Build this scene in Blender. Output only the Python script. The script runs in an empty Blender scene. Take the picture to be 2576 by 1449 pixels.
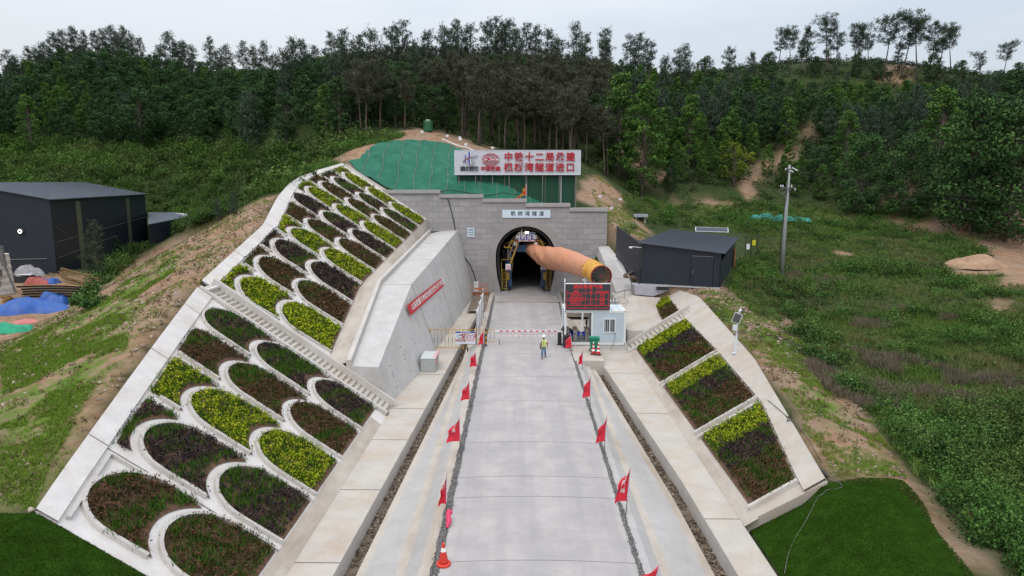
import bpy, math, random
import numpy as np
from mathutils import Vector, Matrix
from mathutils.geometry import tessellate_polygon

random.seed(7)
RNG = np.random.default_rng(11)
SC = bpy.context.scene
COL = SC.collection
R = math.radians

# ------------------------------------------------------------------ camera
F, CX, CY, H = 1717.0, 1288.0, 724.5, 13.1     # focal length and centre in a 2576 x 1449 frame, camera height in metres
PITCH = math.atan((724.5 - 458.0) / F)
YAW = math.atan(17.0 / F)
cam_d = bpy.data.cameras.new('camera'); cam = bpy.data.objects.new('camera', cam_d); COL.objects.link(cam)
cam.location = (0, 0, H); cam.rotation_euler = (R(90) - PITCH, 0, YAW)
cam_d.sensor_width = 36.0; cam_d.lens = 36.0 * F / 2576.0
cam_d.clip_start = 0.1; cam_d.clip_end = 3000
SC.camera = cam

# ------------------------------------------------------------------ overcast daylight
SUN_EL, SUN_AZ = 58.0, 200.0                    # azimuth measured clockwise from +Y
w = bpy.data.worlds.new('World'); SC.world = w; w.use_nodes = True
nt = w.node_tree; nt.nodes.clear()
def _n(t, **k):
    n = nt.nodes.new(t)
    for a, b in k.items(): setattr(n, a, b)
    return n
out = _n('ShaderNodeOutputWorld'); add = _n('ShaderNodeAddShader')
sky = _n('ShaderNodeTexSky', sky_type='NISHITA', sun_disc=False)
sky.sun_elevation = R(SUN_EL); sky.sun_rotation = R(SUN_AZ); sky.air_density = 1.0; sky.dust_density = 4.0
bg1 = _n('ShaderNodeBackground'); bg1.inputs['Strength'].default_value = 0.05
nt.links.new(sky.outputs[0], bg1.inputs['Color'])
tc = _n('ShaderNodeTexCoord'); sep = _n('ShaderNodeSeparateXYZ'); nt.links.new(tc.outputs['Generated'], sep.inputs[0])
mp = _n('ShaderNodeMapping'); mp.inputs['Scale'].default_value = (1.1, 1.1, 4.2); mp.inputs['Location'].default_value = (0.35, 0.1, 0.2)
nt.links.new(tc.outputs['Generated'], mp.inputs[0])
noi = _n('ShaderNodeTexNoise'); noi.inputs['Scale'].default_value = 1.5; noi.inputs['Detail'].default_value = 4.0; noi.inputs['Roughness'].default_value = 0.5
nt.links.new(mp.outputs[0], noi.inputs['Vector'])
cr = _n('ShaderNodeValToRGB')                    # cloud layer: thin grey patches in a bright veil
cr.color_ramp.elements[0].position = 0.34; cr.color_ramp.elements[0].color = (0.64, 0.69, 0.75, 1)
cr.color_ramp.elements[1].position = 0.56; cr.color_ramp.elements[1].color = (0.83, 0.84, 0.855, 1)
nt.links.new(noi.outputs['Fac'], cr.inputs[0])
mr = _n('ShaderNodeMapRange'); mr.inputs['From Min'].default_value = 0.16; mr.inputs['From Max'].default_value = 1.0
mr.inputs['To Min'].default_value = 0.80; mr.inputs['To Max'].default_value = 1.9      # overcast sky: brighter overhead
nt.links.new(sep.outputs['Z'], mr.inputs['Value'])
bg2 = _n('ShaderNodeBackground'); nt.links.new(cr.outputs[0], bg2.inputs['Color']); nt.links.new(mr.outputs[0], bg2.inputs['Strength'])
nt.links.new(bg1.outputs[0], add.inputs[0]); nt.links.new(bg2.outputs[0], add.inputs[1]); nt.links.new(add.outputs[0], out.inputs[0])
sd = bpy.data.lights.new('sun', 'SUN'); sun = bpy.data.objects.new('sun', sd); COL.objects.link(sun)
sd.energy = 0.8; sd.angle = R(18); sd.color = (1.0, 0.97, 0.93)
_el, _az = R(SUN_EL), R(SUN_AZ)
_dir = Vector((math.sin(_az) * math.cos(_el), math.cos(_az) * math.cos(_el), math.sin(_el)))
sun.rotation_euler = _dir.to_track_quat('Z', 'Y').to_euler(); sun.location = (0, -40, 80)
SC.view_settings.view_transform = 'Standard'; SC.view_settings.look = 'None'
SC.view_settings.exposure = 0.0; SC.view_settings.gamma = 1.0
SC.cycles.max_bounces = 5; SC.cycles.diffuse_bounces = 3; SC.cycles.glossy_bounces = 2; SC.cycles.transmission_bounces = 3
SC.cycles.transparent_max_bounces = 6

# ------------------------------------------------------------------ measuring helpers (metres in the real place)
def ray(px, py):
    c0, c2 = (px - CX) / F, -(py - CY) / F
    y = math.cos(PITCH) + c2 * math.sin(PITCH); z = -math.sin(PITCH) + c2 * math.cos(PITCH)
    return np.array([c0 * math.cos(YAW) - y * math.sin(YAW), c0 * math.sin(YAW) + y * math.cos(YAW), z])
O = np.array([0, 0, H])
def atY(px, py, Y): r = ray(px, py); return O + r * (Y / r[1])
def atz(px, py, z): r = ray(px, py); return O + r * ((z - H) / r[2])
def onplane(px, py, p0, n): r = ray(px, py); return O + r * (np.dot(np.array(p0) - O, n) / np.dot(r, n))
def project(P):
    P = np.asarray(P, float).reshape(-1, 3) - O
    x = P[:, 0] * math.cos(YAW) + P[:, 1] * math.sin(YAW); y = -P[:, 0] * math.sin(YAW) + P[:, 1] * math.cos(YAW)
    d = y * math.cos(PITCH) - P[:, 2] * math.sin(PITCH); u = y * math.sin(PITCH) + P[:, 2] * math.cos(PITCH)
    d = np.where(d > 0.1, d, 0.1)
    return np.stack([CX + F * x / d, CY - F * u / d], 1)

# ------------------------------------------------------------------ tagging
def tag(o, label=None, cat=None, group=None, kind=None):
    if label: o['label'] = label
    if cat: o['category'] = cat
    if group: o['group'] = group
    if kind: o['kind'] = kind
    return o
def thing(name, loc, label, cat, group=None, rz=0.0):
    o = bpy.data.objects.new(name, None); COL.objects.link(o)
    o.location = loc; o.rotation_euler = (0, 0, rz); o.empty_display_size = 0.3
    return tag(o, label, cat, group)
def copy_tree(o, parent=None):
    c = o.copy(); COL.objects.link(c)
    if parent is not None: c.parent = parent
    for ch in o.children: copy_tree(ch, c)
    return c

# ------------------------------------------------------------------ mesh builder
class MB:
    def __init__(self): self.v = []; self.f = []
    def add(self, vs, fs, M=None):
        k = len(self.v)
        for p in vs:
            p = Vector(p)
            self.v.append(tuple(M @ p) if M is not None else tuple(p))
        for f in fs: self.f.append(tuple(i + k for i in f))
        return self
    def box(self, c, s, rz=0.0, M=None):
        x, y, z = s[0] / 2, s[1] / 2, s[2] / 2
        vs = [(-x, -y, -z), (x, -y, -z), (x, y, -z), (-x, y, -z), (-x, -y, z), (x, -y, z), (x, y, z), (-x, y, z)]
        T = Matrix.Translation(Vector(c)) @ Matrix.Rotation(rz, 4, 'Z')
        if M is not None: T = M @ T
        return self.add(vs, [(0, 3, 2, 1), (4, 5, 6, 7), (0, 1, 5, 4), (1, 2, 6, 5), (2, 3, 7, 6), (3, 0, 4, 7)], T)
    def bar(self, a, b, wd, ht=None, up=(0, 0, 1)):
        a, b = Vector(a), Vector(b); d = (b - a)
        L = d.length
        if L < 1e-6: return self
        d /= L; u = Vector(up)
        if abs(d.dot(u)) > 0.97: u = Vector((0, 1, 0))
        s = d.cross(u).normalized(); t = s.cross(d).normalized()
        h = ht if ht else wd
        vs = []
        for p in (a, b):
            for i, j in ((-1, -1), (1, -1), (1, 1), (-1, 1)): vs.append(p + s * (i * wd / 2) + t * (j * h / 2))
        return self.add(vs, [(0, 1, 2, 3), (7, 6, 5, 4), (0, 4, 5, 1), (1, 5, 6, 2), (2, 6, 7, 3), (3, 7, 4, 0)])
    def tube(self, path, r, n=8, caps=True):
        P = [Vector(p) for p in path]; m = len(P)
        rr = r if hasattr(r, '__len__') else [r] * m
        k = len(self.v); ref = None
        for i, p in enumerate(P):
            d = (P[min(i + 1, m - 1)] - P[max(i - 1, 0)])
            d = d.normalized() if d.length > 1e-9 else Vector((0, 0, 1))
            if ref is None: ref = Vector((0, 0, 1)) if abs(d.z) < 0.9 else Vector((1, 0, 0))
            s = d.cross(ref)
            if s.length < 1e-4: s = d.cross(Vector((0, 1, 0.1)))
            s.normalize(); t = s.cross(d).normalized(); ref = t
            for j in range(n):
                a = 2 * math.pi * j / n
                self.v.append(tuple(p + s * (math.cos(a) * rr[i]) + t * (math.sin(a) * rr[i])))
        for i in range(m - 1):
            for j in range(n):
                a = k + i * n + j; b = k + i * n + (j + 1) % n
                self.f.append((a, b, b + n, a + n))
        if caps:
            self.f.append(tuple(k + j for j in reversed(range(n)))); self.f.append(tuple(k + (m - 1) * n + j for j in range(n)))
        return self
    def lathe(self, prof, n=16, M=None):
        vs = []; fs = []
        for (r, z) in prof:
            for j in range(n):
                a = 2 * math.pi * j / n; vs.append((r * math.cos(a), r * math.sin(a), z))
        for i in range(len(prof) - 1):
            for j in range(n):
                a = i * n + j; b = i * n + (j + 1) % n; fs.append((a, b, b + n, a + n))
        fs.append(tuple(reversed(range(n)))); fs.append(tuple((len(prof) - 1) * n + j for j in range(n)))
        return self.add(vs, fs, M)
    def prism(self, pts, d0, d1, M=None, hole=None):
        """polygon in the local XZ plane extruded along Y from d0 to d1"""
        loops = [pts] + ([hole] if hole else [])
        tri = tessellate_polygon([[Vector((p[0], p[1], 0)) for p in lp] for lp in loops])
        flat = [p for lp in loops for p in lp]; n = len(flat)
        vs = [(p[0], d0, p[1]) for p in flat] + [(p[0], d1, p[1]) for p in flat]
        fs = [tuple(t) for t in tri] + [tuple(i + n for i in reversed(t)) for t in tri]
        k = 0
        for lp in loops:
            m = len(lp)
            for i in range(m): fs.append((k + i, k + (i + 1) % m, k + (i + 1) % m + n, k + i + n))
            k += m
        return self.add(vs, fs, M)
    def grid(self, G):
        k = len(self.v); a = len(G); b = len(G[0])
        for row in G:
            for p in row: self.v.append(tuple(p))
        for i in range(a - 1):
            for j in range(b - 1): self.f.append((k + i * b + j, k + i * b + j + 1, k + (i + 1) * b + j + 1, k + (i + 1) * b + j))
        return self
    def build(self, name, mat, parent=None, smooth=False, loc=None, bevel=0.0):
        me = bpy.data.meshes.new(name); me.from_pydata(self.v, [], self.f)
        import bmesh
        bm = bmesh.new(); bm.from_mesh(me); bmesh.ops.recalc_face_normals(bm, faces=bm.faces)
        if bevel: bmesh.ops.bevel(bm, geom=[e for e in bm.edges if len(e.link_faces) == 2 and e.calc_face_angle(0) > 0.6], offset=bevel, segments=2, affect='EDGES', clamp_overlap=True)
        bm.to_mesh(me); bm.free()
        if smooth: me.shade_smooth()
        me.materials.append(mat); me.update()
        o = bpy.data.objects.new(name, me); COL.objects.link(o)
        if parent is not None: o.parent = parent
        if loc is not None: o.location = loc
        return o
def fast_mesh(name, V, Fq, mat, parent=None, tint=None, smooth=False, extra=None):
    """numpy mesh: V (n,3), Fq (m,k) faces with the same corner count"""
    V = np.ascontiguousarray(V, np.float32); Fq = np.ascontiguousarray(Fq, np.int32); m, k = Fq.shape
    me = bpy.data.meshes.new(name)
    me.vertices.add(len(V)); me.vertices.foreach_set('co', V.ravel())
    me.loops.add(m * k); me.loops.foreach_set('vertex_index', Fq.ravel())
    me.polygons.add(m); me.polygons.foreach_set('loop_start', np.arange(0, m * k, k, dtype=np.int32))
    if smooth: me.polygons.foreach_set('use_smooth', np.ones(m, dtype=bool))
    if tint is not None:
        at = me.attributes.new('tint', 'FLOAT', 'FACE'); at.data.foreach_set('value', np.ascontiguousarray(tint, np.float32))
    for nm, val in (extra or {}).items():
        at = me.attributes.new(nm, 'FLOAT', 'POINT'); at.data.foreach_set('value', np.ascontiguousarray(val, np.float32))
    me.update(calc_edges=True); me.validate()
    me.materials.append(mat)
    o = bpy.data.objects.new(name, me); COL.objects.link(o)
    if parent is not None: o.parent = parent
    return o
def unit(a): return a / np.maximum(np.linalg.norm(a, axis=-1, keepdims=True), 1e-9)
def leaves(C, L, W, up=0.3, D=None, rng=RNG):
    """rhombic leaves: centres C, length L, width W; D is the leaf axis when given. Returns V, F"""
    n = len(C); L = np.broadcast_to(np.asarray(L, float), (n,)); W = np.broadcast_to(np.asarray(W, float), (n,))
    if D is None:
        D = rng.normal(size=(n, 3)); D[:, 2] += up
    D = unit(D); S = unit(np.cross(D, rng.normal(size=(n, 3))))
    V = np.stack([C - D * L[:, None] / 2, C + S * W[:, None] / 2 - D * L[:, None] * .06, C + D * L[:, None] / 2, C - S * W[:, None] / 2 - D * L[:, None] * .06], 1).reshape(-1, 3)
    return V, np.arange(4 * n).reshape(n, 4)

# ------------------------------------------------------------------ materials
MATS = {}
def nodes_of(name):
    m = bpy.data.materials.new(name); m.use_nodes = True
    t = m.node_tree; b = t.nodes['Principled BSDF']
    return m, t, b
def nn(t, ty, **k):
    n = t.nodes.new(ty)
    for a, v in k.items():
        if a.startswith('i_'): n.inputs[a[2:].replace('_', ' ')].default_value = v
        else: setattr(n, a, v)
    return n
def rgba(c): return (c[0], c[1], c[2], 1.0)
def noise(t, vec, scale, detail=4.0, rough=0.55):
    n = nn(t, 'ShaderNodeTexNoise'); n.inputs['Scale'].default_value = scale; n.inputs['Detail'].default_value = detail; n.inputs['Roughness'].default_value = rough
    t.links.new(vec, n.inputs['Vector']); return n.outputs['Fac']
def ramp(t, fac, stops):
    r = nn(t, 'ShaderNodeValToRGB'); e = r.color_ramp.elements
    while len(e) < len(stops): e.new(0.5)
    for i, (p, c) in enumerate(stops): e[i].position = p; e[i].color = rgba(c) if hasattr(c, '__len__') else (c, c, c, 1)
    t.links.new(fac, r.inputs[0]); return r.outputs[0]
def mixc(t, fac, a, b, mode='MIX'):
    m = nn(t, 'ShaderNodeMix', data_type='RGBA', blend_type=mode)
    for sock, v in ((m.inputs[0], fac), (m.inputs[6], a), (m.inputs[7], b)):
        if isinstance(v, (int, float)): sock.default_value = v
        elif isinstance(v, tuple): sock.default_value = rgba(v)
        else: t.links.new(v, sock)
    return m.outputs[2]
def bump(t, b, h, strength=0.3, dist=0.02):
    n = nn(t, 'ShaderNodeBump'); n.inputs['Strength'].default_value = strength; n.inputs['Distance'].default_value = dist
    t.links.new(h, n.inputs['Height']); t.links.new(n.outputs[0], b.inputs['Normal'])
def pos(t, scale=(1, 1, 1), world=True):
    if world: g = nn(t, 'ShaderNodeNewGeometry').outputs['Position']
    else: g = nn(t, 'ShaderNodeTexCoord').outputs['Object']
    m = nn(t, 'ShaderNodeMapping'); m.inputs['Scale'].default_value = scale; t.links.new(g, m.inputs[0]); return m.outputs[0]
def mat(name, c, rough=0.6, var=0.12, scale=3.0, metal=0.0, bumps=0.0, spec=0.4, dirt=None, dirt_scale=0.6, dirt_amt=0.5, world=True, stretch=(1, 1, 1)):
    """plain surface with uneven tone, fine bump and optional dirt patches"""
    if name in MATS: return MATS[name]
    m, t, b = nodes_of(name); p = pos(t, stretch, world)
    hi = tuple(min(1, x * (1 + var)) for x in c); lo = tuple(x * (1 - var) for x in c)
    colr = ramp(t, noise(t, p, scale, 5.0), [(0.3, lo), (0.7, hi)])
    if dirt:
        f = ramp(t, noise(t, p, dirt_scale, 6.0, 0.62), [(0.47, 0.0), (0.68, dirt_amt)])
        colr = mixc(t, f, colr, tuple(dirt))
    t.links.new(colr, b.inputs['Base Color'])
    b.inputs['Roughness'].default_value = rough; b.inputs['Metallic'].default_value = metal
    b.inputs['Specular IOR Level'].default_value = spec
    if bumps: bump(t, b, noise(t, p, scale * 6, 4.0), bumps)
    MATS[name] = m; return m
def leafmat(name, stops, rough=0.75, spec=0.07, patch=None, patch_scale=0.35):
    """foliage: colour by the face attribute 'tint'; optional clump-wise second ramp"""
    if name in MATS: return MATS[name]
    m, t, b = nodes_of(name)
    a = nn(t, 'ShaderNodeAttribute', attribute_name='tint', attribute_type='GEOMETRY')
    colr = ramp(t, a.outputs['Fac'], stops)
    if patch:
        f = ramp(t, noise(t, pos(t), patch_scale, 3.0), [(0.42, 0.0), (0.62, 1.0)])
        colr = mixc(t, f, colr, ramp(t, a.outputs['Fac'], patch))
    t.links.new(colr, b.inputs['Base Color'])
    b.inputs['Roughness'].default_value = rough; b.inputs['Specular IOR Level'].default_value = spec
    MATS[name] = m; return m
def emit(name, c, strength):
    if name in MATS: return MATS[name]
    m, t, b = nodes_of(name); b.inputs['Base Color'].default_value = rgba((c[0]*.3, c[1]*.3, c[2]*.3))
    b.inputs['Emission Color'].default_value = rgba(c); b.inputs['Emission Strength'].default_value = strength
    MATS[name] = m; return m

# ------------------------------------------------------------------ lettering
def lettering(name, s, size, mat_, parent=None, M=None, depth=0.02, bold=0.0, spacing=1.0, align='CENTER', sx=1.0):
    """raised letters in the local XZ plane (facing -Y), centred on the local origin, placed by matrix M"""
    c = bpy.data.curves.new(name, 'FONT'); c.body = s; c.size = size; c.extrude = depth / 2; c.offset = bold * size
    c.align_x = align; c.align_y = 'CENTER'; c.space_character = spacing; c.resolution_u = 2
    tmp = bpy.data.objects.new(name, c); COL.objects.link(tmp)
    me = bpy.data.meshes.new_from_object(tmp.evaluated_get(bpy.context.evaluated_depsgraph_get()))
    bpy.data.objects.remove(tmp); bpy.data.curves.remove(c)
    T = Matrix.Rotation(R(90), 4, 'X') @ Matrix.Diagonal((sx, 1, 1, 1))
    me.transform((M @ T) if M is not None else T); me.name = name
    me.materials.clear(); me.materials.append(mat_)
    o = bpy.data.objects.new(name, me); COL.objects.link(o)
    if parent is not None: o.parent = parent
    return o
def T3(x, y, z): return Matrix.Translation((x, y, z))
def face_matrix(p, xdir, zdir):
    x = Vector(xdir).normalized(); z = Vector(zdir); z = (z - x * z.dot(x)).normalized(); y = z.cross(x)
    return Matrix(((x.x, y.x, z.x, p[0]), (x.y, y.y, z.y, p[1]), (x.z, y.z, z.z, p[2]), (0, 0, 0, 1)))
# ------------------------------------------------------------------ shape of the cutting
K = 1.55; HK = math.hypot(1, K)                  # side slopes 1 : 1.55
def low(Y, s, h=0.0):                            # left slope below the stairs: s metres up the slope, h above it
    Y = Y + s * 0.006 * max(0.0, Y - 20)
    return (-8.45 + .0211 * Y - K / HK * s + h / HK, Y, -.3 + s / HK + h * K / HK)
UY, UX, UZ = [39.0, 41.5, 53, 81.5], [-11.72, -11.85, -12.45, -10.85], [1.75, 2.35, 5.1, 8.88]
def upp(Y, s, h=0.0):                            # left slope beyond the stairs
    return (float(np.interp(Y, UY, UX)) - K / HK * s + h / HK, Y, float(np.interp(Y, UY, UZ)) + s / HK + h * K / HK)
KR = 1.6; HR = math.hypot(1, KR)
def rgt(Y, s, h=0.0):                            # right slope
    return (9.07 - .0061 * Y + KR / HR * s - h / HR, Y, -.3 + s / HR + h * KR / HR)
LOW_OUT = lambda Y: 7.22 + .319 * (Y - 18.6)     # top edge of the coping
LOW_IN = lambda Y: 6.55 + .302 * (Y - 19.2)
UPP_OUT = lambda Y: float(np.interp(Y, [40, 48.8, 52.8, 59.7, 64.5, 68.4, 73, 81], [9.0, 8.84, 8.75, 10.66, 11.6, 11.95, 12.0, 11.8]))
UPP_IN = lambda Y: float(np.interp(Y, [40, 50.3, 53.9, 57.75, 61.5, 65.5, 69.7, 74, 81], [8.1, 7.85, 7.9, 8.95, 10.0, 10.95, 11.28, 11.38, 11.3]))
R_OUT = lambda Y: float(np.interp(Y, [25.1, 32.85, 38.9, 55.9, 62, 66], [3.6, 4.9, 5.9, 7.4, 6.8, 6.4]))
R_IN = lambda Y: float(np.interp(Y, [25.1, 26.1, 33.5, 42.4, 52.1, 54.6, 62.7], [2.65, 2.8, 4.2, 4.75, 5.15, 5.3, 5.87]))
def crestL(Y):
    if Y < 18.6: p = low(Y, 7.22); return p[0], p[2]
    if Y < 39.5: p = low(Y, LOW_OUT(Y)); return p[0], p[2]
    p = upp(min(Y, 81.4), UPP_OUT(min(Y, 81))); return p[0], p[2]
def crestR(Y):
    p = rgt(Y, R_OUT(max(25.1, min(Y, 64)))); return p[0], p[2]
bermL = lambda Y: -6.34 + .0458 * (Y - 22.6)     # ditch edge of the berm
toeL = lambda Y: np.minimum(-5.72 + .0459 * (Y - 22.2), -4.05)
bermR = lambda Y: 7.42 - .0577 * (Y - 29.1) if Y > 29.1 else 7.42 - .022 * (Y - 29.1)
toeR = lambda Y: max(6.82 - .0525 * (Y - 27.5) if Y > 27.5 else 6.82 - .02 * (Y - 27.5), 5.3)
WALL_B = lambda Y: (float(np.interp(Y, [39.9, 47.25, 81.2], [-7.85, -6.95, -5.3])), Y, -.3)
WALL_T = lambda Y: (float(np.interp(Y, [39.9, 53.5, 81.2], [-8.45, -8.51, -7.25])), Y, float(np.interp(Y, [39.9, 53.5, 81.2], [2.06, 5.09, 7.47])))
CURB_I = lambda Y: (float(np.interp(Y, [39.9, 53.5, 81.2], [-10.1, -10.92, -10.3])), Y, float(np.interp(Y, [39.9, 53.5, 81.2], [2.12, 5.02, 7.27])))

# ------------------------------------------------------------------ terrain: thin plate through surveyed points
CP = []
def cp(x, y, z): CP.append((x, y, z))
def cpx(px, py, Y): CP.append(tuple(atY(px, py, Y)))
for Y in (0, 10, 18, 24, 30, 36, 42, 48, 54, 60, 66, 72, 80): x, z = crestL(Y); cp(x - .3, Y, z - .12)
for Y in (0, 12, 22, 30, 38, 46, 54, 62): x, z = crestR(Y); cp(x + .3, Y, z - .12)
# left bank falling to the yard
for x, y, z in [(-20, 0, 3), (-34, 0, 1.2), (-60, 0, .3), (-18, 19, 3.5), (-22, 24, 3.3), (-30, 24, 1.4), (-25, 33, 3.9), (-33, 33, 1.3), (-26, 42, 4.7), (-33, 42, 2.3), (-38, 44, .9),
                (-29, 51, 5.8), (-36, 51, 2.4), (-40, 53, .5), (-28, 60, 8.6), (-34, 60, 5.4), (-40, 61, 1.8), (-43, 62, .4), (-28, 68, 10.0), (-34, 68, 6.6), (-41, 69, 3.6), (-46, 71, .4),
                (-27, 76, 12), (-33, 76, 8.2), (-42, 78, 3.2), (-50, 80, .4), (-45, 88, 1.6), (-35, 88, 7.6), (-27, 88, 13.6), (-60, 60, .3), (-60, 78, .3), (-60, 88, .3), (-80, 60, .3), (-80, 90, .3), (-100, 80, .3),
                (-60, 102, .8), (-52, 100, 1.4), (-44, 104, 3.0), (-36, 104, 7.0), (-50, 118, 2.2), (-40, 118, 5.5), (-66, 120, 1.5), (-66, 134, 3.0), (-90, 130, 2), (-100, 110, .8), (-130, 100, 2), (-120, 60, .5), (-110, 20, .5), (-62, 36, .3), (-45, 25, .5)]: cp(x, y, z)
# scrub and forest hill on the left
for p in [(60, 440, 150), (200, 440, 148), (330, 450, 150), (0, 390, 162), (150, 385, 166), (300, 375, 168), (430, 455, 152), (560, 440, 132), (420, 520, 146), (520, 500, 128), (640, 470, 104), (430, 380, 166), (560, 365, 160),
          (700, 380, 112), (720, 350, 128), (820, 370, 103), (850, 345, 116), (930, 352, 103), (1000, 335, 105)]: cpx(*p)
for p in [(0, 225, 205), (150, 185, 215), (280, 170, 222), (430, 205, 215), (520, 195, 212), (690, 230, 205), (850, 180, 198), (1000, 150, 195), (1150, 165, 192), (1260, 150, 190), (1450, 165, 185), (1510, 180, 185), (1600, 195, 185), (1720, 205, 182), (1800, 200, 180)]: cpx(*p)
# knoll with the green net, slope behind the sign
for p in [(1040, 352, 98), (960, 360, 95), (900, 385, 90), (1110, 365, 99), (1180, 368, 103), (1240, 378, 106), (1300, 392, 106), (1060, 330, 106), (1140, 345, 112), (1250, 365, 118), (1380, 385, 112), (1460, 405, 106)]: cpx(*p)
for x, y, z in [(-16, 83, 12.6), (-12, 83, 11.7), (-8, 83, 11.2), (-4, 83, 10.8), (0, 83, 10.3), (4, 83, 9.6), (9, 83, 8.8), (-12, 88, 14.8), (-6, 88, 13.8), (0, 88, 12.6), (5, 88, 10.6), (-8, 84.6, 13.35), (-5, 84.6, 13.35), (-2.95, 84.6, 13.15), (-.93, 84.6, 12.5), (1.1, 84.6, 11.3), (3.1, 84.6, 10.5), (-6, 94, 16.4), (2, 94, 12.8), (-16, 88, 15.6), (10, 90, 10.6), (10, 97, 12.6), (4, 101, 15.0), (-22, 88, 15.6)]: cp(x, y, z)
# right: platform of the dark shed, bank, low ground
for x, y, z in [(11.5, 84, 8.3), (13, 80, 6.6), (16, 92, 7.4), (12, 74, 5.3), (11.6, 68, 4.4), (12, 62.5, 3.95), (15, 62, 3.9), (18, 60, 3.85), (18, 66, 3.95), (22, 68, 4.0), (20, 76, 4.1), (25, 78, 4.0), (18, 80, 4.6),
                (19.5, 58, 3.2), (22.5, 60, 2.1), (25, 66, 2.3), (29, 76, 2.7), (18, 53, 3.2), (20.5, 50, 2.2), (22, 53, 1.3), (17, 45, 2.9), (19, 44, 1.8), (21, 42, .7), (16, 37, 2.4), (18, 35, 1.2), (14.5, 29, 1.9), (17, 29, 1.0), (19, 27, .1),
                (12.5, 20, 1.5), (16, 22, 1.35), (17.6, 22, .9), (20, 20, 0), (15, 8, 1.3), (20, 5, 0), (30, 5, -.3), (60, 0, 0), (26, 24, -.1), (36, 26, 0), (60, 30, .6), (26, 36, .3), (34, 42, .6), (28, 50, 1.0), (42, 52, 1.0), (60, 55, 1.6),
                (32, 64, 1.9), (45, 68, 2.2), (65, 75, 3.0), (33, 76, 2.9), (48, 84, 3.7), (34, 88, 4.3), (26, 92, 5.4), (28, 102, 7.0), (40, 104, 6.6), (56, 98, 5.0), (72, 98, 4.7), (90, 100, 4.6), (85, 70, 2.2), (90, 40, 1.0), (20, 100, 8.6), (120, 60, 2), (120, 100, 6), (130, 20, 1)]: cp(x, y, z)
for p in [(1560, 485, 116), (1700, 510, 118), (1830, 512, 116), (1960, 518, 118), (2100, 528, 116), (2220, 535, 112), (2330, 540, 108), (2450, 535, 106), (2560, 535, 104), (1600, 420, 126), (1750, 430, 130), (1850, 460, 125), (2000, 400, 134), (2150, 440, 128), (2300, 450, 122), (2450, 430, 120), (2560, 430, 118),
          (1700, 330, 150), (1850, 330, 150), (2060, 310, 150), (2250, 320, 146), (2450, 330, 140), (2570, 330, 138), (1960, 190, 172), (2050, 178, 172), (2150, 172, 172), (2250, 172, 172), (2350, 176, 171), (2420, 190, 168), (2500, 205, 164), (2576, 200, 160), (2060, 240, 161), (2300, 240, 158)]: cpx(*p)
# beyond the ridges and out to the edge
for x in (-260, -180, -110, -60, 0, 60, 110, 180, 260): cp(x, 270, 34 - abs(x) * .05); cp(x, 400, 22)
for x, y, z in [(-240, 180, 22), (-200, 220, 38), (-160, 215, 42), (-240, 100, 6), (-240, 20, 1), (130, 170, 34), (200, 180, 28), (150, 130, 14), (240, 90, 8), (240, 0, 2), (-60, -80, 0), (60, -80, 0), (200, -80, 0), (-200, -80, 0), (-60, 620, 15), (200, 620, 15), (-240, 620, 15)]: cp(x, y, z)
CPA = np.array(CP)
def _phi(d2): return .5 * d2 * np.log(d2 + 1e-6)
_n_ = len(CPA); _S = 100.0
_q = CPA[:, :2] / _S
_A = np.zeros((_n_ + 3, _n_ + 3)); _A[:_n_, :_n_] = _phi(((_q[:, None] - _q[None]) ** 2).sum(-1)) + np.eye(_n_) * 2e-4
_A[:_n_, _n_] = 1; _A[:_n_, _n_ + 1:] = _q; _A[_n_:, :_n_] = _A[:_n_, _n_:].T
_wt = np.linalg.solve(_A, np.concatenate([CPA[:, 2], [0, 0, 0]]))
def tps(X, Y):
    P = np.stack([X, Y], 1) / _S; o = np.empty(len(P))
    for i in range(0, len(P), 8000):
        p = P[i:i + 8000]; o[i:i + 8000] = _phi(((p[:, None] - _q[None]) ** 2).sum(-1)) @ _wt[:_n_] + _wt[_n_] + p @ _wt[_n_ + 1:]
    return o
_yy = np.arange(-80, 83, .5)
_cl = np.array([crestL(y) for y in _yy]); _cr = np.array([crestR(y) for y in _yy])
_tl = np.array([upp(y, 0)[0] if y > 39.5 else low(y, 0)[0] for y in _yy]); _tlz = np.array([upp(y, 0)[2] if y > 39.5 else -.3 for y in _yy])
_wt_x = np.array([WALL_T(y)[0] for y in _yy])
def vnoise(X, Y, f, seed=0):
    """cheap smooth value noise, vectorised"""
    x = X * f + 31.7 * seed; y = Y * f - 17.3 * seed; xi = np.floor(x); yi = np.floor(y); u = x - xi; v = y - yi
    u = u * u * (3 - 2 * u); v = v * v * (3 - 2 * v)
    h = lambda a, b: np.modf(np.abs(np.sin(a * 127.1 + b * 311.7 + seed * 7.13) * 43758.5453))[0]
    return (h(xi, yi) * (1 - u) + h(xi + 1, yi) * u) * (1 - v) + (h(xi, yi + 1) * (1 - u) + h(xi + 1, yi + 1) * u) * v
_WB = np.array([(11.0, 55, .9)] + [tuple(atY(*q)) for q in ((1602, 762, 60.3), (1594, 733, 63.5), (1583, 700, 68.5), (1562, 655, 75.5), (1531, 619, 80.9))])
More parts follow.
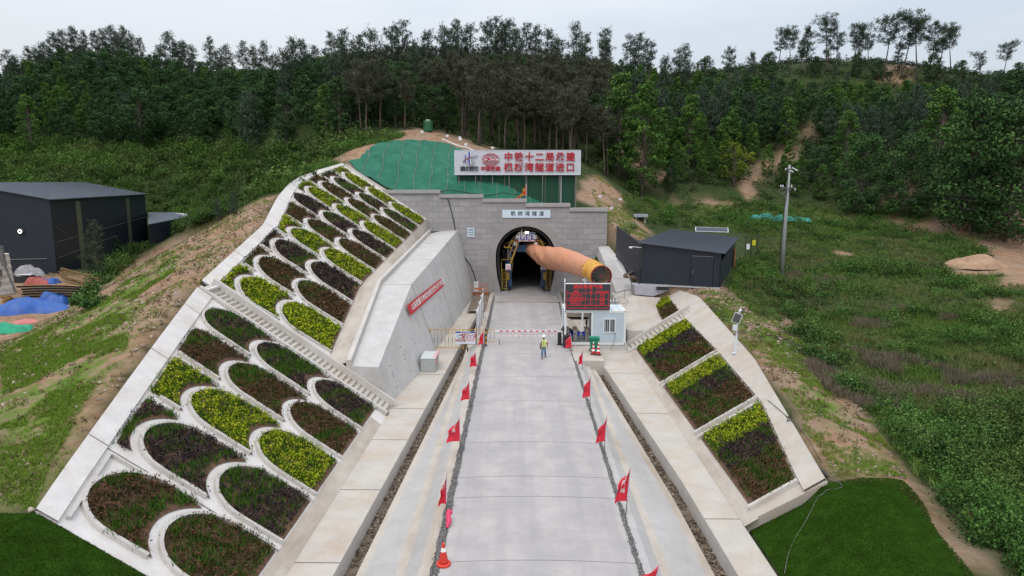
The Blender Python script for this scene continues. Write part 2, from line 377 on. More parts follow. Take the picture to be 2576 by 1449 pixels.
def ground(X, Y):
    """height of the open ground (vectorised)"""
    X = np.atleast_1d(np.asarray(X, float)); Y = np.atleast_1d(np.asarray(Y, float))
    z = tps(X, Y)
    z = z + (vnoise(X, Y, .9, 1) - .5) * .22 + (vnoise(X, Y, .3, 2) - .5) * .5 * np.clip((np.abs(X) - 14) / 10, 0, 1)
    inn = Y < 81.6
    xl = np.interp(Y, _yy, _cl[:, 0]); zl = np.interp(Y, _yy, _cl[:, 1]); xr = np.interp(Y, _yy, _cr[:, 0]); zr = np.interp(Y, _yy, _cr[:, 1])
    # next to the copings the ground meets them
    d = np.clip((xl - X) / 3.0, 0, 1); d = d * d * (3 - 2 * d); z = np.where(inn & (X < xl), (zl - .1) * (1 - d) + z * d, z)
    rr = inn & (X > xr) & (Y < 66)
    d = np.clip((X - xr) / np.where(Y > 57, .9, 2.5), 0, 1); d = d * d * (3 - 2 * d); z = np.where(rr, (zr - .1) * (1 - d) + z * d, z)
    # below the works
    tl = np.interp(Y, _yy, _tl); tlz = np.interp(Y, _yy, _tlz); wx = np.interp(Y, _yy, _wt_x)
    lawnL = (Y < 18.9); drop = np.where(lawnL, 0.0, .5)
    ramp_l = tlz + (tl - X) / K
    z = np.where(inn & (X >= xl) & (X < tl), ramp_l - drop * np.clip((X - xl) / .8, .2, 1), z)
    z = np.where(inn & (Y > 39.5) & (X >= tl) & (X < wx), tlz - 1.5, z)
    mid = inn & (X >= np.where(Y > 39.5, wx, tl)) & (X < 9.0)
    z = np.where(mid, -2.2, z)
    tr = 9.07 - .0061 * Y
    lawnR = Y < 24.6
    z = np.where(inn & (X >= tr) & (X <= xr) & (Y < 66), -.3 + (X - tr) / KR - np.where(lawnR, 0, .5) * np.clip((xr - X) / .8, .2, 1), z)
    z = np.where(inn & (Y >= 66) & (X >= 9.0) & (X < 11), np.minimum(z, 1.0 + (X - 9) * 1.6 + (Y - 66) * .2), z)
    wy = [55, 60.3, 63.5, 68.5, 75.5, 80.9]; wb = np.interp(Y, wy, _WB[:, 0]); wz = np.interp(Y, wy, _WB[:, 2])
    z = np.where((Y > 55) & (Y < 81.6) & (X > 8.6) & (X < wb + .35), np.minimum(z, wz - .45), z)
    return z
def gz(x, y): return float(ground([x], [y])[0])
def in_poly(P, poly):
    x, y = P[:, 0], P[:, 1]; r = np.zeros(len(P), bool); n = len(poly)
    for i in range(n):
        x0, y0 = poly[i]; x1, y1 = poly[(i + 1) % n]
        c = ((y0 > y) != (y1 > y)) & (x < (x1 - x0) * (y - y0) / ((y1 - y0) or 1e-9) + x0); r ^= c
    return r
# ground patches, drawn on the ground as outlines of the survey picture
SOIL = [[(2085, 285), (2066, 325), (2000, 385), (1930, 440), (1885, 500), (1850, 500), (1885, 450), (1965, 380), (2040, 325)],
        [(2345, 425), (2330, 455), (2275, 520), (2225, 520), (2260, 480), (2305, 445)],
        [(2220, 545), (2300, 558), (2420, 552), (2500, 535), (2600, 540), (2600, 665), (2500, 602), (2380, 588), (2285, 580)],
        [(1700, 506), (1800, 508), (1860, 516), (1790, 520), (1690, 515)], [(1560, 330), (1610, 390), (1680, 440), (1660, 470), (1590, 430), (1540, 380)],
        [(1452, 452), (1500, 448), (1560, 500), (1600, 560), (1650, 600), (1560, 600), (1520, 545), (1470, 520)],
        [(1650, 715), (1830, 718), (1850, 750), (1990, 800), (1975, 845), (1900, 830), (1780, 760), (1700, 735)],
        [(1810, 800), (1900, 850), (1990, 900), (2120, 960), (2210, 1105), (2280, 1210), (2085, 1212), (1975, 1010), (1900, 900)],
        [(2255, 1205), (2300, 1220), (2420, 1370), (2560, 1450), (2440, 1460)], [(1030, 325), (1120, 338), (1250, 372), (1330, 400), (1240, 400), (1060, 362), (985, 352)], [(870, 400), (930, 362), (960, 358), (960, 420), (880, 420)],
        [(210, 760), (330, 660), (500, 575), (640, 510), (760, 442), (860, 405), (868, 414), (740, 465), (690, 510), (640, 600), (500, 722), (390, 850), (250, 1060), (90, 1290), (0, 1270), (0, 870), (100, 820)],
        [(0, 690), (230, 690), (225, 770), (110, 810), (0, 860)], [(0, 860), (0, 690), (-300, 690), (-300, 900)], [(2390, 650), (2540, 640), (2560, 690), (2400, 690)], [(2230, 160), (2290, 175), (2270, 215), (2220, 200)], [(2410, 250), (2470, 262), (2420, 280)], [(2480, 588), (2650, 588), (2650, 735), (2530, 712), (2478, 640)], [(2085, 628), (2150, 634), (2140, 650), (2090, 645)], [(2480, 745), (2560, 752), (2540, 790), (2490, 780)]]
GRASSY = [[(0, 880), (215, 790), (330, 700), (420, 640), (450, 640), (420, 700), (300, 800), (330, 860), (230, 1000), (120, 1180), (90, 1280), (0, 1262)],
          [(1800, 760), (1880, 790), (1990, 880), (2010, 930), (1900, 850), (1810, 800)], [(1990, 900), (2080, 960), (2120, 1060), (2100, 1110), (2020, 1010)], [(2090, 1150), (2200, 1130), (2230, 1190), (2110, 1200)],
          [(1650, 520), (1980, 525), (2150, 540), (2100, 560), (1800, 550)]]
gx = np.concatenate([np.arange(-420, -150, 22), np.arange(-150, -48, 1.7), np.arange(-48, 44, .62), np.arange(44, 130, 1.7), np.arange(130, 420, 22)])
gy = np.concatenate([np.arange(-90, 4, 6), np.arange(4, 112, .66), np.arange(112, 235, 1.9), np.arange(235, 700, 22)])
GX, GY = np.meshgrid(gx, gy); fx, fy = GX.ravel(), GY.ravel(); fz = ground(fx, fy)
PP = project(np.stack([fx, fy, fz], 1)); wob = np.stack([(vnoise(fx, fy, .35, 5) - .5) * 44, (vnoise(fx, fy, .35, 6) - .5) * 26], 1)
soil = np.zeros(len(fx)); grs = np.zeros(len(fx)); front = fy > 8
for p in SOIL: soil[in_poly(PP + wob, p) & front] = 1
for p in GRASSY: grs[in_poly(PP + wob * 1.6, p) & front] = 1
def soft(a, n=1):
    a = a.reshape(GX.shape).copy()
    for _ in range(n):
        b = a.copy(); b[1:-1, 1:-1] = (a[1:-1, 1:-1] * 2 + a[:-2, 1:-1] + a[2:, 1:-1] + a[1:-1, :-2] + a[1:-1, 2:]) / 6; a = b
    return a.ravel()
soil = soft(soil); grs = soft(grs)
nx, ny = len(gx), len(gy)
ii, jj = np.meshgrid(np.arange(nx - 1), np.arange(ny - 1)); a = (jj * nx + ii).ravel()
FQ = np.stack([a, a + 1, a + 1 + nx, a + nx], 1)
cxy = np.stack([fx[FQ].mean(1), fy[FQ].mean(1), fz[FQ].max(1)], 1)
zmn = fz[FQ].min(1)
keep = ~((cxy[:, 0] > -7.5) & (cxy[:, 0] < 9.2) & (cxy[:, 1] > 79) & (cxy[:, 1] < 84) & (zmn < 8.9)); FQ = FQ[keep]
m, t, b = nodes_of('hill_ground'); p = pos(t)
so = nn(t, 'ShaderNodeAttribute', attribute_name='soil').outputs['Fac']; gr = nn(t, 'ShaderNodeAttribute', attribute_name='grass').outputs['Fac']
n1 = noise(t, p, 1.4, 8, .65); n2 = noise(t, p, .22, 5); n3 = noise(t, p, 9.0, 6, .7)
c_soil = ramp(t, n1, [(.25, (.13, .072, .042)), (.45, (.26, .158, .10)), (.6, (.32, .212, .142)), (.75, (.39, .295, .22))])
c_soil = mixc(t, ramp(t, n2, [(.45, 0.), (.62, .7)]), c_soil, ramp(t, n3, [(.3, (.20, .135, .09)), (.7, (.36, .285, .22))]))
c_soil = mixc(t, ramp(t, n3, [(.60, 0.), (.70, .45)]), c_soil, (.48, .42, .36))
c_grs = ramp(t, noise(t, p, 3.2, 7, .7), [(.28, (.045, .075, .012)), (.5, (.095, .16, .022)), (.72, (.15, .22, .045))])
c_und = ramp(t, n1, [(.3, (.018, .032, .011)), (.5, (.036, .056, .018)), (.7, (.07, .072, .036))])
gsel = ramp(t, noise(t, p, .8, 7, .68), [(.40, 0.), (.53, 1.)])
mul = nn(t, 'ShaderNodeMath', operation='MULTIPLY'); t.links.new(gr, mul.inputs[0]); t.links.new(gsel, mul.inputs[1])
base = mixc(t, so, c_und, c_soil); base = mixc(t, mul.outputs[0], base, c_grs)
t.links.new(base, b.inputs['Base Color']); b.inputs['Roughness'].default_value = .95; b.inputs['Specular IOR Level'].default_value = .1
bump(t, b, n1, .9, .25)
terrain = fast_mesh('ground', np.stack([fx, fy, fz], 1), FQ, m, extra={'soil': soil, 'grass': grs}, smooth=True)
tag(terrain, 'orange earth and green hillside around the tunnel cutting', None, None, 'structure')
# ------------------------------------------------------------------ concrete and earth materials
def concrete(name, c, stain, amt=.5, joints=None, rough=.85, streak=False):
    m, t, b = nodes_of(name); p = pos(t)
    col = ramp(t, noise(t, p, .9, 7, .62), [(.3, tuple(x * .88 for x in c)), (.7, tuple(min(1, x * 1.07) for x in c))])
    f = ramp(t, noise(t, pos(t, (1, .25, 1)) if streak else p, .55, 7, .68), [(.46, 0.), (.72, amt)]); col = mixc(t, f, col, tuple(stain))
    g = ramp(t, noise(t, p, 14, 4, .6), [(.28, .82), (.55, 1.)]); col = mixc(t, .6, col, g, 'MULTIPLY')
    sp = ramp(t, noise(t, p, 3.1, 8, .75), [(.22, .72), (.38, 1.)]); col = mixc(t, .8, col, sp, 'MULTIPLY')
    t.links.new(col, b.inputs['Base Color']); b.inputs['Roughness'].default_value = rough; b.inputs['Specular IOR Level'].default_value = .25
    bump(t, b, noise(t, p, 22, 5, .7), .25, .01)
    return m
M_WHITE = concrete('white_concrete', (.60, .58, .57), (.45, .385, .32), .65)
M_KERB = concrete('kerb_concrete', (.50, .48, .455), (.38, .32, .26), .4)
M_CONC = concrete('concrete', (.47, .44, .40), (.42, .33, .245), .75)
M_WALL = concrete('wall_concrete', (.49, .485, .48), (.40, .365, .32), .55)
M_SLAB = concrete('slab_concrete', (.41, .40, .395), (.30, .28, .26), .6, streak=True)
M_BEIGE = concrete('stained_concrete', (.455, .415, .365), (.27, .20, .14), .8, streak=True)
M_MUD = mat('wet_mud', (.125, .095, .07), .7, .35, 2.2, bumps=.6, dirt=(.24, .185, .14), dirt_scale=1.2)
M_GRAVEL = mat('gravel_grey', (.13, .13, .132), .95, .5, 26, bumps=.8, dirt=(.27, .26, .25), dirt_scale=9, dirt_amt=.55)
M_RJOINT = mat('road_joint', (.21, .20, .20), .9, .25, 3)
M_JOINT = mat('joint_dark', (.10, .095, .09), .9, .2, 6)
m, t, b = nodes_of('road_concrete'); p = pos(t)
c_ = ramp(t, noise(t, p, .55, 8, .66), [(.3, (.33, .318, .32)), (.55, (.415, .395, .39)), (.75, (.475, .455, .452))])
tr_ = noise(t, pos(t, (1.0, .05, 1)), .95, 5, .6); c_ = mixc(t, ramp(t, tr_, [(.42, .0), (.62, .6)]), c_, (.315, .305, .31))
c_ = mixc(t, ramp(t, noise(t, p, .33, 7, .7), [(.52, 0.), (.70, .55)]), c_, (.285, .275, .275))
c_ = mixc(t, ramp(t, noise(t, pos(t, (.35, 1.6, 1)), 1.7, 7, .75), [(.56, 0.), (.70, .45)]), c_, (.30, .285, .275))
c_ = mixc(t, .5, c_, ramp(t, noise(t, p, 19, 4, .7), [(.3, .8), (.6, 1.)]), 'MULTIPLY')
t.links.new(c_, b.inputs['Base Color']); b.inputs['Roughness'].default_value = .9; b.inputs['Specular IOR Level'].default_value = .2; bump(t, b, noise(t, p, 30, 4, .7), .2, .01)
M_ROAD = m

def sheet(name, rows, mat_, parent=None, smooth=False): return MB().grid(rows).build(name, mat_, parent, smooth)
def structure(o): return tag(o, kind='structure')
YS = list(np.concatenate([np.arange(-30, 22, 4.0), np.arange(22, 81.1, 1.5), [80.9]]))

# ------------------------------------------------------------------ road, gravel seams, shoulders, drainage
rr_ = lambda Y: 4.1 if Y < 60 else 4.1 + (Y - 60) * .02
structure(sheet('road', [[(x if x < 4 else rr_(Y), Y, .004 + .05 * (1 - ((x - .69) / 3.41) ** 2)) for x in np.linspace(-2.72, 4.1, 9)] for Y in YS if Y < 78] + [[(x, 78.2, .01) for x in np.linspace(-2.72, 4.45, 9)]], M_ROAD))
jt = MB()
for Y in (9.5, 15.5, 22.0, 26.9, 28.9, 33.0, 39.6, 44.8, 51.0, 56.5, 62, 67.5, 73):
    jt.grid([[(x, Y + dy + .10 * (1 - ((x - .69) / 3.41) ** 2), .010 + .05 * (1 - ((x - .69) / 3.41) ** 2)) for x in np.linspace(-2.70, 4.08, 17)] for dy in (-.013, .013)])
structure(jt.build('road_joints', M_RJOINT))
def stones(name, pts, mat_, size=(.03, .08), zfn=None):
    n = len(pts); s = RNG.uniform(size[0], size[1], n)
    base_ = np.array([(1, 0, 0), (-1, 0, 0), (0, 1, 0), (0, -1, 0), (0, 0, 1), (0, 0, -1)], float)
    fo = np.array([(0, 2, 4), (2, 1, 4), (1, 3, 4), (3, 0, 4), (2, 0, 5), (1, 2, 5), (3, 1, 5), (0, 3, 5)])
    V = base_[None] * (s[:, None, None] * RNG.uniform(.6, 1.3, (n, 6, 1))) + RNG.normal(0, .2, (n, 6, 3)) * s[:, None, None]
    V = V * np.array([1, 1, .7]) + pts[:, None]
    return fast_mesh(name, V.reshape(-1, 3), (fo[None] + 6 * np.arange(n)[:, None, None]).reshape(-1, 3), mat_, tint=np.repeat(RNG.random(n), 8))
M_STONES = leafmat('crushed_stone', [(0, (.07, .07, .072)), (.5, (.17, .168, .168)), (1, (.36, .35, .345))], .95, .1)
ed = lambda Y, k: .035 * math.sin(Y * 3.1 + k) + .03 * math.sin(Y * 7.7 + k * 2)
structure(sheet('gravel_seam', [[(-2.98 + ed(Y, 1), Y, .012), (-2.70 + ed(Y, 2), Y, .018)] for Y in np.arange(-20, 77, .35)], M_GRAVEL))
structure(sheet('gravel_seam', [[(rr_(Y) - .02 + ed(Y, 3) * .6, Y, .018), (rr_(Y) + .16 + ed(Y, 4) * .6, Y, .012)] for Y in np.arange(-20, 77, .35)], M_GRAVEL))
yy = RNG.uniform(15, 76, 15000) ; yy = 15 + (yy - 15) ** 1.25 / 61 ** .25
px_ = np.where(RNG.random(15000) < .62, -2.84 + RNG.normal(0, .06, 15000), np.array([rr_(q) for q in yy]) + .07 + RNG.normal(0, .05, 15000))
tag(stones('roadside_gravel', np.stack([px_, yy, np.full(15000, .03)], 1), M_STONES, (.012, .034)), 'grey crushed stone filling the seams along both road edges', 'gravel', kind='stuff')
structure(sheet('shoulder', [[(-2.96, Y, 0.0), (-3.38, Y, -.01)] for Y in YS], M_BEIGE))
structure(sheet('shoulder', [[(-3.38, Y, -.01), (-3.93, Y, -.35)] for Y in YS], M_SLAB))
structure(sheet('gutter', [[(-3.93, Y, -.35), (max(-4.28, float(toeL(Y)) - .02) if Y > 60 else -4.28, Y, -.37)] for Y in YS], M_BEIGE))
structure(sheet('drain_slab', [[(-4.28, Y, -.37), (float(toeL(Y)) + .28, Y, -.57)] for Y in YS if Y < 58], M_SLAB))
structure(sheet('drain_slab', [[(float(toeL(Y)) + .28, Y, -.57), (float(toeL(Y)), Y, -.60), (float(toeL(Y)) - .01, Y, -1.35)] for Y in YS if Y < 58], M_BEIGE))
structure(sheet('drain_slab', [[(-4.28, Y, -.37), (-4.3, Y, -1.35)] for Y in YS if Y >= 57], M_BEIGE))
structure(sheet('ditch_floor', [[(float(bermL(Y)) - .05, Y, -1.0), (-4.0, Y, -1.0)] for Y in YS], M_MUD))
structure(sheet('berm', [[((WALL_B(Y)[0] - .25) if Y > 39.5 else low(Y, -.02)[0], Y, -.3), (float(bermL(Y)), Y, -.3)] for Y in YS], M_CONC))
structure(sheet('ditch_wall', [[(float(bermL(Y)), Y, -.3), (float(bermL(Y)) + .02, Y, -1.4)] for Y in YS], M_KERB))
structure(sheet('shoulder', [[(rr_(Y) + .12, Y, 0.0), (4.55 if Y < 60 else 4.55 + (Y - 60) * .02, Y, -.01)] for Y in YS], M_SLAB))
structure(sheet('shoulder', [[(4.55, Y, -.01), (4.98, Y, -.33)] for Y in YS if Y < 60], M_SLAB))
structure(sheet('gutter', [[(4.98, Y, -.33), (5.28, Y, -.36)] for Y in YS if Y < 60], M_BEIGE))
structure(sheet('drain_slab', [[(5.28, Y, -.36), (max(toeR(Y) - .3, 5.29), Y, -.57)] for Y in YS if Y < 60], M_SLAB))
structure(sheet('drain_slab', [[(max(toeR(Y) - .3, 5.29), Y, -.57), (toeR(Y), Y, -.60), (toeR(Y) + .01, Y, -1.35)] for Y in YS if Y < 60], M_BEIGE))
structure(sheet('drain_slab', [[(4.55 + max(0, Y - 60) * .02, Y, -.01), (5.4, Y, -.4), (5.42, Y, -1.35)] for Y in YS if Y >= 59.9], M_BEIGE))
structure(sheet('ditch_floor', [[(5.2, Y, -1.02), (bermR(Y) + .05, Y, -1.02)] for Y in YS], M_MUD))
structure(sheet('berm', [[(bermR(Y), Y, -.3), (rgt(Y, -.02)[0] + (.5 if Y > 56 else 0), Y, -.3)] for Y in YS], M_CONC))
structure(sheet('ditch_wall', [[(bermR(Y), Y, -.3), (bermR(Y) - .02, Y, -1.4)] for Y in YS], M_KERB))
# construction joints on the berms
jt = MB()
for Y in (22.45, 28.3, 34.2, 39.2, 46.5, 53, 60): jt.box(((low(Y, 0)[0] + bermL(Y)) / 2 if Y < 39 else (WALL_B(Y)[0] + bermL(Y)) / 2, Y, -.296), (bermL(Y) - (low(Y, 0)[0] if Y < 39 else WALL_B(Y)[0]), .035, .01))
for Y in (25.8, 38.5, 47): jt.box(((8.95 + bermR(Y)) / 2, Y, -.296), (8.95 - bermR(Y), .035, .01))
structure(jt.build('berm_joints', M_JOINT))
# ditch rubble
n = 2600; yy = RNG.uniform(18, 70, n); left = RNG.random(n) < .5
px_ = np.where(left, bermL(yy) + RNG.uniform(.02, .6, n), np.array([bermR(q) for q in yy]) - RNG.uniform(.02, .6, n))
tag(stones('ditch_silt', np.stack([px_, yy, np.full(n, -.98)], 1), leafmat('silt', [(0, (.07, .055, .04)), (.6, (.16, .125, .09)), (1, (.30, .25, .2))], .9, .1), (.03, .12)), 'brown silt and rubble lying in the roadside ditches', 'silt', kind='stuff')

# ------------------------------------------------------------------ planted slopes
def rib(path, P, w_=.13, h_=.16):
    """kerb along a path of (Y, s) points on slope P, w_ wide towards the outside, h_ high"""
    pts = [np.array(q, float) for q in path]; b = MB(); rows = []
    for i, q in enumerate(pts):
        d = pts[min(i + 1, len(pts) - 1)] - pts[max(i - 1, 0)]; d = d / max(np.linalg.norm(d), 1e-9); nrm = np.array([d[1], -d[0]])
        a_, c_ = q, q - nrm * w_
        rows.append([P(*a_, -.02), P(*a_, h_), P(*c_, h_), P(*c_, -.02)])
    b.grid(rows); k = len(b.v) - 4
    b.f.append((0, 1, 2, 3)); b.f.append((k, k + 3, k + 2, k + 1))
    return b
def arch_path(y0, y1, s0, apex):
    r_ = (y1 - y0) / 2; yc = (y0 + y1) / 2; sc = apex - r_
    return [(y0, s0), (y0, (s0 + sc) / 2)] + [(yc - r_ * math.cos(a_), sc + r_ * math.sin(a_)) for a_ in np.linspace(0, math.pi, 19)] + [(y1, (s0 + sc) / 2), (y1, s0)]
M_SOILBED = mat('bed_soil', (.115, .065, .04), .95, .4, 5, bumps=.6)
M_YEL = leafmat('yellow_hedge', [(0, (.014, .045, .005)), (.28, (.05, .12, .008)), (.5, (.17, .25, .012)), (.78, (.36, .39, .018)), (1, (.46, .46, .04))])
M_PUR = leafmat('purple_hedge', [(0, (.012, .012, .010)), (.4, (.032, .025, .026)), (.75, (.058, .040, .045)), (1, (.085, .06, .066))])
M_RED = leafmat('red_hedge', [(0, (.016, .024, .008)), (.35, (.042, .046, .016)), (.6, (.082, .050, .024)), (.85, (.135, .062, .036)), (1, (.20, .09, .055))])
M_GRN = leafmat('bed_grass', [(0, (.016, .045, .005)), (.5, (.042, .105, .011)), (1, (.09, .18, .022))])
KIND = {'Y': (M_YEL, 'yellow-green'), 'P': (M_PUR, 'dark purple'), 'R': (M_RED, 'reddish-brown')}
def planting(P, cells, kind, label, group, dist, grass=.25, name='planting_bed'):
    """cells: list of (y, s_lo, s_hi) strips across the bed. Thing > soil, hedge, grass"""
    p0 = P(cells[len(cells) // 2][0], (cells[len(cells) // 2][1] + cells[len(cells) // 2][2]) / 2)
    root = thing(name, p0, label, 'planting bed', group)
    def S(y, s, h): q = P(y, s, h); return (q[0] - p0[0], q[1] - p0[1], q[2] - p0[2])
    MB().grid([[S(y, a_, .035), S(y, (a_ + b_) / 2, .05), S(y, b_, .035)] for y, a_, b_ in cells]).build('soil', M_SOILBED, root)
    dy = abs(cells[1][0] - cells[0][0]); pts = []
    dens = max(16, min(80, 84 * 28 / dist)); wts = np.array([max(b_ - a_, 0) for _, a_, b_ in cells]); area = wts.sum() * dy
    nt_ = int(area * dens); idx = RNG.choice(len(cells), nt_, p=wts / wts.sum())
    for i in idx:
        y, a_, b_ = cells[i]; e_ = min(.14, (b_ - a_) * .25); pts.append((y + RNG.uniform(-.5, .5) * dy, RNG.uniform(a_ + e_, b_ - e_ * .5)))
    if not pts: return root
    pts = np.array(pts); base_ = np.array([S(y, s, .05) for y, s in pts])
    gsel = vnoise(pts[:, 0] + 3.3 * pts[:, 1], pts[:, 1] + .37 * pts[:, 0], .75, len(label)) + RNG.normal(0, .22, nt_) < (.12 + .52 * grass)
    hm, _ = KIND[kind]; hb = base_[~gsel]
    k = 9 if dist < 36 else 7; sz = (.066 if dist < 36 else .10) * (1.1 if kind == 'Y' else 1.0); ht = .30 if kind == 'Y' else (.24 if kind == 'P' else .27)
    if len(hb):
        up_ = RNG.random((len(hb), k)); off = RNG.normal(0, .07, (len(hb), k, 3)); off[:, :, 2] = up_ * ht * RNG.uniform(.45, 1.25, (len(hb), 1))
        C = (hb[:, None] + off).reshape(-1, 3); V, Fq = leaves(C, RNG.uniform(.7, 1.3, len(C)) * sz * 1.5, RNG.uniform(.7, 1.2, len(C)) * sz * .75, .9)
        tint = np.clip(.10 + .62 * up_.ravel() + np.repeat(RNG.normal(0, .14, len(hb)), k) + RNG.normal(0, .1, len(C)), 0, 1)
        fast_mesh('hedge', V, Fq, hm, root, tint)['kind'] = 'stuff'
    gb = base_[gsel]
    if len(gb) > 3:
        k2 = 7; C = (gb[:, None] + RNG.normal(0, .08, (len(gb), k2, 3)) * [1, 1, .2]).reshape(-1, 3); L = RNG.uniform(.15, .38, len(C)); D = RNG.normal(0, .35, (len(C), 3)); D[:, 2] = 1
        C[:, 2] += L * .35; V, Fq = leaves(C, L, .028, D=D); fast_mesh('grass', V, Fq, M_GRN, root, np.clip(RNG.normal(.5, .25, len(C)), 0, 1))['kind'] = 'stuff'
    return root
def arch_cells(y0, y1, s0, apex, cap, low_apex=None, n=22):
    r_ = (y1 - y0) / 2 - .02; yc = (y0 + y1) / 2; sc = apex - r_; cells = []
    for y in np.linspace(yc - r_ * .995, yc + r_ * .995, n):
        hi = min(sc + math.sqrt(max(r_ ** 2 - (y - yc) ** 2, 0)), cap(y)); lo = s0
        if low_apex is not None: R2 = r_ + .42; lo = low_apex - r_ + math.sqrt(R2 ** 2 - (y - yc) ** 2)
        if hi - lo > .12: cells.append((y, lo, hi))
    return cells
ORD = ['first', 'second', 'third', 'fourth', 'fifth', 'sixth', 'seventh', 'eighth', 'ninth', 'tenth']
ROWS = ['lowest row', 'second row up', 'third row up', 'topmost corner']
def slope_panel(P, ys, s_lo, out_fn, y0_fn=None, y1_fn=None, ns=12):
    rows = []
    for i, Y in enumerate(ys):
        r_ = []
        for j in range(ns):
            f = j / (ns - 1); s = s_lo + f * (out_fn(Y) - s_lo); Yj = Y
            if y0_fn and i == 0: Yj = y0_fn(s)
            if y1_fn and i == len(ys) - 1: Yj = y1_fn(s)
            r_.append(P(Yj, s, 0))
        rows.append(r_)
    return rows
def coping(P, ys, inn, outf, h=.10, drop=1.2):
    return [[P(Y, inn(Y), 0), P(Y, inn(Y) + .02, h), P(Y, outf(Y), h), P(Y, outf(Y) + .01, h - .02), P(Y, outf(Y) + .02, -drop)] for Y in ys]
# --- lower part, nearest the camera
sl = thing('arch_lattice', low(29, 4), 'white concrete arch lattice on the near left slope, below the long staircase', 'slope lattice', 'arch lattice slopes')
def into(root, o): o.parent = root; o.matrix_parent_inverse = Matrix.Translation(root.location).inverted(); return o
ys = list(np.arange(18.55, 37.7, .8)) + [37.85]
def near_end(s): return 18.6 - .02 * s
into(sl, sheet('panel', slope_panel(low, ys, -.02, LOW_OUT), M_WHITE))
into(sl, MB().grid([[low(18.55, s, 0), low(18.55, s, -1.5)] for s in np.linspace(-.1, 7.2, 8)]).build('end_face', M_WHITE))
into(sl, MB().grid(coping(low, ys, lambda Y: LOW_IN(Y) + .12, LOW_OUT)).build('coping', M_WHITE))
into(sl, sheet('toe_strip', [[low(Y, 0, .006), low(Y, .70, .02), low(Y, .72, 0.)] for Y in np.arange(5, 37.9, 1.5)], M_BEIGE))
cols_low = 'RPYRP'
into(sl, rib([(18.9, LOW_IN(18.9) - .12), (22.25, LOW_IN(22.25) - .12), (22.25, 5.9)], low, .12, .14).build('corner_rib', M_KERB))
def seam(P, Y, s0, s1, h=.012): return MB().grid([[P(Y - .02, s, h), P(Y + .02, s, h)] for s in np.linspace(s0, s1, 10)])
into(sl, seam(low, 22.55, .72, LOW_IN(22.55) + .12).build('joint', M_JOINT))
for Y in (22.55, 29.6, 35.2): into(sl, seam(low, Y, LOW_IN(Y) + .14, LOW_OUT(Y), .106).build('joint', M_JOINT))
for c in range(5):
    y0 = 19.2 + 3.83 * c; y1 = y0 + 3.2; yc = y0 + 1.6; ap = [4.1 + .05 * c, (7.15 + .24 * c) if c else 6.82, 10.35 + .3 * c]; cap = lambda Y: LOW_IN(Y) - .02
    for r_ in range(3 if c else 2):
        s0 = .78 if r_ == 0 else ap[r_ - 1] - .22
        if s0 > cap(yc) - .4: continue
        pth = [q for q in arch_path(y0, y1, s0, ap[r_])]
        runs = []; cur = []
        for q in pth:
            if q[1] < cap(q[0]): cur.append(q)
            elif cur: runs.append(cur); cur = []
        if cur: runs.append(cur)
        for run in runs:
            if len(run) > 1: into(sl, rib(run, low).build('arch_rib', M_KERB))
        cells = arch_cells(y0, y1, s0, ap[r_], cap, ap[r_ - 1] if r_ else None)
        if c == 0 and r_ == 1: cells = arch_cells(y0, y1, s0, min(ap[1], 6.9), cap, ap[0])
        if len(cells) < 5 or (c == 0 and r_ == 2): continue
        k = cols_low[c]
        planting(low, cells, k, f'{KIND[k][1]} bed, {ORD[c]} column from the near end of the slope, {ROWS[r_]}', 'beds on the near left slope', y0, {'Y': .22, 'P': .58, 'R': .42}[k])
# --- part beyond the stairs
su = thing('arch_lattice', upp(60, 4), 'white concrete arch lattice on the far left slope, between staircase and portal wall', 'slope lattice', 'arch lattice slopes')
ys = [40.9] + list(np.arange(42, 80.9, 1.0)) + [81.2]
into(su, sheet('panel', slope_panel(upp, ys, 0, UPP_OUT, y0_fn=lambda s: 39.75 + .105 * s + .34), M_WHITE))
into(su, MB().grid(coping(upp, [41.0] + ys[1:], lambda Y: UPP_IN(Y) + .10, UPP_OUT)).build('coping', M_WHITE))
into(su, MB().grid([[upp(81.2, s, 0.0), upp(81.2, s, .2), upp(81.4, s, .2), upp(81.4, s, -2.5)] for s in np.linspace(0, 11.4, 10)]).build('edge_kerb', M_KERB))
strip = []
for Y in [40.2] + list(np.arange(42, 81, 1.5)) + [81.2]:
    ci = CURB_I(Y); strip.append([upp(Y, -.02, .012), (ci[0] - .32, Y, ci[2] + .06)])
into(su, MB().grid(strip).build('toe_strip', M_BEIGE))
cols_up = 'YRPYRPYRPY'
for Y in (53.2, 64.8): into(su, seam(upp, Y, -.0, UPP_IN(Y) + .1, .016).build('joint', M_JOINT))
for Y in (46.5, 53.2, 59.5, 64.8, 70.5): into(su, seam(upp, Y, UPP_IN(Y) + .12, UPP_OUT(Y), .106).build('joint', M_JOINT))
for c in range(10):
    y0 = 41.95 + 3.83 * c; y1 = y0 + 3.2; yc = y0 + 1.6; cap = lambda Y: UPP_IN(Y) - .02
    for r_ in range(4):
        ap = 4.08 + 3.1 * r_; s0 = .02 if r_ == 0 else ap - 3.1 - .22
        if s0 > cap(yc) - .35: continue
        runs = []; cur = []
        for q in arch_path(y0, y1, s0, ap):
            if q[1] < cap(q[0]): cur.append(q)
            elif cur: runs.append(cur); cur = []
        if cur: runs.append(cur)
        for run in runs:
            if len(run) > 1: into(su, rib(run, upp, .12, .15).build('arch_rib', M_KERB))
        cells = arch_cells(y0, y1, s0, ap, cap, ap - 3.1 if r_ else None)
        if len(cells) < 5 or (c == 5 and r_ == 3): continue
        k = cols_up[c]
        planting(upp, cells, k, f'{KIND[k][1]} bed, {ORD[c]} column beyond the left staircase, {ROWS[r_]}', 'beds on the far left slope', y0, {'Y': .10, 'P': .3 if c != 8 else .75, 'R': .28}[k])

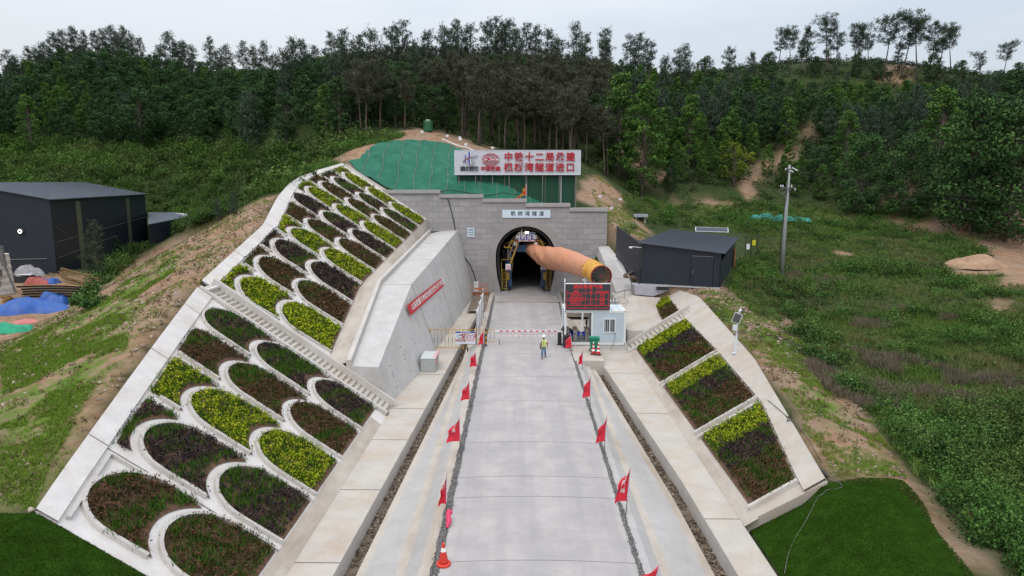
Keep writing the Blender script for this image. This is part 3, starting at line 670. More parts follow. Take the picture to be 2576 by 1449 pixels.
# ------------------------------------------------------------------ stairs
def stairs(name, P, ya, yb, s0, s1, n, label, skew=0.0, side=.26, rail=.2):
    root = thing(name, P((ya + yb) / 2, s0), label, 'staircase'); L = (s1 - s0) / n
    st = MB()
    for i in range(n):
        a_ = P(ya, s0 + i * L); b_ = P(yb, s0 + i * L); c_ = P(ya, s0 + (i + 1) * L); d_ = P(yb, s0 + (i + 1) * L); z0, z1 = a_[2], c_[2]
        st.add([(a_[0], a_[1], z0 - .5), (b_[0], b_[1], z0 - .5), (d_[0], d_[1], z0 - .5), (c_[0], c_[1], z0 - .5), (a_[0], a_[1], z1), (b_[0], b_[1], z1), (d_[0], d_[1], z1), (c_[0], c_[1], z1)],
               [(0, 1, 2, 3), (4, 5, 6, 7), (0, 1, 5, 4), (1, 2, 6, 5), (2, 3, 7, 6), (3, 0, 4, 7)])
    into(root, st.build('steps', M_BEIGE if False else M_CONC))
    for y_a, y_b, hh in ((ya - side, ya, rail), (yb, yb + side, rail + .25)):
        ss = np.linspace(s0 - .1, s1, 12)
        rows = [[P(y_a, s, -.6), P(y_a, s, hh), P(y_b, s, hh), P(y_b, s, -.6)] for s in ss]; b = MB().grid(rows); k = len(b.v) - 4
        b.f += [(0, 1, 2, 3), (k, k + 1, k + 2, k + 3)]
        into(root, b.build('side_wall', M_KERB))
    return root
stairs('staircase', low, 38.15, 39.35, .15, 13.3, 38, 'long concrete staircase climbing the left slope between the two arch lattices')
into(bpy.data.objects['staircase'], MB().box((0, 0, 0), (.7, 1.7, .12), M=T3(low(38.75, 13.1)[0] + .1, low(38.75, 13.1)[1], low(38.75, 13.1)[2] + .02)).build('landing', M_WHITE))

# ------------------------------------------------------------------ left wing wall with walkway
ww = thing('retaining_wall', WALL_B(60), 'sloping concrete retaining wall left of the road, carrying the red banner', 'retaining wall')
SY = [39.9, 43, 46.5, 50, 53.5, 58, 63, 68, 73, 78, 81.2]
rows = [[(WALL_B(Y)[0] + .0, Y, -.32), WALL_T(Y), (CURB_I(Y)[0] - .02, Y, CURB_I(Y)[2]), (CURB_I(Y)[0] - .6, Y, -.4)] for Y in SY]
b = MB().grid(rows); b.f.append((0, 1, 2, 3)); into(ww, b.build('wall_body', M_WALL))
rows = [[(CURB_I(Y)[0], Y, CURB_I(Y)[2] - .05), (CURB_I(Y)[0], Y, CURB_I(Y)[2] + .38), (CURB_I(Y)[0] - .3, Y, CURB_I(Y)[2] + .38), (CURB_I(Y)[0] - .3, Y, CURB_I(Y)[2] - .9)] for Y in SY]
rows[0] = [(x, y - .012, z) for x, y, z in rows[0]]
b = MB().grid(rows); b.f.append((0, 1, 2, 3)); into(ww, b.build('kerb', M_KERB))
jt = MB()
for Y in (53.5, 63.5, 72.5):
    p0, p1, p2 = Vector(WALL_B(Y)), Vector(WALL_T(Y)), Vector(CURB_I(Y)); jt.bar(p0 + Vector((.004, 0, .02)), p1 + Vector((.004, 0, .003)), .03, .014); jt.bar(p1 + Vector((0, 0, .003)), p2 + Vector((.02, 0, .004)), .03, .012)
into(ww, jt.build('joint', M_JOINT))
hl = MB()
for Y in np.arange(42, 80, 3.2):
    p0, p1 = Vector(WALL_B(Y)), Vector(WALL_T(Y))
    for f in (.18, .42, .66, .9):
        if (p1 - p0).length * f > .3: q = p0.lerp(p1, f) if f < .8 or Y > 50 else p0.lerp(p1, .5); hl.box((q.x + .003, q.y, q.z), (.02, .07, .10))
into(ww, hl.build('weep_hole', M_JOINT))

# ------------------------------------------------------------------ right slope
sr = thing('panelled_slope', rgt(40, 2), 'grey concrete panelled slope with square beds on the right of the road', 'slope lattice')
ysr = list(np.arange(25.2, 64.6, 1.2)) + [64.6]
def rp0(s): return 25.4 - .08 * s
into(sr, sheet('panel', slope_panel(rgt, ysr, -.02, R_OUT, y0_fn=rp0, ns=9), M_CONC))
into(sr, MB().grid([[rgt(rp0(s), s, 0), rgt(rp0(s), s, -1.2)] for s in np.linspace(0, 3.6, 6)]).build('end_face', M_CONC))
into(sr, MB().grid([[rgt(Y, R_IN(Y) + .02, 0), rgt(Y, R_IN(Y) + .02, .13), rgt(Y, R_OUT(Y), .13), rgt(Y, R_OUT(Y) + .02, -1.)] for Y in ysr]).build('coping', M_CONC))
into(sr, MB().grid([[rgt(Y, 0, .008), rgt(Y, .6, .02), rgt(Y, .62, 0)] for Y in ysr if Y < 53]).build('toe_strip', M_BEIGE))
for ya, yb in ((26.0, 33.7), (34.35, 42.5), (43.1, 52.6)):
    for Y in (ya, yb):
        b = MB().grid([[rgt(Y - .09, s, -.02), rgt(Y - .09, s, .2), rgt(Y + .09, s, .2), rgt(Y + .09, s, -.02)] for s in np.linspace(.55, R_IN(Y), 6)]); k = len(b.v) - 4; b.f += [(0, 1, 2, 3), (k, k + 1, k + 2, k + 3)]
        into(sr, b.build('divider', M_KERB))
NM = ['nearest', 'middle', 'farthest of the three large']
for i, (ya, yb) in enumerate(((26.15, 33.55), (34.5, 42.35), (43.25, 52.45))):
    w_ = yb - ya
    for k, f0, f1, gr in (('R', 0, .40, .5), ('P', .40, .71, .35), ('Y', .71, 1.0, .12)):
        cells = [(y, .64, R_IN(y) - .08) for y in np.linspace(ya + f0 * w_, ya + f1 * w_, 12)]
        planting(rgt, cells, k, f'{KIND[k][1]} stripe in the {NM[i]} square bed on the right slope', 'planted stripes on the right slope', ya, gr)
for k, f0, f1, gr in (('R', 0, .5, .2), ('Y', .5, 1, .1)):
    cells = [(y, 3.75 + .09 * (y - 55.2), R_IN(y) - .05) for y in np.linspace(55.3 + f0 * 7.6, 55.3 + f1 * 7.6, 10)]
    planting(rgt, cells, k, f'{KIND[k][1]} half of the small bed beyond the right staircase, below the shed', 'planted stripes on the right slope', 56, gr)
stairs('staircase', rgt, 53.1, 54.4, 0, 6.1, 16, 'short concrete staircase climbing the right slope beside the guard booth', rail=.12)
# ------------------------------------------------------------------ portal wall
PY = 81.0
def pz(px, py, Y=PY): q = atY(px, py, Y); return q[0], q[2]
m, t, b = nodes_of('portal_blocks'); g = nn(t, 'ShaderNodeNewGeometry'); sp_ = nn(t, 'ShaderNodeSeparateXYZ'); cb = nn(t, 'ShaderNodeCombineXYZ')
t.links.new(g.outputs['Position'], sp_.inputs[0]); t.links.new(sp_.outputs['X'], cb.inputs['X']); t.links.new(sp_.outputs['Z'], cb.inputs['Y'])
br = nn(t, 'ShaderNodeTexBrick'); t.links.new(cb.outputs[0], br.inputs['Vector'])
br.inputs['Scale'].default_value = 1.0; br.inputs['Brick Width'].default_value = 1.27; br.inputs['Row Height'].default_value = .64; br.inputs['Mortar Size'].default_value = .018; br.inputs['Mortar Smooth'].default_value = .1
br.inputs['Color1'].default_value = (.285, .275, .28, 1); br.inputs['Color2'].default_value = (.345, .335, .34, 1); br.inputs['Mortar'].default_value = (.17, .165, .17, 1); br.offset = .5
p = pos(t); cc = mixc(t, .5, br.outputs['Color'], ramp(t, noise(t, p, 2.2, 7, .7), [(.3, .78), (.62, 1.08)]), 'MULTIPLY')
cc = mixc(t, ramp(t, noise(t, pos(t, (1, 1, .18)), .8, 6, .65), [(.56, 0.), (.74, .4)]), cc, (.23, .22, .215))
t.links.new(cc, b.inputs['Base Color']); b.inputs['Roughness'].default_value = .85; b.inputs['Specular IOR Level'].default_value = .2
bump(t, b, br.outputs['Fac'], -.4, .02)
M_BLOCK = m
M_RING = concrete('portal_ring', (.31, .30, .295), (.235, .225, .215), .5, streak=False)
M_COPE = concrete('coping_concrete', (.36, .35, .345), (.27, .25, .235), .5)
steps_px = [(969, 1106, 477.7), (1106, 1214, 489), (1214, 1323.6, 500.2), (1323.6, 1433.3, 511.5), (1433.3, 1528, 523.4)]
ST = []
for x0, x1, y in steps_px: ST.append((pz(x0, y)[0], pz(x1, y)[0], pz(x1, y)[1]))
ST[0] = (-18.5, ST[0][1], ST[0][2])
OCX = .82
def opening(e=0.0, nb=24):
    R_ = 3.58 + e; pts = [(OCX - 2.96 - e, -.4), (OCX - 3.05 - e, .35), (OCX - 3.40 - e, 1.8), (OCX - 3.55 - e, 3.1)]
    pts += [(OCX - R_ * math.cos(a_), 4.35 + R_ * math.sin(a_)) for a_ in np.linspace(0, math.pi, nb)]
    return pts + [(2 * OCX - x, z) for x, z in reversed(pts[:4])]
pw = thing('portal_wall', (OCX, PY, 0), 'grey block-faced tunnel portal wall with stepped coping and horseshoe opening', 'portal wall')
body_top = [(s[0], s[2] - .42) for s in ST for _ in (0,)]
outer = [(-18.5, -.4)]
prof = []
for x0, x1, z in ST: prof += [(x0, z - .42), (x1, z - .42)]
op = opening(.92)
poly = [(-18.5, -.5)] + prof + [(ST[-1][1], -.5)] + [(op[-1][0], -.5)] + list(reversed(op[1:-1])) + [(op[0][0], -.5)]
into(pw, MB().prism(poly, PY, PY + 1.3).build('block_facing', M_BLOCK))
cp_ = None
for i, (x0, x1, z) in enumerate(ST):
    into(pw, MB().box(((x0 + x1) / 2, PY + .6, z - .21), (x1 - x0 + .16 - (.0), 1.56, .42)).build('coping', M_COPE, bevel=.03))
ringp = [(op[0][0], -.5)] + op[1:-1] + [(op[-1][0], -.5)]; inn_ = opening(0.0); inn_ = [(inn_[0][0], -.5)] + inn_[1:-1] + [(inn_[-1][0], -.5)]
b = MB(); n_ = len(ringp)
for y in (PY - .05, PY + 1.4): b.v += [(x, y, z) for x, z in ringp] + [(x, y, z) for x, z in inn_]
for i in range(n_ - 1):
    b.f += [(i, i + 1, n_ + i + 1, n_ + i), (2 * n_ + i, 3 * n_ + i, 3 * n_ + i + 1, 2 * n_ + i + 1), (n_ + i, n_ + i + 1, 3 * n_ + i + 1, 3 * n_ + i), (i, 2 * n_ + i, 2 * n_ + i + 1, i + 1)]
into(pw, b.build('arch_ring', M_RING))
pl0 = pz(1263.5, 527.8); pl1 = pz(1384.5, 548)
M_PLAQUE = mat('plaque_face', (.55, .66, .74), .5, .05, 2); M_INK = mat('ink_black', (.02, .02, .025), .6, .1, 3)
pq = thing('name_plaque', ((pl0[0] + pl1[0]) / 2, PY - .06, (pl0[1] + pl1[1]) / 2), 'long pale blue tunnel name plaque on the portal wall above the arch', 'plaque')
MB().box((0, 0, 0), (pl1[0] - pl0[0], .07, pl0[1] - pl1[1])).build('plate', M_PLAQUE, pq, bevel=.01)
lettering('name_lettering', '枫树湾隧道', .60, M_INK, pq, T3(.12, -.045, 0), .015, .012, 1.78)
p0_, p1_ = pz(1175, 573), pz(1193.5, 596)
pq = thing('date_plaque', ((p0_[0] + p1_[0]) / 2, PY - .05, (p0_[1] + p1_[1]) / 2), 'small pale blue plaque on the portal wall to the left of the arch', 'plaque')
MB().box((0, 0, 0), (p1_[0] - p0_[0], .06, p0_[1] - p1_[1])).build('plate', M_PLAQUE, pq, bevel=.01)
for i, s in enumerate(('枫树湾', '长1201米', '2024年')): lettering('lettering', s, .19, M_INK, pq, T3(0, -.04, .30 - .3 * i), .012, .01)

# ------------------------------------------------------------------ tunnel behind the portal
M_LIN = mat('tunnel_lining', (.10, .098, .095), .9, .25, 1.2, dirt=(.05, .048, .045), dirt_scale=.8)
tn = thing('tunnel_tube', (OCX, PY + 1.4, 0), 'dark concrete tunnel tube running into the hill behind the arch', 'tunnel')
rows = []
for y in (PY + 1.38, 90, 100, 112, 126): rows.append([(x, y, z) for x, z in inn_])
into(tn, MB().grid(rows).build('lining', M_LIN, smooth=True))
into(tn, MB().prism(opening(.2), 126, 126.4).build('tunnel_end', M_LIN))
structure(sheet('tunnel_floor', [[(-2.9, y, .0), (4.6, y, .0)] for y in (78.19, 84, 95, 110, 126)], concrete('tunnel_floor', (.30, .29, .29), (.2, .19, .18), .5)))
M_PLATE = concrete('steel_plate', (.33, .31, .30), (.27, .22, .18), .7)
for x0, x1, y0, y1, lab in ((-2.2, 3.9, 75.9, 78.1, 'farther worn road plate lying across the tunnel mouth'), (-2.5, 4.6, 73.9, 75.85, 'nearer worn road plate lying before the tunnel mouth')):
    tag(MB().box(((x0 + x1) / 2, (y0 + y1) / 2, .078), (x1 - x0, y1 - y0, .035)).build('road_plate', M_PLATE), lab, 'road plate', 'road plates at the tunnel mouth')
M_MUDW = mat('wet_ground', (.15, .115, .085), .45, .3, 1.4, dirt=(.30, .25, .20), dirt_scale=.9, dirt_amt=.8)
structure(sheet('apron', [[(-5.3, y, -.02), (-2.75, y, -.02)] for y in (69, 73, 77, 81)], M_MUDW))
structure(sheet('apron', [[(4.3, y, -.015), (9.0, y, -.015)] for y in (66, 73, 77, 81)], M_MUDW))

# ------------------------------------------------------------------ lining trolley in the mouth
TY = 82.3
def tp(x, y, Y=TY): q = atY(1220.1 + .1302 * x, 553.5 + .1302 * y, Y); return Vector(q)
M_TYEL = mat('trolley_yellow', (.34, .215, .03), .5, .2, 5, dirt=(.12, .085, .04), dirt_scale=3); M_TBLU = mat('trolley_blue', (.025, .07, .16), .5, .2, 3, dirt=(.03, .035, .05), dirt_scale=2)
M_TBLK = mat('trolley_black', (.022, .022, .025), .6, .3, 4); M_SWHITE = mat('sign_white', (.72, .74, .78), .5, .04, 2); M_SBLUE = mat('sign_blue', (.025, .045, .27), .5, .06, 2); M_SRED = mat('sign_red', (.55, .022, .04), .5, .06, 3)
M_LRED = mat('letter_red', (.42, .012, .025), .5, .06, 3); M_LWHITE = mat('letter_white', (.78, .78, .78), .5, .04, 3)
tr = thing('lining_trolley', (OCX, TY, 0), 'yellow and blue lining trolley filling the tunnel mouth, with two ladders and signs', 'trolley')
o1, o2 = opening(-.12), opening(-.42); o1 = o1[1:-1]; o2 = o2[1:-1]; b = MB(); n_ = len(o1)
for y in (81.9, 84.5): b.v += [(x, y, z) for x, z in o1] + [(x, y, z) for x, z in o2]
for i in range(n_ - 1): b.f += [(i, i + 1, n_ + i + 1, n_ + i), (2 * n_ + i, 3 * n_ + i, 3 * n_ + i + 1, 2 * n_ + i + 1), (n_ + i, n_ + i + 1, 3 * n_ + i + 1, 3 * n_ + i), (i, 2 * n_ + i, 2 * n_ + i + 1, i + 1)]
into(tr, b.build('formwork_rim', M_TBLK))
for s_ in (0, 1):
    fl = (lambda x: x) if s_ == 0 else (lambda x: 1595 - x)
    into(tr, MB().bar(tp(fl(648), 415), tp(fl(488), 850), .22, .2).build('brace', M_TYEL))
    st = MB()
    for f in (.16, .24, .32, .52, .60, .68, .76, .92, .98):
        c = tp(fl(648), 415).lerp(tp(fl(488), 850), f) + Vector((0, -.105, 0)); dx = .11
        st.add([(c.x - dx, c.y, c.z - .13), (c.x + dx, c.y, c.z + .01), (c.x + dx, c.y, c.z + .12), (c.x - dx, c.y, c.z - .02)], [(0, 1, 2, 3)])
    into(tr, st.build('warning_stripe', M_SRED))
    wt = MB(); wt.bar(tp(fl(633), 455) + Vector((0, -.102, 0)), tp(fl(592), 570) + Vector((0, -.102, 0)), .2, .01, up=(0, 1, 0)); wt.bar(tp(fl(572), 625) + Vector((0, -.102, 0)), tp(fl(525), 745) + Vector((0, -.102, 0)), .2, .01, up=(0, 1, 0)); into(tr, wt.build('brace_band', M_LWHITE))
    fr = MB()
    for a_, c_, w_ in (((605, 290), (455, 715), .09), ((455, 715), (540, 760), .08), ((530, 385), (450, 525), .22), ((365, 525), (520, 535), .16), ((370, 480), (370, 525), .08), ((500, 580), (585, 600), .07), ((310, 765), (540, 760), .08), ((445, 570), (440, 740), .05), ((590, 300), (480, 420), .05), ((480, 420), (400, 460), .05), ((320, 800), (320, 960), .07), ((540, 800), (515, 1000), .05)):
        fr.bar(tp(fl(a_[0]), a_[1]), tp(fl(c_[0]), c_[1]), w_)
    into(tr, fr.build('frame', M_TYEL))
    lg = MB()
    q0, q1 = tp(fl(470), 1290, 82.8), tp(fl(470), 560, 82.8); lg.bar(q0, q1, .55, .5); lg.box(((tp(fl(470), 1220).x), TY + .3, tp(0, 1220).z), (.62, .7, .8))
    into(tr, lg.build('leg', M_TBLU))
    into(tr, MB().lathe([(.14, -.1), (.17, -.06), (.17, .06), (.14, .1)], 14, T3(*tp(fl(447), 1225, 81.92)) @ Matrix.Rotation(R(90), 4, 'X')).build('wheel', M_TBLK))
    into(tr, MB().box(tuple(tp(fl(448), 1085, 82.2)), (.30, .3, .85)).build('jack', M_TYEL))
    ld = MB(); x0, x1 = fl(325), fl(412)
    for xx in (x0, x1): ld.bar(tp(xx, 960, 81.75), tp(xx + (4 if s_ == 0 else -4), 1345, 81.75), .07)
    for k in range(9): y = 965 + k * 45; ld.bar(tp(x0, y, 81.75), tp(x1, y, 81.75), .06, .05)
    into(tr, ld.build('ladder', M_TYEL))
    into(tr, MB().bar(tp(fl(455), 1360, 80.9), tp(fl(515), 1240, 90), .09, .12).build('rail', M_TBLK))
    so_ = MB()
    for q in range(6): so_.box((tp(fl(360 + q * 14), 600 + q * 60, 84).x, 84.2, tp(0, 600 + q * 60, 84).z), (.35, .5, .3))
    into(tr, so_.build('machinery', M_TBLK))
bm_ = MB(); bm_.bar(tp(540, 350, 82.9), tp(1055, 350, 82.9), .4, .5); bm_.bar(tp(520, 545, 83.1), tp(1075, 545, 83.1), .5, .85); into(tr, bm_.build('cross_beam', M_TBLU))
into(tr, MB().bar(tp(500, 400, 82.5), tp(1095, 400, 82.5), .18, .18).build('walkway_beam', M_TYEL))
into(tr, MB().bar(tp(640, 215, 82.6), tp(950, 215, 82.6), .06, .06).bar(tp(775, 185, 82.6), tp(775, 250, 82.6), .4, .3).build('top_frame', M_TYEL))
def panel(name, parent, x0, y0, x1, y1, Y, mat_, th=.05):
    a_, c_ = atY(x0, y0, Y), atY(x1, y1, Y); return into(parent, MB().box(((a_[0] + c_[0]) / 2, Y, (a_[2] + c_[2]) / 2), (c_[0] - a_[0], th, a_[2] - c_[2])).build(name, mat_))
def dpx(x, y): return 1220.1 + .1302 * x, 553.5 + .1302 * y
board = thing('trolley_signboard', tp(800, 326, 81.9), 'blue and white signboard hung across the top of the lining trolley', 'signboard')
panel('plate', board, *dpx(632, 240), *dpx(968, 412), 81.9, M_SWHITE); panel('blue_band', board, *dpx(633, 290), *dpx(967, 380), 81.87, M_SBLUE)
q = tp(800, 335, 81.84); into(board, lettering('lettering', '衬砌台车', .62, M_LWHITE, None, T3(q.x, q.y, q.z), .01, .02, 1.15))
q = tp(800, 396, 81.86); into(board, lettering('lettering', '安全第一 预防为主 文明施工 以人为本', .17, M_LRED, None, T3(q.x, q.y, q.z), .01, .02))
for i in range(8):
    c = tp(652 + 42 * i, 262, 81.86)
    if i < 4: into(board, MB().prism([(c.x - .13, c.z - .10), (c.x + .13, c.z - .10), (c.x, c.z + .13)], 81.855, 81.87).build('warning_icon', M_TYEL))
    else: into(board, MB().lathe([(.115, -.01), (.115, .01)], 14, T3(c.x, 81.86, c.z) @ Matrix.Rotation(R(90), 4, 'X')).build('duty_icon', M_SBLUE))
    into(board, MB().box((c.x, 81.86, c.z - .17), (.2, .012, .035)).build('caption', M_INK))
for xx in (655, 943):
    c = tp(xx, 330, 81.85); into(board, MB().lathe([(.125, -.01), (.125, .01)], 16, T3(c.x, 81.85, c.z) @ Matrix.Rotation(R(90), 4, 'X')).build('round_emblem', M_LWHITE)); into(board, MB().box((c.x, 81.835, c.z), (.15, .01, .06)).build('emblem_bar', M_LRED))
def small_sign(x0, y0, x1, y1, kind, label):
    c = tp((x0 + x1) / 2, (y0 + y1) / 2, 81.6); s = thing('safety_sign', c, label, 'safety sign', 'safety signs on the trolley')
    a_, d_ = tp(x0, y0, 81.6), tp(x1, y1, 81.6); W_, H_ = d_.x - a_.x, a_.z - d_.z
    MB().box((0, 0, 0), (W_, .04, H_)).build('plate', M_SWHITE, s)
    if kind == 'warn':
        MB().prism([(-.17, -.06), (.17, -.06), (0, .24)], -.035, -.022).build('triangle', M_INK, s); MB().prism([(-.12, -.03), (.12, -.03), (0, .18)], -.04, -.034).build('triangle_field', M_TYEL, s)
    else:
        col = M_SBLUE if kind == 'duty' else M_SRED; r_ = W_ * .36
        MB().lathe([(r_, -.01), (r_, .01)], 20, T3(0, -.03, H_ * .08) @ Matrix.Rotation(R(90), 4, 'X')).build('disc', col, s)
        MB().lathe([(r_ * .74, -.01), (r_ * .74, .01)], 20, T3(0, -.04, H_ * .08) @ Matrix.Rotation(R(90), 4, 'X')).build('disc_field', M_SWHITE, s)
        if kind == 'ban': MB().bar((-r_ * .6, -.055, H_ * .08 + r_ * .6), (r_ * .6, -.055, H_ * .08 - r_ * .6), .04, .01, up=(0, 1, 0)).build('slash', col, s)
        else: MB().lathe([(r_ * .5, -.01), (r_ * .5, .01)], 12, T3(0, -.052, H_ * .0) @ Matrix.Rotation(R(90), 4, 'X')).build('helmet_icon', col, s)
    MB().box((0, -.028, -H_ * .38), (W_ * .7, .012, H_ * .13)).build('caption', M_SRED if kind == 'ban' else (M_SBLUE if kind == 'duty' else M_INK), s)
    if H_ > .8: MB().box((0, -.028, H_ * .45), (W_ * .98, .012, H_ * .09)).build('header', M_SBLUE, s)
small_sign(400, 850, 495, 965, 'ban', 'white prohibition sign with red ring above the left ladder'); small_sign(1083, 855, 1172, 960, 'duty', 'white sign with blue disc above the right ladder')
small_sign(557, 425, 610, 490, 'warn', 'small warning triangle sign beside the left striped brace'); small_sign(963, 435, 1013, 505, 'ban', 'small prohibition sign beside the duct mouth')
fl_ = thing('floodlight', tp(810, 240, 81.8), 'lit twin floodlight above the trolley signboard', 'floodlight')
for dx in (-.11, .11): MB().box((dx, 0, 0), (.2, .1, .2)).build('housing', M_TBLK, fl_); MB().box((dx, -.06, 0), (.18, .02, .18)).build('lens', emit('lamp_white', (1, .97, .9), 9), fl_)
c = tp(707, 215, 81.8); tag(MB().lathe([(.03, -.2), (.05, -.15), (.05, .12), (.02, .2)], 8, T3(c.x, c.y, c.z)).build('signal_lamp', M_SWHITE), 'small white lamp standing left of the floodlight', 'lamp')

# ------------------------------------------------------------------ ventilation fan and duct
M_DUCT = mat('duct_orange', (.56, .25, .14), .55, .13, 1.6, bumps=.25, dirt=(.46, .27, .20), dirt_scale=1.1, dirt_amt=.6)
ax0, ax1 = Vector(atY(1513, 695, 58.3)), Vector(atY(1486.5, 677, 61.6)); axd = (ax0 - ax1).normalized()
fanM = Matrix.Translation(ax1) @ axd.to_track_quat('Z', 'Y').to_matrix().to_4x4(); FL = (ax0 - ax1).length; FR = .90
M_FYEL = mat('fan_yellow', (.62, .33, .055), .45, .1, 2, dirt=(.40, .22, .06), dirt_scale=1); M_FRED = mat('fan_red', (.17, .02, .022), .5, .2, 4)
fan = thing('ventilation_fan', ax1, 'big yellow axial ventilation fan with red rim on the right of the tunnel mouth', 'fan')
prf = [(FR * .97, 0)]
for k in range(4): zz = FL * (.08 + .25 * k); prf += [(FR * .97, zz), (FR * 1.035, zz + .02), (FR * 1.035, zz + .14), (FR * .97, zz + .16)]
prf += [(FR * .97, FL - .12)]
b = MB()
for i, (r_, z) in enumerate(prf):
    for j in range(36): a_ = 2 * math.pi * j / 36; b.v.append(tuple(fanM @ Vector((r_ * math.cos(a_), r_ * math.sin(a_), z))))
for i in range(len(prf) - 1):
    for j in range(36): b.f.append((i * 36 + j, i * 36 + (j + 1) % 36, (i + 1) * 36 + (j + 1) % 36, (i + 1) * 36 + j))
into(fan, b.build('casing', M_FYEL, smooth=False))
b = MB(); prf = [(FR * .97, FL - .12), (FR * 1.05, FL - .10), (FR * 1.05, FL + .02), (FR * .93, FL + .02), (FR * .90, FL - .25)]
for r_, z in prf:
    for j in range(36): a_ = 2 * math.pi * j / 36; b.v.append(tuple(fanM @ Vector((r_ * math.cos(a_), r_ * math.sin(a_), z))))
for i in range(4):
    for j in range(36): b.f.append((i * 36 + j, i * 36 + (j + 1) % 36, (i + 1) * 36 + (j + 1) % 36, (i + 1) * 36 + j))
into(fan, b.build('rim', M_FRED))
M_GRILL = mat('grille_grey', (.16, .155, .15), .5, .1, 4)
gr_ = MB()
for k in range(12): a_ = math.pi * 2 * k / 12; gr_.bar(fanM @ Vector((.1 * math.cos(a_), .1 * math.sin(a_), FL)), fanM @ Vector((FR * .93 * math.cos(a_), FR * .93 * math.sin(a_), FL)), .022)
for rr in np.linspace(.2, .85, 9): gr_.tube([fanM @ Vector((rr * math.cos(a_), rr * math.sin(a_), FL + .005)) for a_ in np.linspace(0, 2 * math.pi, 30)], .007, 4, False)
into(fan, gr_.build('grille', M_GRILL)); into(fan, MB().lathe([(.13, 0), (.13, .04), (.05, .06)], 14, fanM @ T3(0, 0, FL)).build('hub', M_FRED))
into(fan, MB().lathe([(FR * .96, 0), (FR * .96, .05)], 30, fanM @ T3(0, 0, FL * .4)).build('impeller', M_TBLK))
into(fan, MB().box((0, 0, 0), (.35, .3, .55), M=fanM @ T3(-FR * .98, .1, FL * .35)).build('terminal_box', M_FYEL))
fs = thing('fan_stand', (ax1.x, ax1.y, -.3), 'grey steel stand with striped legs carrying the yellow fan', 'stand')
lg = MB()
for pt in (fanM @ Vector((0, 0, .25)), fanM @ Vector((0, 0, FL - .4))):
    for dx in (-.75, .75): lg.bar((pt.x + dx * .75, pt.y, pt.z - .55), (pt.x + dx * 1.1, pt.y, -.35), .14)
    lg.bar((pt.x - .8, pt.y, pt.z - .95), (pt.x + .8, pt.y, pt.z - .95), .16)
into(fs, lg.build('leg_frame', M_SWHITE))
sr_ = MB()
pt = fanM @ Vector((0, 0, FL - .4))
for k in range(5): z = pt.z - 1.25 - .42 * k; sr_.box((pt.x - .60 - .03 * k, pt.y - .0, z), (.17, .17, .2))
into(fs, sr_.build('warning_stripe', M_SRED))
path = [Vector(atY(1489, 679, 61.3)), Vector(atY(1470, 672, 64)), Vector(atY(1440, 660, 68.5)), Vector(atY(1412, 652, 73)), Vector(atY(1388, 646, 77)), Vector(atY(1364, 641, 80.2)), Vector(atY(1345, 631, 82.4)), Vector(atY(1325, 620, 84.8)), Vector(atY(1312, 616, 92))]
rad = [.93, .98, 1.12, 1.28, 1.42, 1.12, .88, .66, .6]
P_ = []; Rr = []
for i in range(len(path) - 1):
    for k in range(10): f = k / 10; P_.append(path[i].lerp(path[i + 1], f)); Rr.append(rad[i] * (1 - f) + rad[i + 1] * f)
for _ in range(6): P_ = [P_[0]] + [(P_[i - 1] + P_[i] * 2 + P_[i + 1]) / 4 for i in range(1, len(P_) - 1)] + [P_[-1]]
b = MB(); b.tube(P_, Rr, 30, False); V = np.array(b.v).reshape(len(P_), 30, 3); C_ = np.array([tuple(p) for p in P_])[:, None]
dv = V - C_; th = np.arctan2(dv[:, :, 2], np.hypot(dv[:, :, 0], dv[:, :, 1]) * np.sign(dv[:, :, 0] + 1e-6)); ii_ = np.arange(len(P_))[:, None]
sag = np.exp(-((ii_ - 44) / 12.0) ** 2)
fold = 1 + .026 * np.sin(ii_ * 1.9 + th * .5) * (1 - sag) + .075 * sag * np.sin(th * 5 + ii_ * .42) + .05 * sag * np.sin(ii_ * .9 - th * 4) + .012 * RNG.normal(size=th.shape)
top_flat = np.where(dv[:, :, 2] > 0, 1 - .22 * sag, 1.0)
dv = dv * fold[:, :, None]; dv[:, :, 2] *= top_flat; V2 = C_ + dv
b.v = [tuple(q) for q in V2.reshape(-1, 3)]
duct = b.build('air_duct', M_DUCT, smooth=True); tag(duct, 'wrinkled orange fabric air duct sagging from the yellow fan into the tunnel', 'air duct')

# ------------------------------------------------------------------ right wing wall
FE = [(1505, 621, 80.9), (1519.5, 658, 75.5), (1537, 700, 68.5), (1549, 733, 63.5), (1557, 760, 60.3)]; BE = [(1531, 619, 80.9), (1562, 655, 75.5), (1583, 700, 68.5), (1594, 733, 63.5), (1602, 762, 60.3)]
wr = thing('wing_wall', tuple(atY(1530, 700, 70)), 'grey concrete wing wall sloping down from the portal on the right behind the fan', 'wing wall')
rows = []
for f_, b_ in zip(FE, BE):
    p, q = atY(*f_), atY(*b_); rows.append([(p[0] - .25 * (p[2] + .3) * .6, p[1], -.4), tuple(p), tuple(q), (q[0] + .3, q[1], q[2] - 2.5)])
b = MB().grid(rows); b.f.append((0, 1, 2, 3)); b.f.append(tuple(len(b.v) - 4 + i for i in range(4))); into(wr, b.build('wall_body', M_WALL))
jt = MB()
for (f_, b_) in zip(FE[1:4], BE[1:4]): jt.bar(Vector(atY(*f_)) + Vector((0, 0, .004)), Vector(atY(*b_)) + Vector((0, 0, .004)), .05, .012)
into(wr, jt.build('joint', M_JOINT))
ap = thing('concrete_apron', (9.5, 58, .9), 'sloping concrete apron between wing wall, guard booth and small right bed', 'apron')
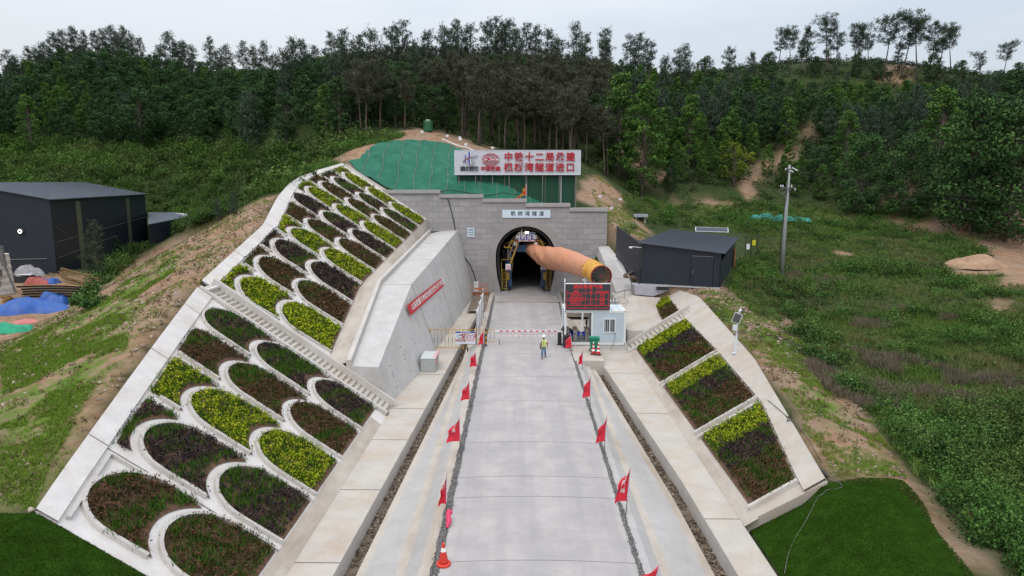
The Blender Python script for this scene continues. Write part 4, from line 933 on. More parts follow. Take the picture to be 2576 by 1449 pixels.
AR = [[(8.95, 54.95, 1.05), (10.3, 54.95, 1.05), (11.8, 55.0, 1.62)], [(8.9, 57.5, 1.3), (10.4, 57.5, 1.42), (12.05, 57.5, 1.76)], [(8.78, 60.25, 2.5), (10.5, 60.25, 2.62), (12.3, 60.25, 2.15)], [(8.7, 61.15, 2.8), (10.6, 61.1, 2.93), (12.9, 61.1, 2.75)], [(8.6, 63.0, 2.85), (10.6, 63.0, 2.85), (12.5, 63.2, 2.3)]]
b = MB().grid(AR); b.grid([[(x, y, z) for x, y, z in AR[0]], [(x - .05, y - .08, -.4) for x, y, z in AR[0]]]); b.grid([[r_[0] for r_ in AR], [(r_[0][0] - .1, r_[0][1], -.4) for r_ in AR]]); into(ap, b.build('slab', M_CONC))
M_BEAM = mat('painted_grey', (.36, .355, .40), .7, .08, 2, dirt=(.30, .29, .30)); bw = thing('concrete_beam', tuple(atY(1640, 722, 61.2)), 'lilac-grey concrete beam below the front of the dark shed', 'beam')
q = [atY(1595, 717, 61.3), atY(1684, 721, 60.9), atY(1684, 730, 60.9), atY(1644, 745, 61.1), atY(1597, 741, 61.3)]
vs = [tuple(p) for p in q] + [(p[0] - .1, p[1] + 1.6, p[2]) for p in q]
into(bw, MB().add(vs, [(0, 1, 2, 3, 4), (9, 8, 7, 6, 5)] + [(i, (i + 1) % 5, (i + 1) % 5 + 5, i + 5) for i in range(5)]).build('beam', M_BEAM)); p_ = atY(1667, 726, 60.8)
into(bw, MB().box((p_[0], p_[1] - .02, p_[2] + .02), (1.15, .04, .30), rz=-.1).build('patch', M_INK))

# ------------------------------------------------------------------ green net over the knoll, fence and sign
m, t, b = nodes_of('green_net'); p = pos(t)
c_ = ramp(t, noise(t, p, .7, 6, .65), [(.3, (.012, .10, .062)), (.55, (.02, .14, .088)), (.75, (.042, .175, .118))]); c_ = mixc(t, .35, c_, ramp(t, noise(t, p, 16, 3, .7), [(.3, .6), (.6, 1.)]), 'MULTIPLY')
t.links.new(c_, b.inputs['Base Color']); b.inputs['Roughness'].default_value = .75; b.inputs['Specular IOR Level'].default_value = .2; bump(t, b, noise(t, p, 5, 5, .7), .5, .06); M_NET = m
NPX = [(868, 402), (905, 398), (930, 372), (958, 353), (1040, 348), (1110, 356), (1165, 376), (1215, 402), (1265, 440), (1315, 475), (1350, 490), (1425, 512), (1430, 530), (1100, 520), (960, 520), (930, 460)]
gx2 = np.arange(-26, 7.5, .32); gy2 = np.arange(82.3, 101, .32); X2, Y2 = np.meshgrid(gx2, gy2); x2, y2 = X2.ravel(), Y2.ravel(); z2 = ground(x2, y2) + .10 + (vnoise(x2, y2, 1.2, 9) - .5) * .16 + (vnoise(x2, y2, 3.0, 3) - .5) * .09
pp = project(np.stack([x2, y2, z2], 1)); ok = in_poly(pp + np.stack([(vnoise(x2, y2, .6, 4) - .5) * 9] * 2, 1), NPX)
nx2, ny2 = len(gx2), len(gy2); ii, jj = np.meshgrid(np.arange(nx2 - 1), np.arange(ny2 - 1)); a = (jj * nx2 + ii).ravel(); FQ2 = np.stack([a, a + 1, a + 1 + nx2, a + nx2], 1); FQ2 = FQ2[ok[FQ2].all(1)]
used = np.unique(FQ2); rm = np.zeros(len(x2), int); rm[used] = np.arange(len(used))
net = thing('slope_net', (-8, 88, gz(-8, 88)), 'green dust net draped over the knoll behind the portal', 'net')
into(net, fast_mesh('net_sheet', np.stack([x2, y2, z2], 1)[used], rm[FQ2], M_NET, smooth=True))
M_SEAM = mat('net_seam', (.17, .19, .16), .8, .3, 5); sm = MB()
for x0 in np.arange(-21, 3, 2.05):
    pts = [];
    for y in np.arange(82.6, 99, .5):
        xx = x0 + .12 * math.sin(y * 1.3 + x0) - (y - 83) * .06; z = gz(xx, y) + .19
        if in_poly(project([[xx, y, z]]), NPX)[0]: pts.append((xx, y, z))
    if len(pts) > 3: sm.tube(pts, .035, 4)
into(net, sm.build('seam', M_SEAM))
SY_ = 84.6
M_FNET = mat('fence_net', (.012, .06, .035), .8, .2, 3, bumps=.3); fe = thing('net_fence', (1, SY_, gz(1, SY_)), 'dark green netting fence under the big sign, standing on the portal top', 'fence')
xs = np.linspace(atY(1150, 450, SY_)[0], atY(1447, 450, SY_)[0], 60); rows = []
for i, x in enumerate(xs): zb = max(gz(x, SY_) - .15, 9.2); wv = .06 * math.sin(i * .8); rows.append([(x, SY_ + wv, zb), (x, SY_ + wv * .4, (zb + 14.6) / 2), (x, SY_, 16.4)])
into(fe, MB().grid(rows).build('netting', M_FNET, smooth=True))
for x_ in (1210, 1269.5, 1326, 1371.5, 1411.5, 1447): xx = atY(x_, 450, SY_ - .1)[0]; into(fe, MB().tube([(xx, SY_ - .12, max(gz(xx, SY_) - .2, 9.3)), (xx, SY_ - .12, 16.0)], .045, 8).build('post', M_GRILL if x_ != 1411.5 else M_SWHITE))
BY = 84.0; A_, B_ = atY(1143.2, 378, BY), atY(1460, 439.5, BY); BW, BH = B_[0] - A_[0], A_[2] - B_[2]; bc = ((A_[0] + B_[0]) / 2, BY, (A_[2] + B_[2]) / 2)
m, t, b = nodes_of('ribbed_white'); b.inputs['Base Color'].default_value = (.66, .68, .74, 1); b.inputs['Roughness'].default_value = .4; b.inputs['Metallic'].default_value = .0; M_RIB = m
M_RIBD = mat('rib_shadow_line', (.34, .36, .42), .5, .05, 3)
bb = thing('billboard', bc, 'wide white ribbed billboard with red lettering above the tunnel portal', 'billboard')
b = MB(); nr = 30; rows = [[], []]
for i in range(nr):
    z0 = -BH / 2 + BH * i / nr; hz = BH / nr
    for dz, dy in ((0, 0), (hz * .62, 0), (hz * .68, .05), (hz * .94, .05)): rows[0].append((-BW / 2, dy, z0 + dz)); rows[1].append((BW / 2, dy, z0 + dz))
MB().grid(rows).build('ribbed_panel', M_RIB, bb)
b = MB(); 
for s_ in (-1, 1): b.box((0, .03, s_ * BH / 2), (BW + .06, .14, .05)); b.box((s_ * BW / 2, .03, 0), (.05, .14, BH))
b.build('frame', M_RIB, bb)
b = MB()
for x in np.linspace(-BW / 2 + .5, BW / 2 - .5, 8): b.box((x, .16, -2.9), (.09, .09, BH + 5.4))
b.build('posts_behind', M_GRILL, bb)
bx = lambda x: (x - 161) / (2334 - 161) * BW - BW / 2
bz = lambda y: BH / 2 - (y - 172) / (598 - 172) * BH
u_ = BW / (2334 - 161)
for i, ch in enumerate('中铁十二局承建'): lettering('red_letter', ch, 158 * u_, M_LRED, bb, T3(bx(1092 + 178 * i), -.09, bz(297)), .10, .020)
for i, ch in enumerate('枫树湾隧道进口'): lettering('red_letter', ch, 158 * u_, M_LRED, bb, T3(bx(1092 + 177.5 * i), -.09, bz(478)), .10, .020)
for i, ch in enumerate('湖北铁路'): lettering('black_letter', ch, 88 * u_, M_INK, bb, T3(bx(296 + 80 * i), -.07, bz(498)), .06, .020)
for i, ch in enumerate('中国铁建'): lettering('small_red_letter', ch, 88 * u_, M_LRED, bb, T3(bx(653 + 86 * i), -.07, bz(498)), .06, .020)
M_LBLUE = mat('logo_blue', (.025, .06, .36), .4, .05, 3); M_LGREY = mat('logo_grey', (.25, .26, .28), .35, .1, 3)
lg = thing('rail_emblem', (bc[0] + bx(430), BY - .06, bc[2] + bz(320)), 'blue twin-bar emblem with grey swoosh at the left end of the billboard', 'emblem')
L = lambda x, y: ((x - 430) * u_, -(y - 320) * u_)
def lpoly(name, pts, mat_, d=.08, off=0.0): return MB().prism([L(*q) for q in pts], -off - d, -off).build(name, mat_, lg)
lpoly('bar', [(343, 258), (362, 246), (362, 388), (343, 388)], M_LBLUE); lpoly('bar_edge', [(362, 246), (372, 250), (372, 388), (362, 388)], M_LWHITE)
lpoly('bar', [(404, 212), (432, 198), (432, 412), (404, 414)], M_LBLUE); lpoly('bar_edge', [(432, 198), (445, 202), (445, 412), (432, 412)], M_LWHITE)
def sweep(name, ctr, ws, mat_, off):
    pts = [np.array(c, float) for c in ctr]; l_, r2 = [], []
    for i, q in enumerate(pts):
        d = pts[min(i + 1, len(pts) - 1)] - pts[max(i - 1, 0)]; d /= np.linalg.norm(d); n_ = np.array([-d[1], d[0]]); l_.append(q + n_ * ws[i]); r2.append(q - n_ * ws[i])
    b = MB(); b.grid([[(L(*a_)[0], -off, L(*a_)[1]) for a_ in l_], [(L(*a_)[0], -off, L(*a_)[1]) for a_ in r2]]); b.grid([[(L(*a_)[0], -off + .05, L(*a_)[1]) for a_ in l_], [(L(*a_)[0], -off + .05, L(*a_)[1]) for a_ in r2]]); return b.build(name, mat_, lg)
sweep('swoosh', [(565, 265), (520, 285), (470, 292), (420, 300), (370, 320), (325, 350), (303, 375), (325, 390)], [3, 14, 13, 11, 10, 9, 7, 3], M_LGREY, .12)
sweep('swoosh', [(470, 290), (420, 300), (370, 320), (330, 350), (312, 376)], [3, 6, 6, 5, 2], M_LRED, .135)
sweep('swoosh', [(440, 350), (480, 360), (500, 380), (480, 415), (430, 435), (360, 435)], [2, 7, 10, 11, 8, 2], M_LGREY, .12)
gl = thing('globe_emblem', (bc[0] + bx(784), BY - .06, bc[2] + bz(335)), 'red wire globe emblem with slanted letters on the billboard', 'emblem')
g_ = MB(); RX, RZ = 145 * u_, 102 * u_
g_.tube([(RX * math.cos(a_), -.05, RZ * math.sin(a_)) for a_ in np.linspace(0, 2 * math.pi, 41)], .035, 5, False)
for f in (.36, .72): g_.tube([(RX * f * math.cos(a_), -.05, RZ * math.sin(a_)) for a_ in np.linspace(0, 2 * math.pi, 33)], .022, 4, False)
for s_ in (-1, 1):
    for f in (.42, .74): w_ = math.sqrt(1 - f * f); g_.tube([(RX * w_ * x, -.05, s_ * RZ * (f + .10 * (x * x))) for x in np.linspace(-.97, .97, 11)], .022, 4)
g_.tube([(0, -.05, -RZ), (0, -.05, RZ)], .022, 4); g_.build('wire_globe', M_LRED, gl)
MB().prism([(-RX * 1.0, -RZ * .28), (RX * .86, -RZ * .28), (RX * 1.0, RZ * .30), (-RX * .78, RZ * .30)], -.075, -.055).build('letter_field', M_RIB, gl)
lettering('emblem_letters', 'CRCC', 72 * u_, M_LRED, gl, T3(0, -.09, 0) @ Matrix(((1, 0, .3, 0), (0, 1, 0, 0), (0, 0, 1, 0), (0, 0, 0, 1))), .03, .045, 1.0, sx=1.28)
# ------------------------------------------------------------------ guard booth
M_BFRAME = mat('booth_frame', (.66, .68, .68), .5, .05, 2); M_BPANEL = mat('booth_panel', (.43, .505, .565), .55, .05, 1.5); M_BROOF = mat('booth_roof', (.60, .67, .72), .5, .07, 1.2)
M_GLASS, t, b = nodes_of('window_glass'); b.inputs['Base Color'].default_value = (.03, .045, .05, 1); b.inputs['Roughness'].default_value = .06; b.inputs['Specular IOR Level'].default_value = .6
M_STEEL = mat('brushed_steel', (.42, .41, .39), .35, .12, 4, metal=.6); M_BLACK = mat('black_plastic', (.02, .02, .022), .45, .15, 4); M_CABLE = mat('cable_black', (.015, .015, .017), .6, .1, 4)
BX0, BX1, BY0, BY1, BZ = 3.66, 8.62, 53.75, 56.85, .12; BHT = 2.82; WX = 5.92
plinth = thing('concrete_plinth', (5.8, 53, -1.2), 'grey concrete plinth under the guard booth, reaching out over the ditch', 'plinth')
into(plinth, MB().box(((5.3 + 8.75) / 2, 55.4, -.59), (3.45, 3.2, 1.36)).build('base_block', M_WALL))
into(plinth, MB().box(((4.15 + 6.35) / 2, 51.4, -.62), (2.2, 4.75, 1.36)).build('landing', M_BEIGE if False else M_CONC))
booth = thing('guard_booth', (BX0, BY0, BZ), 'pale blue container guard booth with barred window and open turnstile bay', 'guard booth')
fr = MB()
for x in (BX0 + .09, BX1 - .09):
    for y in (BY0 + .09, BY1 - .09): fr.box((x, y, BZ + BHT / 2), (.18, .18, BHT - .002))
into(booth, fr.build('corner_posts', M_BFRAME, bevel=.02))
fr = MB()
for z in (BZ + .09, BZ + BHT - .09):
    for y in (BY0 + .085, BY1 - .085): fr.box(((BX0 + BX1) / 2, y, z), (BX1 - BX0 - .36, .15, .174))
    for x in (BX0 + .085, BX1 - .085): fr.box((x, (BY0 + BY1) / 2, z), (.15, BY1 - BY0 - .36, .174))
into(booth, fr.build('frame_beams', M_BFRAME))
into(booth, MB().box(((BX0 + BX1) / 2, (BY0 + BY1) / 2, BZ + BHT - .03), (BX1 - BX0 - .3, BY1 - BY0 - .3, .05)).build('roof', M_BROOF))
rl = MB()
for x in np.arange(BX0 + .75, BX1 - .3, .62): rl.box((x, (BY0 + BY1) / 2, BZ + BHT + .005), (.03, BY1 - BY0 - .32, .02))
rl.box(((BX0 + BX1) / 2, BY0 + 1.6, BZ + BHT + .006), (BX1 - BX0 - .3, .03, .025)); into(booth, rl.build('roof_seam', M_BPANEL))
into(booth, MB().box(((BX0 + BX1) / 2, (BY0 + BY1) / 2, BZ + .06), (BX1 - BX0 - .3, BY1 - BY0 - .3, .09)).build('floor', mat('booth_floor', (.20, .22, .235), .6, .1, 2)))
into(booth, MB().box((BX0 + .07, (BY0 + BY1) / 2, BZ + BHT / 2), (.05, BY1 - BY0 - .36, BHT - .36)).build('end_panel', M_BPANEL))
wp = MB(); zz0, zz1 = BZ + .18, BZ + BHT - .18; W0, W1 = 6.83, 7.80; wz0, wz1 = 1.13, 2.28
wp.box(((WX + W0) / 2, BY0 + .06, (zz0 + zz1) / 2), (W0 - WX, .06, zz1 - zz0)); wp.box(((W1 + BX1 - .18) / 2, BY0 + .06, (zz0 + zz1) / 2), (BX1 - .18 - W1, .06, zz1 - zz0))
wp.box(((W0 + W1) / 2, BY0 + .06, (zz0 + wz0) / 2), (W1 - W0, .06, wz0 - zz0)); wp.box(((W0 + W1) / 2, BY0 + .06, (wz1 + zz1) / 2), (W1 - W0, .06, zz1 - wz1))
into(booth, wp.build('front_panel', M_BPANEL))
into(booth, MB().box((BX1 - .07, (BY0 + BY1) / 2, BZ + BHT / 2), (.05, BY1 - BY0 - .36, BHT - .36)).box(((WX + BX1) / 2, BY1 - .07, BZ + BHT / 2), (BX1 - WX - .2, .05, BHT - .36)).build('rear_panels', M_BPANEL))
into(booth, MB().box((WX - .02, BY0 + .06, BZ + BHT / 2), (.12, .1, BHT - .36)).build('jamb', M_BFRAME))
into(booth, MB().box((WX + .02, (BY0 + BY1) / 2 + .03, BZ + BHT / 2), (.05, BY1 - BY0 - .42, BHT - .36)).build('inner_wall', M_BPANEL))
dr = into(booth, MB().box((WX - .03, BY0 + 1.6, BZ + 1.15), (.04, .95, 2.0)).build('door', mat('door_grey', (.33, .38, .42), .5, .06, 2))); 
hd = MB().box((WX - .07, BY0 + 1.25, BZ + 1.1), (.05, .04, .18)).build('handle', M_STEEL); into(booth, hd); hd.parent = dr; hd.matrix_parent_inverse = Matrix.Identity(4)
wf = MB(); wy = BY0 + .02
for x in (W0 + .03, W1 - .03, (W0 + W1) / 2): wf.box((x, wy, (wz0 + wz1) / 2), (.06 if x != (W0 + W1) / 2 else .05, .08, wz1 - wz0))
for z in (wz0 + .03, wz1 - .03): wf.box(((W0 + W1) / 2, wy - .002, z), (W1 - W0 - .11, .08, .06))
win = into(booth, wf.build('window', M_SWHITE)); inv = Matrix.Identity(4)
gl_ = MB().box(((W0 + W1) / 2, BY0 + .075, (wz0 + wz1) / 2), (W1 - W0, .02, wz1 - wz0)).build('pane', M_GLASS); gl_.parent = win
bars = MB()
for x in np.linspace(W0 + .14, W1 - .1, 6): bars.tube([(x, BY0 - .05, wz0), (x, BY0 - .05, wz1)], .014, 6)
bb_ = bars.build('window_bars', M_SWHITE); bb_.parent = win
cs = MB()
for x in (BX0 + .09, BX1 - .09):
    for z in (BZ + .1, BZ + BHT - .1): cs.box((x, BY0 - .003, z), (.07, .02, .09))
into(booth, cs.build('corner_slot', M_BLACK))
c = [(7.75, BY0 - .06, 1.2), (7.72, BY0 - .07, .6), (7.45, BY0 - .15, -.2), (7.0, BY0 - .6, -.9)]
tag(MB().tube(c, .014, 6).build('power_cable', M_CABLE), 'black cable hanging from the booth window down to the ditch', 'cable')
# turnstiles
M_TURN = mat('turnstile_steel', (.30, .28, .255), .4, .15, 5, metal=.5); M_FLAP = mat('flap_blue', (.015, .035, .30), .45, .06, 3)
def turnstile(x, left, right, label):
    r_ = thing('turnstile', (x, 54.6, BZ + .1), label, 'turnstile', 'turnstiles in the booth')
    MB().box((0, .35, .5), (.30, 1.1, 1.0)).build('cabinet', M_TURN, r_, bevel=.02); MB().box((0, .35, 1.02), (.34, 1.14, .05)).build('lid', mat('turnstile_lid', (.20, .15, .13), .4, .1, 3), r_)
    MB().lathe([(.06, -.01), (.06, .01)], 12, T3(0, -.21, .68) @ Matrix.Rotation(R(90), 4, 'X')).build('reader', M_BLACK, r_)
    for s_, on in ((-1, left), (1, right)):
        if on: MB().prism([(s_ * .15, .88), (s_ * .44, .80), (s_ * .47, .72), (s_ * .2, .34), (s_ * .15, .38)], -.02, .02).build('flap', M_FLAP, r_)
turnstile(3.98, 0, 1, 'leftmost turnstile, half hidden behind the booth corner post'); turnstile(4.62, 1, 1, 'middle turnstile with two blue flaps in the open bay'); turnstile(5.58, 1, 0, 'right turnstile with one blue flap beside the booth door')
f = thing('face_reader', (5.55, 54.75, BZ + 1.15), 'slim face reader on a black stalk standing on the right turnstile', 'face reader'); MB().tube([(0, 0, 0), (0, 0, .3)], .03, 8).build('stalk', M_BLACK, f); MB().box((0, -.02, .50), (.18, .05, .42)).build('screen', M_BLACK, f, bevel=.01)
# display board on the roof
LX0, LZ0 = atY(1423.3, 714.6, 53.6)[0], atY(1423.3, 714.6, 53.6)[2]; LX1, LZ1 = atY(1534.2, 780.7, 53.6)[0], atY(1534.2, 780.7, 53.6)[2]
led = thing('display_board', ((LX0 + LX1) / 2, 53.62, LZ1), 'black dot-matrix display board with red gas readings on the booth roof edge', 'display board'); LW, LH = LX1 - LX0, LZ0 - LZ1
MB().box((0, .08, LH / 2), (LW, .16, LH)).build('case', M_TBLK, led); MB().box((0, .08, LH + .025), (LW + .04, .22, .045)).build('top_cover', M_SWHITE, led)
MB().box((0, -.012, LH / 2), (LW - .08, .02, LH - .08)).build('screen', mat('screen_dark', (.035, .038, .045), .5, .05, 3), led)
M_LEDR = emit('led_red', (1.0, .02, .035), .65)
ly = lambda y: LH - (y - 155) / (583 - 155) * LH
lx = lambda x: ((x - 470) / (1195 - 470) - .5) * LW
for s, x, y, sz in (('洞内有害气体', 832, 203, .385), ('属性', 642, 278, .2), ('值', 884, 280, .2), ('是否正常', 1070, 284, .2), ('甲烷(CH4)', 645, 330, .2), ('0', 881, 330, .2), ('正常', 1064, 332, .2), ('一氧化碳(CO)', 642, 378, .2), ('0', 881, 381, .2), ('正常', 1064, 381, .2), ('硫化氢(H2S)', 640, 428, .2), ('0', 879, 430, .2), ('正常', 1063, 432, .2), ('氧气(O2)', 636, 474, .2), ('20.9', 878, 478, .2), ('正常', 1060, 478, .2)):
    lettering('red_text', s, sz, M_LEDR, led, T3(lx(x), -.03, ly(y)), .008, .0, 1.05)
gr_ = MB()
for y in (300, 403, 500, 548): gr_.box((lx(828), -.028, ly(y)), (LW * .945, .01, .022))
for x in (487, 793, 968, 1170): gr_.box((lx(x), -.0285, ly(400)), (.018, .008, LH * .70))
gr_.build('table_lines', M_LEDR, led)
fr = MB()
for x in (-LW * .35, LW * .35): fr.bar((x, .16, LH * .7), (x, 1.2, .02), .05)
fr.build('brace', M_STEEL, led)
p = thing('antenna_post', (BX0 + .12, BY0 + 1.6, BZ + BHT), 'slim white post with small camera at the left end of the booth roof', 'post'); MB().tube([(0, 0, 0), (.0, 0, 2.15)], .035, 8).build('pole', M_SWHITE, p); MB().box((0, -.03, 2.2), (.11, .14, .28)).build('camera', M_SWHITE, p, bevel=.02)
for i, x in enumerate((7.72, 7.98, 8.22, 8.42)):
    p = thing('ball_finial', (x, BY1 - .25, BZ + BHT), f'{["first", "second", "third", "fourth"][i]} from left of four shiny steel ball finials on the booth roof rear', 'finial', 'ball finials on the booth roof'); MB().lathe([(.05, 0), (.04, .12), (.09, .16), (.125, .25), (.09, .34), (.02, .38)], 14).build('ball', M_STEEL, p, smooth=True)

# ------------------------------------------------------------------ barrier, fence and signs across the road
M_POLEW = mat('barrier_white', (.70, .70, .70), .4, .04, 3); M_FY = mat('fence_yellow', (.46, .26, .025), .5, .12, 4); M_FB = mat('fence_black', (.03, .03, .03), .5, .15, 4)
bar = thing('boom_barrier', (3.45, 54.2, .03), 'black boom barrier with red and white rail arm lowered across the road', 'barrier')
MB().box((-.12, 0, .5), (.30, .34, 1.0)).build('housing', M_BLACK, bar, bevel=.02); MB().box((-.12, -.18, .05), (.42, .02, .1)).build('base', M_BLACK, bar)
X_ = lambda px, Y=54.2: atY(px, 838, Y)[0] - 3.45
ax0_, ax1_ = X_(1245), -.05
MB().box(((ax0_ + ax1_) / 2, -.22, 1.18), (ax1_ - ax0_, .05, .11)).build('arm', M_POLEW, bar); MB().box(((ax0_ + .2 + ax1_ - .3) / 2, -.22, .78), (ax1_ - ax0_ - .5, .03, .035)).build('lower_rail', M_POLEW, bar)
n_ = 10; st = MB(); sl_ = MB(); slw = MB()
for k in range(n_): x = ax0_ + .28 + (ax1_ - ax0_ - .5) * (k + .3) / n_; st.box((x + .1, -.248, 1.17), (.24, .006, .10)); st.box((x + .1, -.238, .78), (.16, .006, .03))
for k in range(19): x = ax0_ + .35 + (ax1_ - ax0_ - .7) * k / 18.5; (sl_ if k % 1 == 0 else slw).box((x, -.22, 1.0), (.013, .02, .26)); slw.box((x, -.22, 1.30), (.022, .02, .13)); slw.box((x, -.22, .65), (.018, .02, .22))
st.build('red_band', M_SRED, bar)['kind'] = 'stuff'; sl_.build('red_slats', M_LRED, bar)['kind'] = 'stuff'; slw.build('white_slats', M_POLEW, bar)['kind'] = 'stuff'
MB().tube([(ax0_ + .36, -.22, .02), (ax0_ + .36, -.22, .5)], .025, 6).build('arm_rest', M_BLACK, bar)
rd = thing('plate_camera', (3.62, 53.85, .03), 'black plate-reading camera on a post beside the boom barrier', 'camera'); MB().box((0, 0, .02), (.3, .3, .04)).build('base', M_BLACK, rd); MB().tube([(0, 0, 0), (0, 0, 1.35)], .06, 10).build('post', M_BLACK, rd); MB().bar((-.14, -.22, 1.34), (.16, .2, 1.66), .17, .17).build('camera_body', M_BLACK, rd)
FYY = 53.8; FXp = lambda px: atY(px, 850, FYY)[0]
zt = 1.36
fen = thing('railing', (-4, FYY, 0), 'yellow and black railing across the left berm and ditch, carrying the safety board', 'railing')
def rail(parent, xa, xb, zb, top_post=True, nb=None, x_top=None, name='panel'):
    fy, fk = MB(), MB()
    xt = xa if x_top is None else x_top
    fy.bar((xt, 0, zt), (xb, 0, zt), .05); fy.bar((xa, 0, zb), (xb, 0, zb), .045)
    n_ = nb or max(2, int((xb - xa) / .27))
    for i in range(n_ + 1):
        x = xa + (xb - xa) * i / n_; zm = zb + (zt - zb) * .55
        fy.bar((x, 0, zb), (x, 0, zb + .32), .028); fk.bar((x, 0, zb + .32), (x, 0, zm), .028); fy.bar((x, 0, zm), (x, 0, zt), .028)
    a_ = fy.build(name, M_FY, None); k_ = fk.build('black_section', M_FB, None)
    a_.parent = parent; a_.location = (-parent.location.x, 0, 0); k_.parent = a_
    return a_
rail(fen, FXp(1083), FXp(1165), -.12, x_top=FXp(1066)); rail(fen, FXp(1166), FXp(1197), .15)
a_ = MB(); a_.bar((FXp(1068), 0, zt), (FXp(1081), 0, .35), .05); q = a_.build('slanted_bar', M_FB, fen); q.location = (4, 0, 0)
a_ = MB(); a_.bar((FXp(1083), 0, -.3), (FXp(1083), 0, zt), .07); a_.bar((FXp(1166), 0, -.3), (FXp(1166), 0, zt), .06); q = a_.build('post', M_FY, fen); q.location = (4, 0, 0)
gt = thing('gate', (-2.3, FYY - .1, 0), 'short yellow railing gate with striped post on the road edge beside the barrier', 'gate')
rail(gt, FXp(1197), FXp(1221), .55); rail(gt, FXp(1224), FXp(1243.5), .38)
a_ = MB()
for k in range(6): a_.box((FXp(1222.8), 0, .3 + .21 * k), (.13, .13, .21)) if k % 2 == 0 else None
q = a_.build('post', M_FY, gt); q.location = (2.3, 0, 0); a_ = MB()
for k in range(6): a_.box((FXp(1222.8), 0, .3 + .21 * k), (.13, .13, .21)) if k % 2 == 1 else None
a_.box((FXp(1222.8), 0, .1), (.12, .12, .2)); q = a_.build('post_band', M_FB, gt); q.location = (2.3, 0, 0)
SX0, SX1 = FXp(1146.7), FXp(1195.8); SZ0, SZ1 = atY(1170, 833.8, FYY - .12)[2], atY(1170, 865.2, FYY - .12)[2]; SW, SH = SX1 - SX0, SZ0 - SZ1
sg = thing('safety_board', ((SX0 + SX1) / 2, FYY - .12, (SZ0 + SZ1) / 2), 'white and blue site safety board with red warning text hung on the railing', 'notice board')
MB().box((0, 0, 0), (SW, .04, SH)).build('plate', mat('board_face', (.62, .68, .76), .5, .04, 2), sg); MB().box((0, -.024, SH * .445), (SW, .012, SH * .11)).build('header', M_SBLUE, sg)
ux = lambda x: ((x - 615) / 335 - .5) * SW
uz = lambda y: (.5 - (y - 195) / 217) * SH
lettering('header_text', '安全警示牌', .13, M_LWHITE, sg, T3(0, -.034, SH * .445), .006, .01, 1.5)
lettering('red_text', '非施工人员', .26, M_LRED, sg, T3(ux(842), -.026, uz(255)), .008, .02, 1.06); lettering('red_text', '禁止入内', .24, M_LRED, sg, T3(ux(842), -.026, uz(298)), .008, .02, 1.42)
lettering('small_text', '进入施工现场\n必须戴好安全帽', .125, M_LRED, sg, T3(ux(685), -.026, uz(348)), .008, .012)
po = MB(); po.prism([(ux(655), uz(307)), (ux(715), uz(307)), (ux(703), uz(296)), (ux(668), uz(296))], -.034, -.022); po.build('worker_picture', M_INK, sg)
MB().prism([(ux(670) , uz(296)), (ux(668), uz(268)), (ux(703), uz(268)), (ux(700), uz(296))], -.036, -.022).build('face', M_SWHITE, sg); MB().prism([(ux(657), uz(268))] + [(ux(685 + 22 * math.cos(a_)), uz(266 - 20 * math.sin(a_))) for a_ in np.linspace(math.pi, 0, 9)] + [(ux(713), uz(268))], -.04, -.022).build('hat', M_GRILL, sg)
for i in range(4):
    x, z = ux(772 + 46 * i), uz(345)
    if i == 0: MB().prism([(x - .1, z - .07), (x + .1, z - .07), (x, z + .10)], -.03, -.022).build('warning_icon', M_TYEL, sg)
    else:
        MB().lathe([(.10, -.004), (.10, .004)], 16, T3(x, -.026, z) @ Matrix.Rotation(R(90), 4, 'X')).build('ban_icon', M_SRED, sg); MB().lathe([(.072, -.004), (.072, .004)], 16, T3(x, -.033, z) @ Matrix.Rotation(R(90), 4, 'X')).build('ban_field', M_SWHITE, sg); MB().bar((x - .06, -.04, z + .06), (x + .06, -.04, z - .06), .02, .006, up=(0, 1, 0)).build('ban_slash', M_SRED, sg)
for s in (-1, 1): lettering('side_text', '生\n命\n第\n一' if s < 0 else '安\n全\n至\n上', .07, M_INK, sg, T3(ux(685 + s * 42), -.026, uz(272)), .006, .005)
bk = thing('rail_support', (FXp(1166) + .35, FYY - .35, -1.12), 'dark cone-shaped stand in the ditch below the safety board', 'stand'); MB().lathe([(.22, 0), (.20, .05), (.11, .1), (.03, 1.15)], 12).build('cone', M_BLACK, bk); MB().box((0, 0, .02), (.5, .5, .04)).build('base', M_BLACK, bk)
nb = thing('notice_stand', (-3.45, 60, 0), 'row of steel-posted notice boards standing edge-on along the left road edge', 'notice board')
for i, y in enumerate((54.6, 58.2, 61.8, 65.4)):
    q = MB().tube([(0, y - 60, -.3), (0, y - 60, 2.75)], .05, 8).build('post', M_STEEL, nb); bl = MB().lathe([(.02, -.08), (.08, 0), (.02, .08)], 10, T3(0, y - 60, 2.8)).build('ball', M_STEEL, nb)
    if i < 3: MB().box((0, y - 58.2, 1.75), (.06, 3.3, 1.5)).build('board', M_SWHITE, nb); MB().bar((-.1, y - 58.2, 1.6), (-1.4, y - 58.2, -.4), .035).build('strut', M_STEEL, nb)

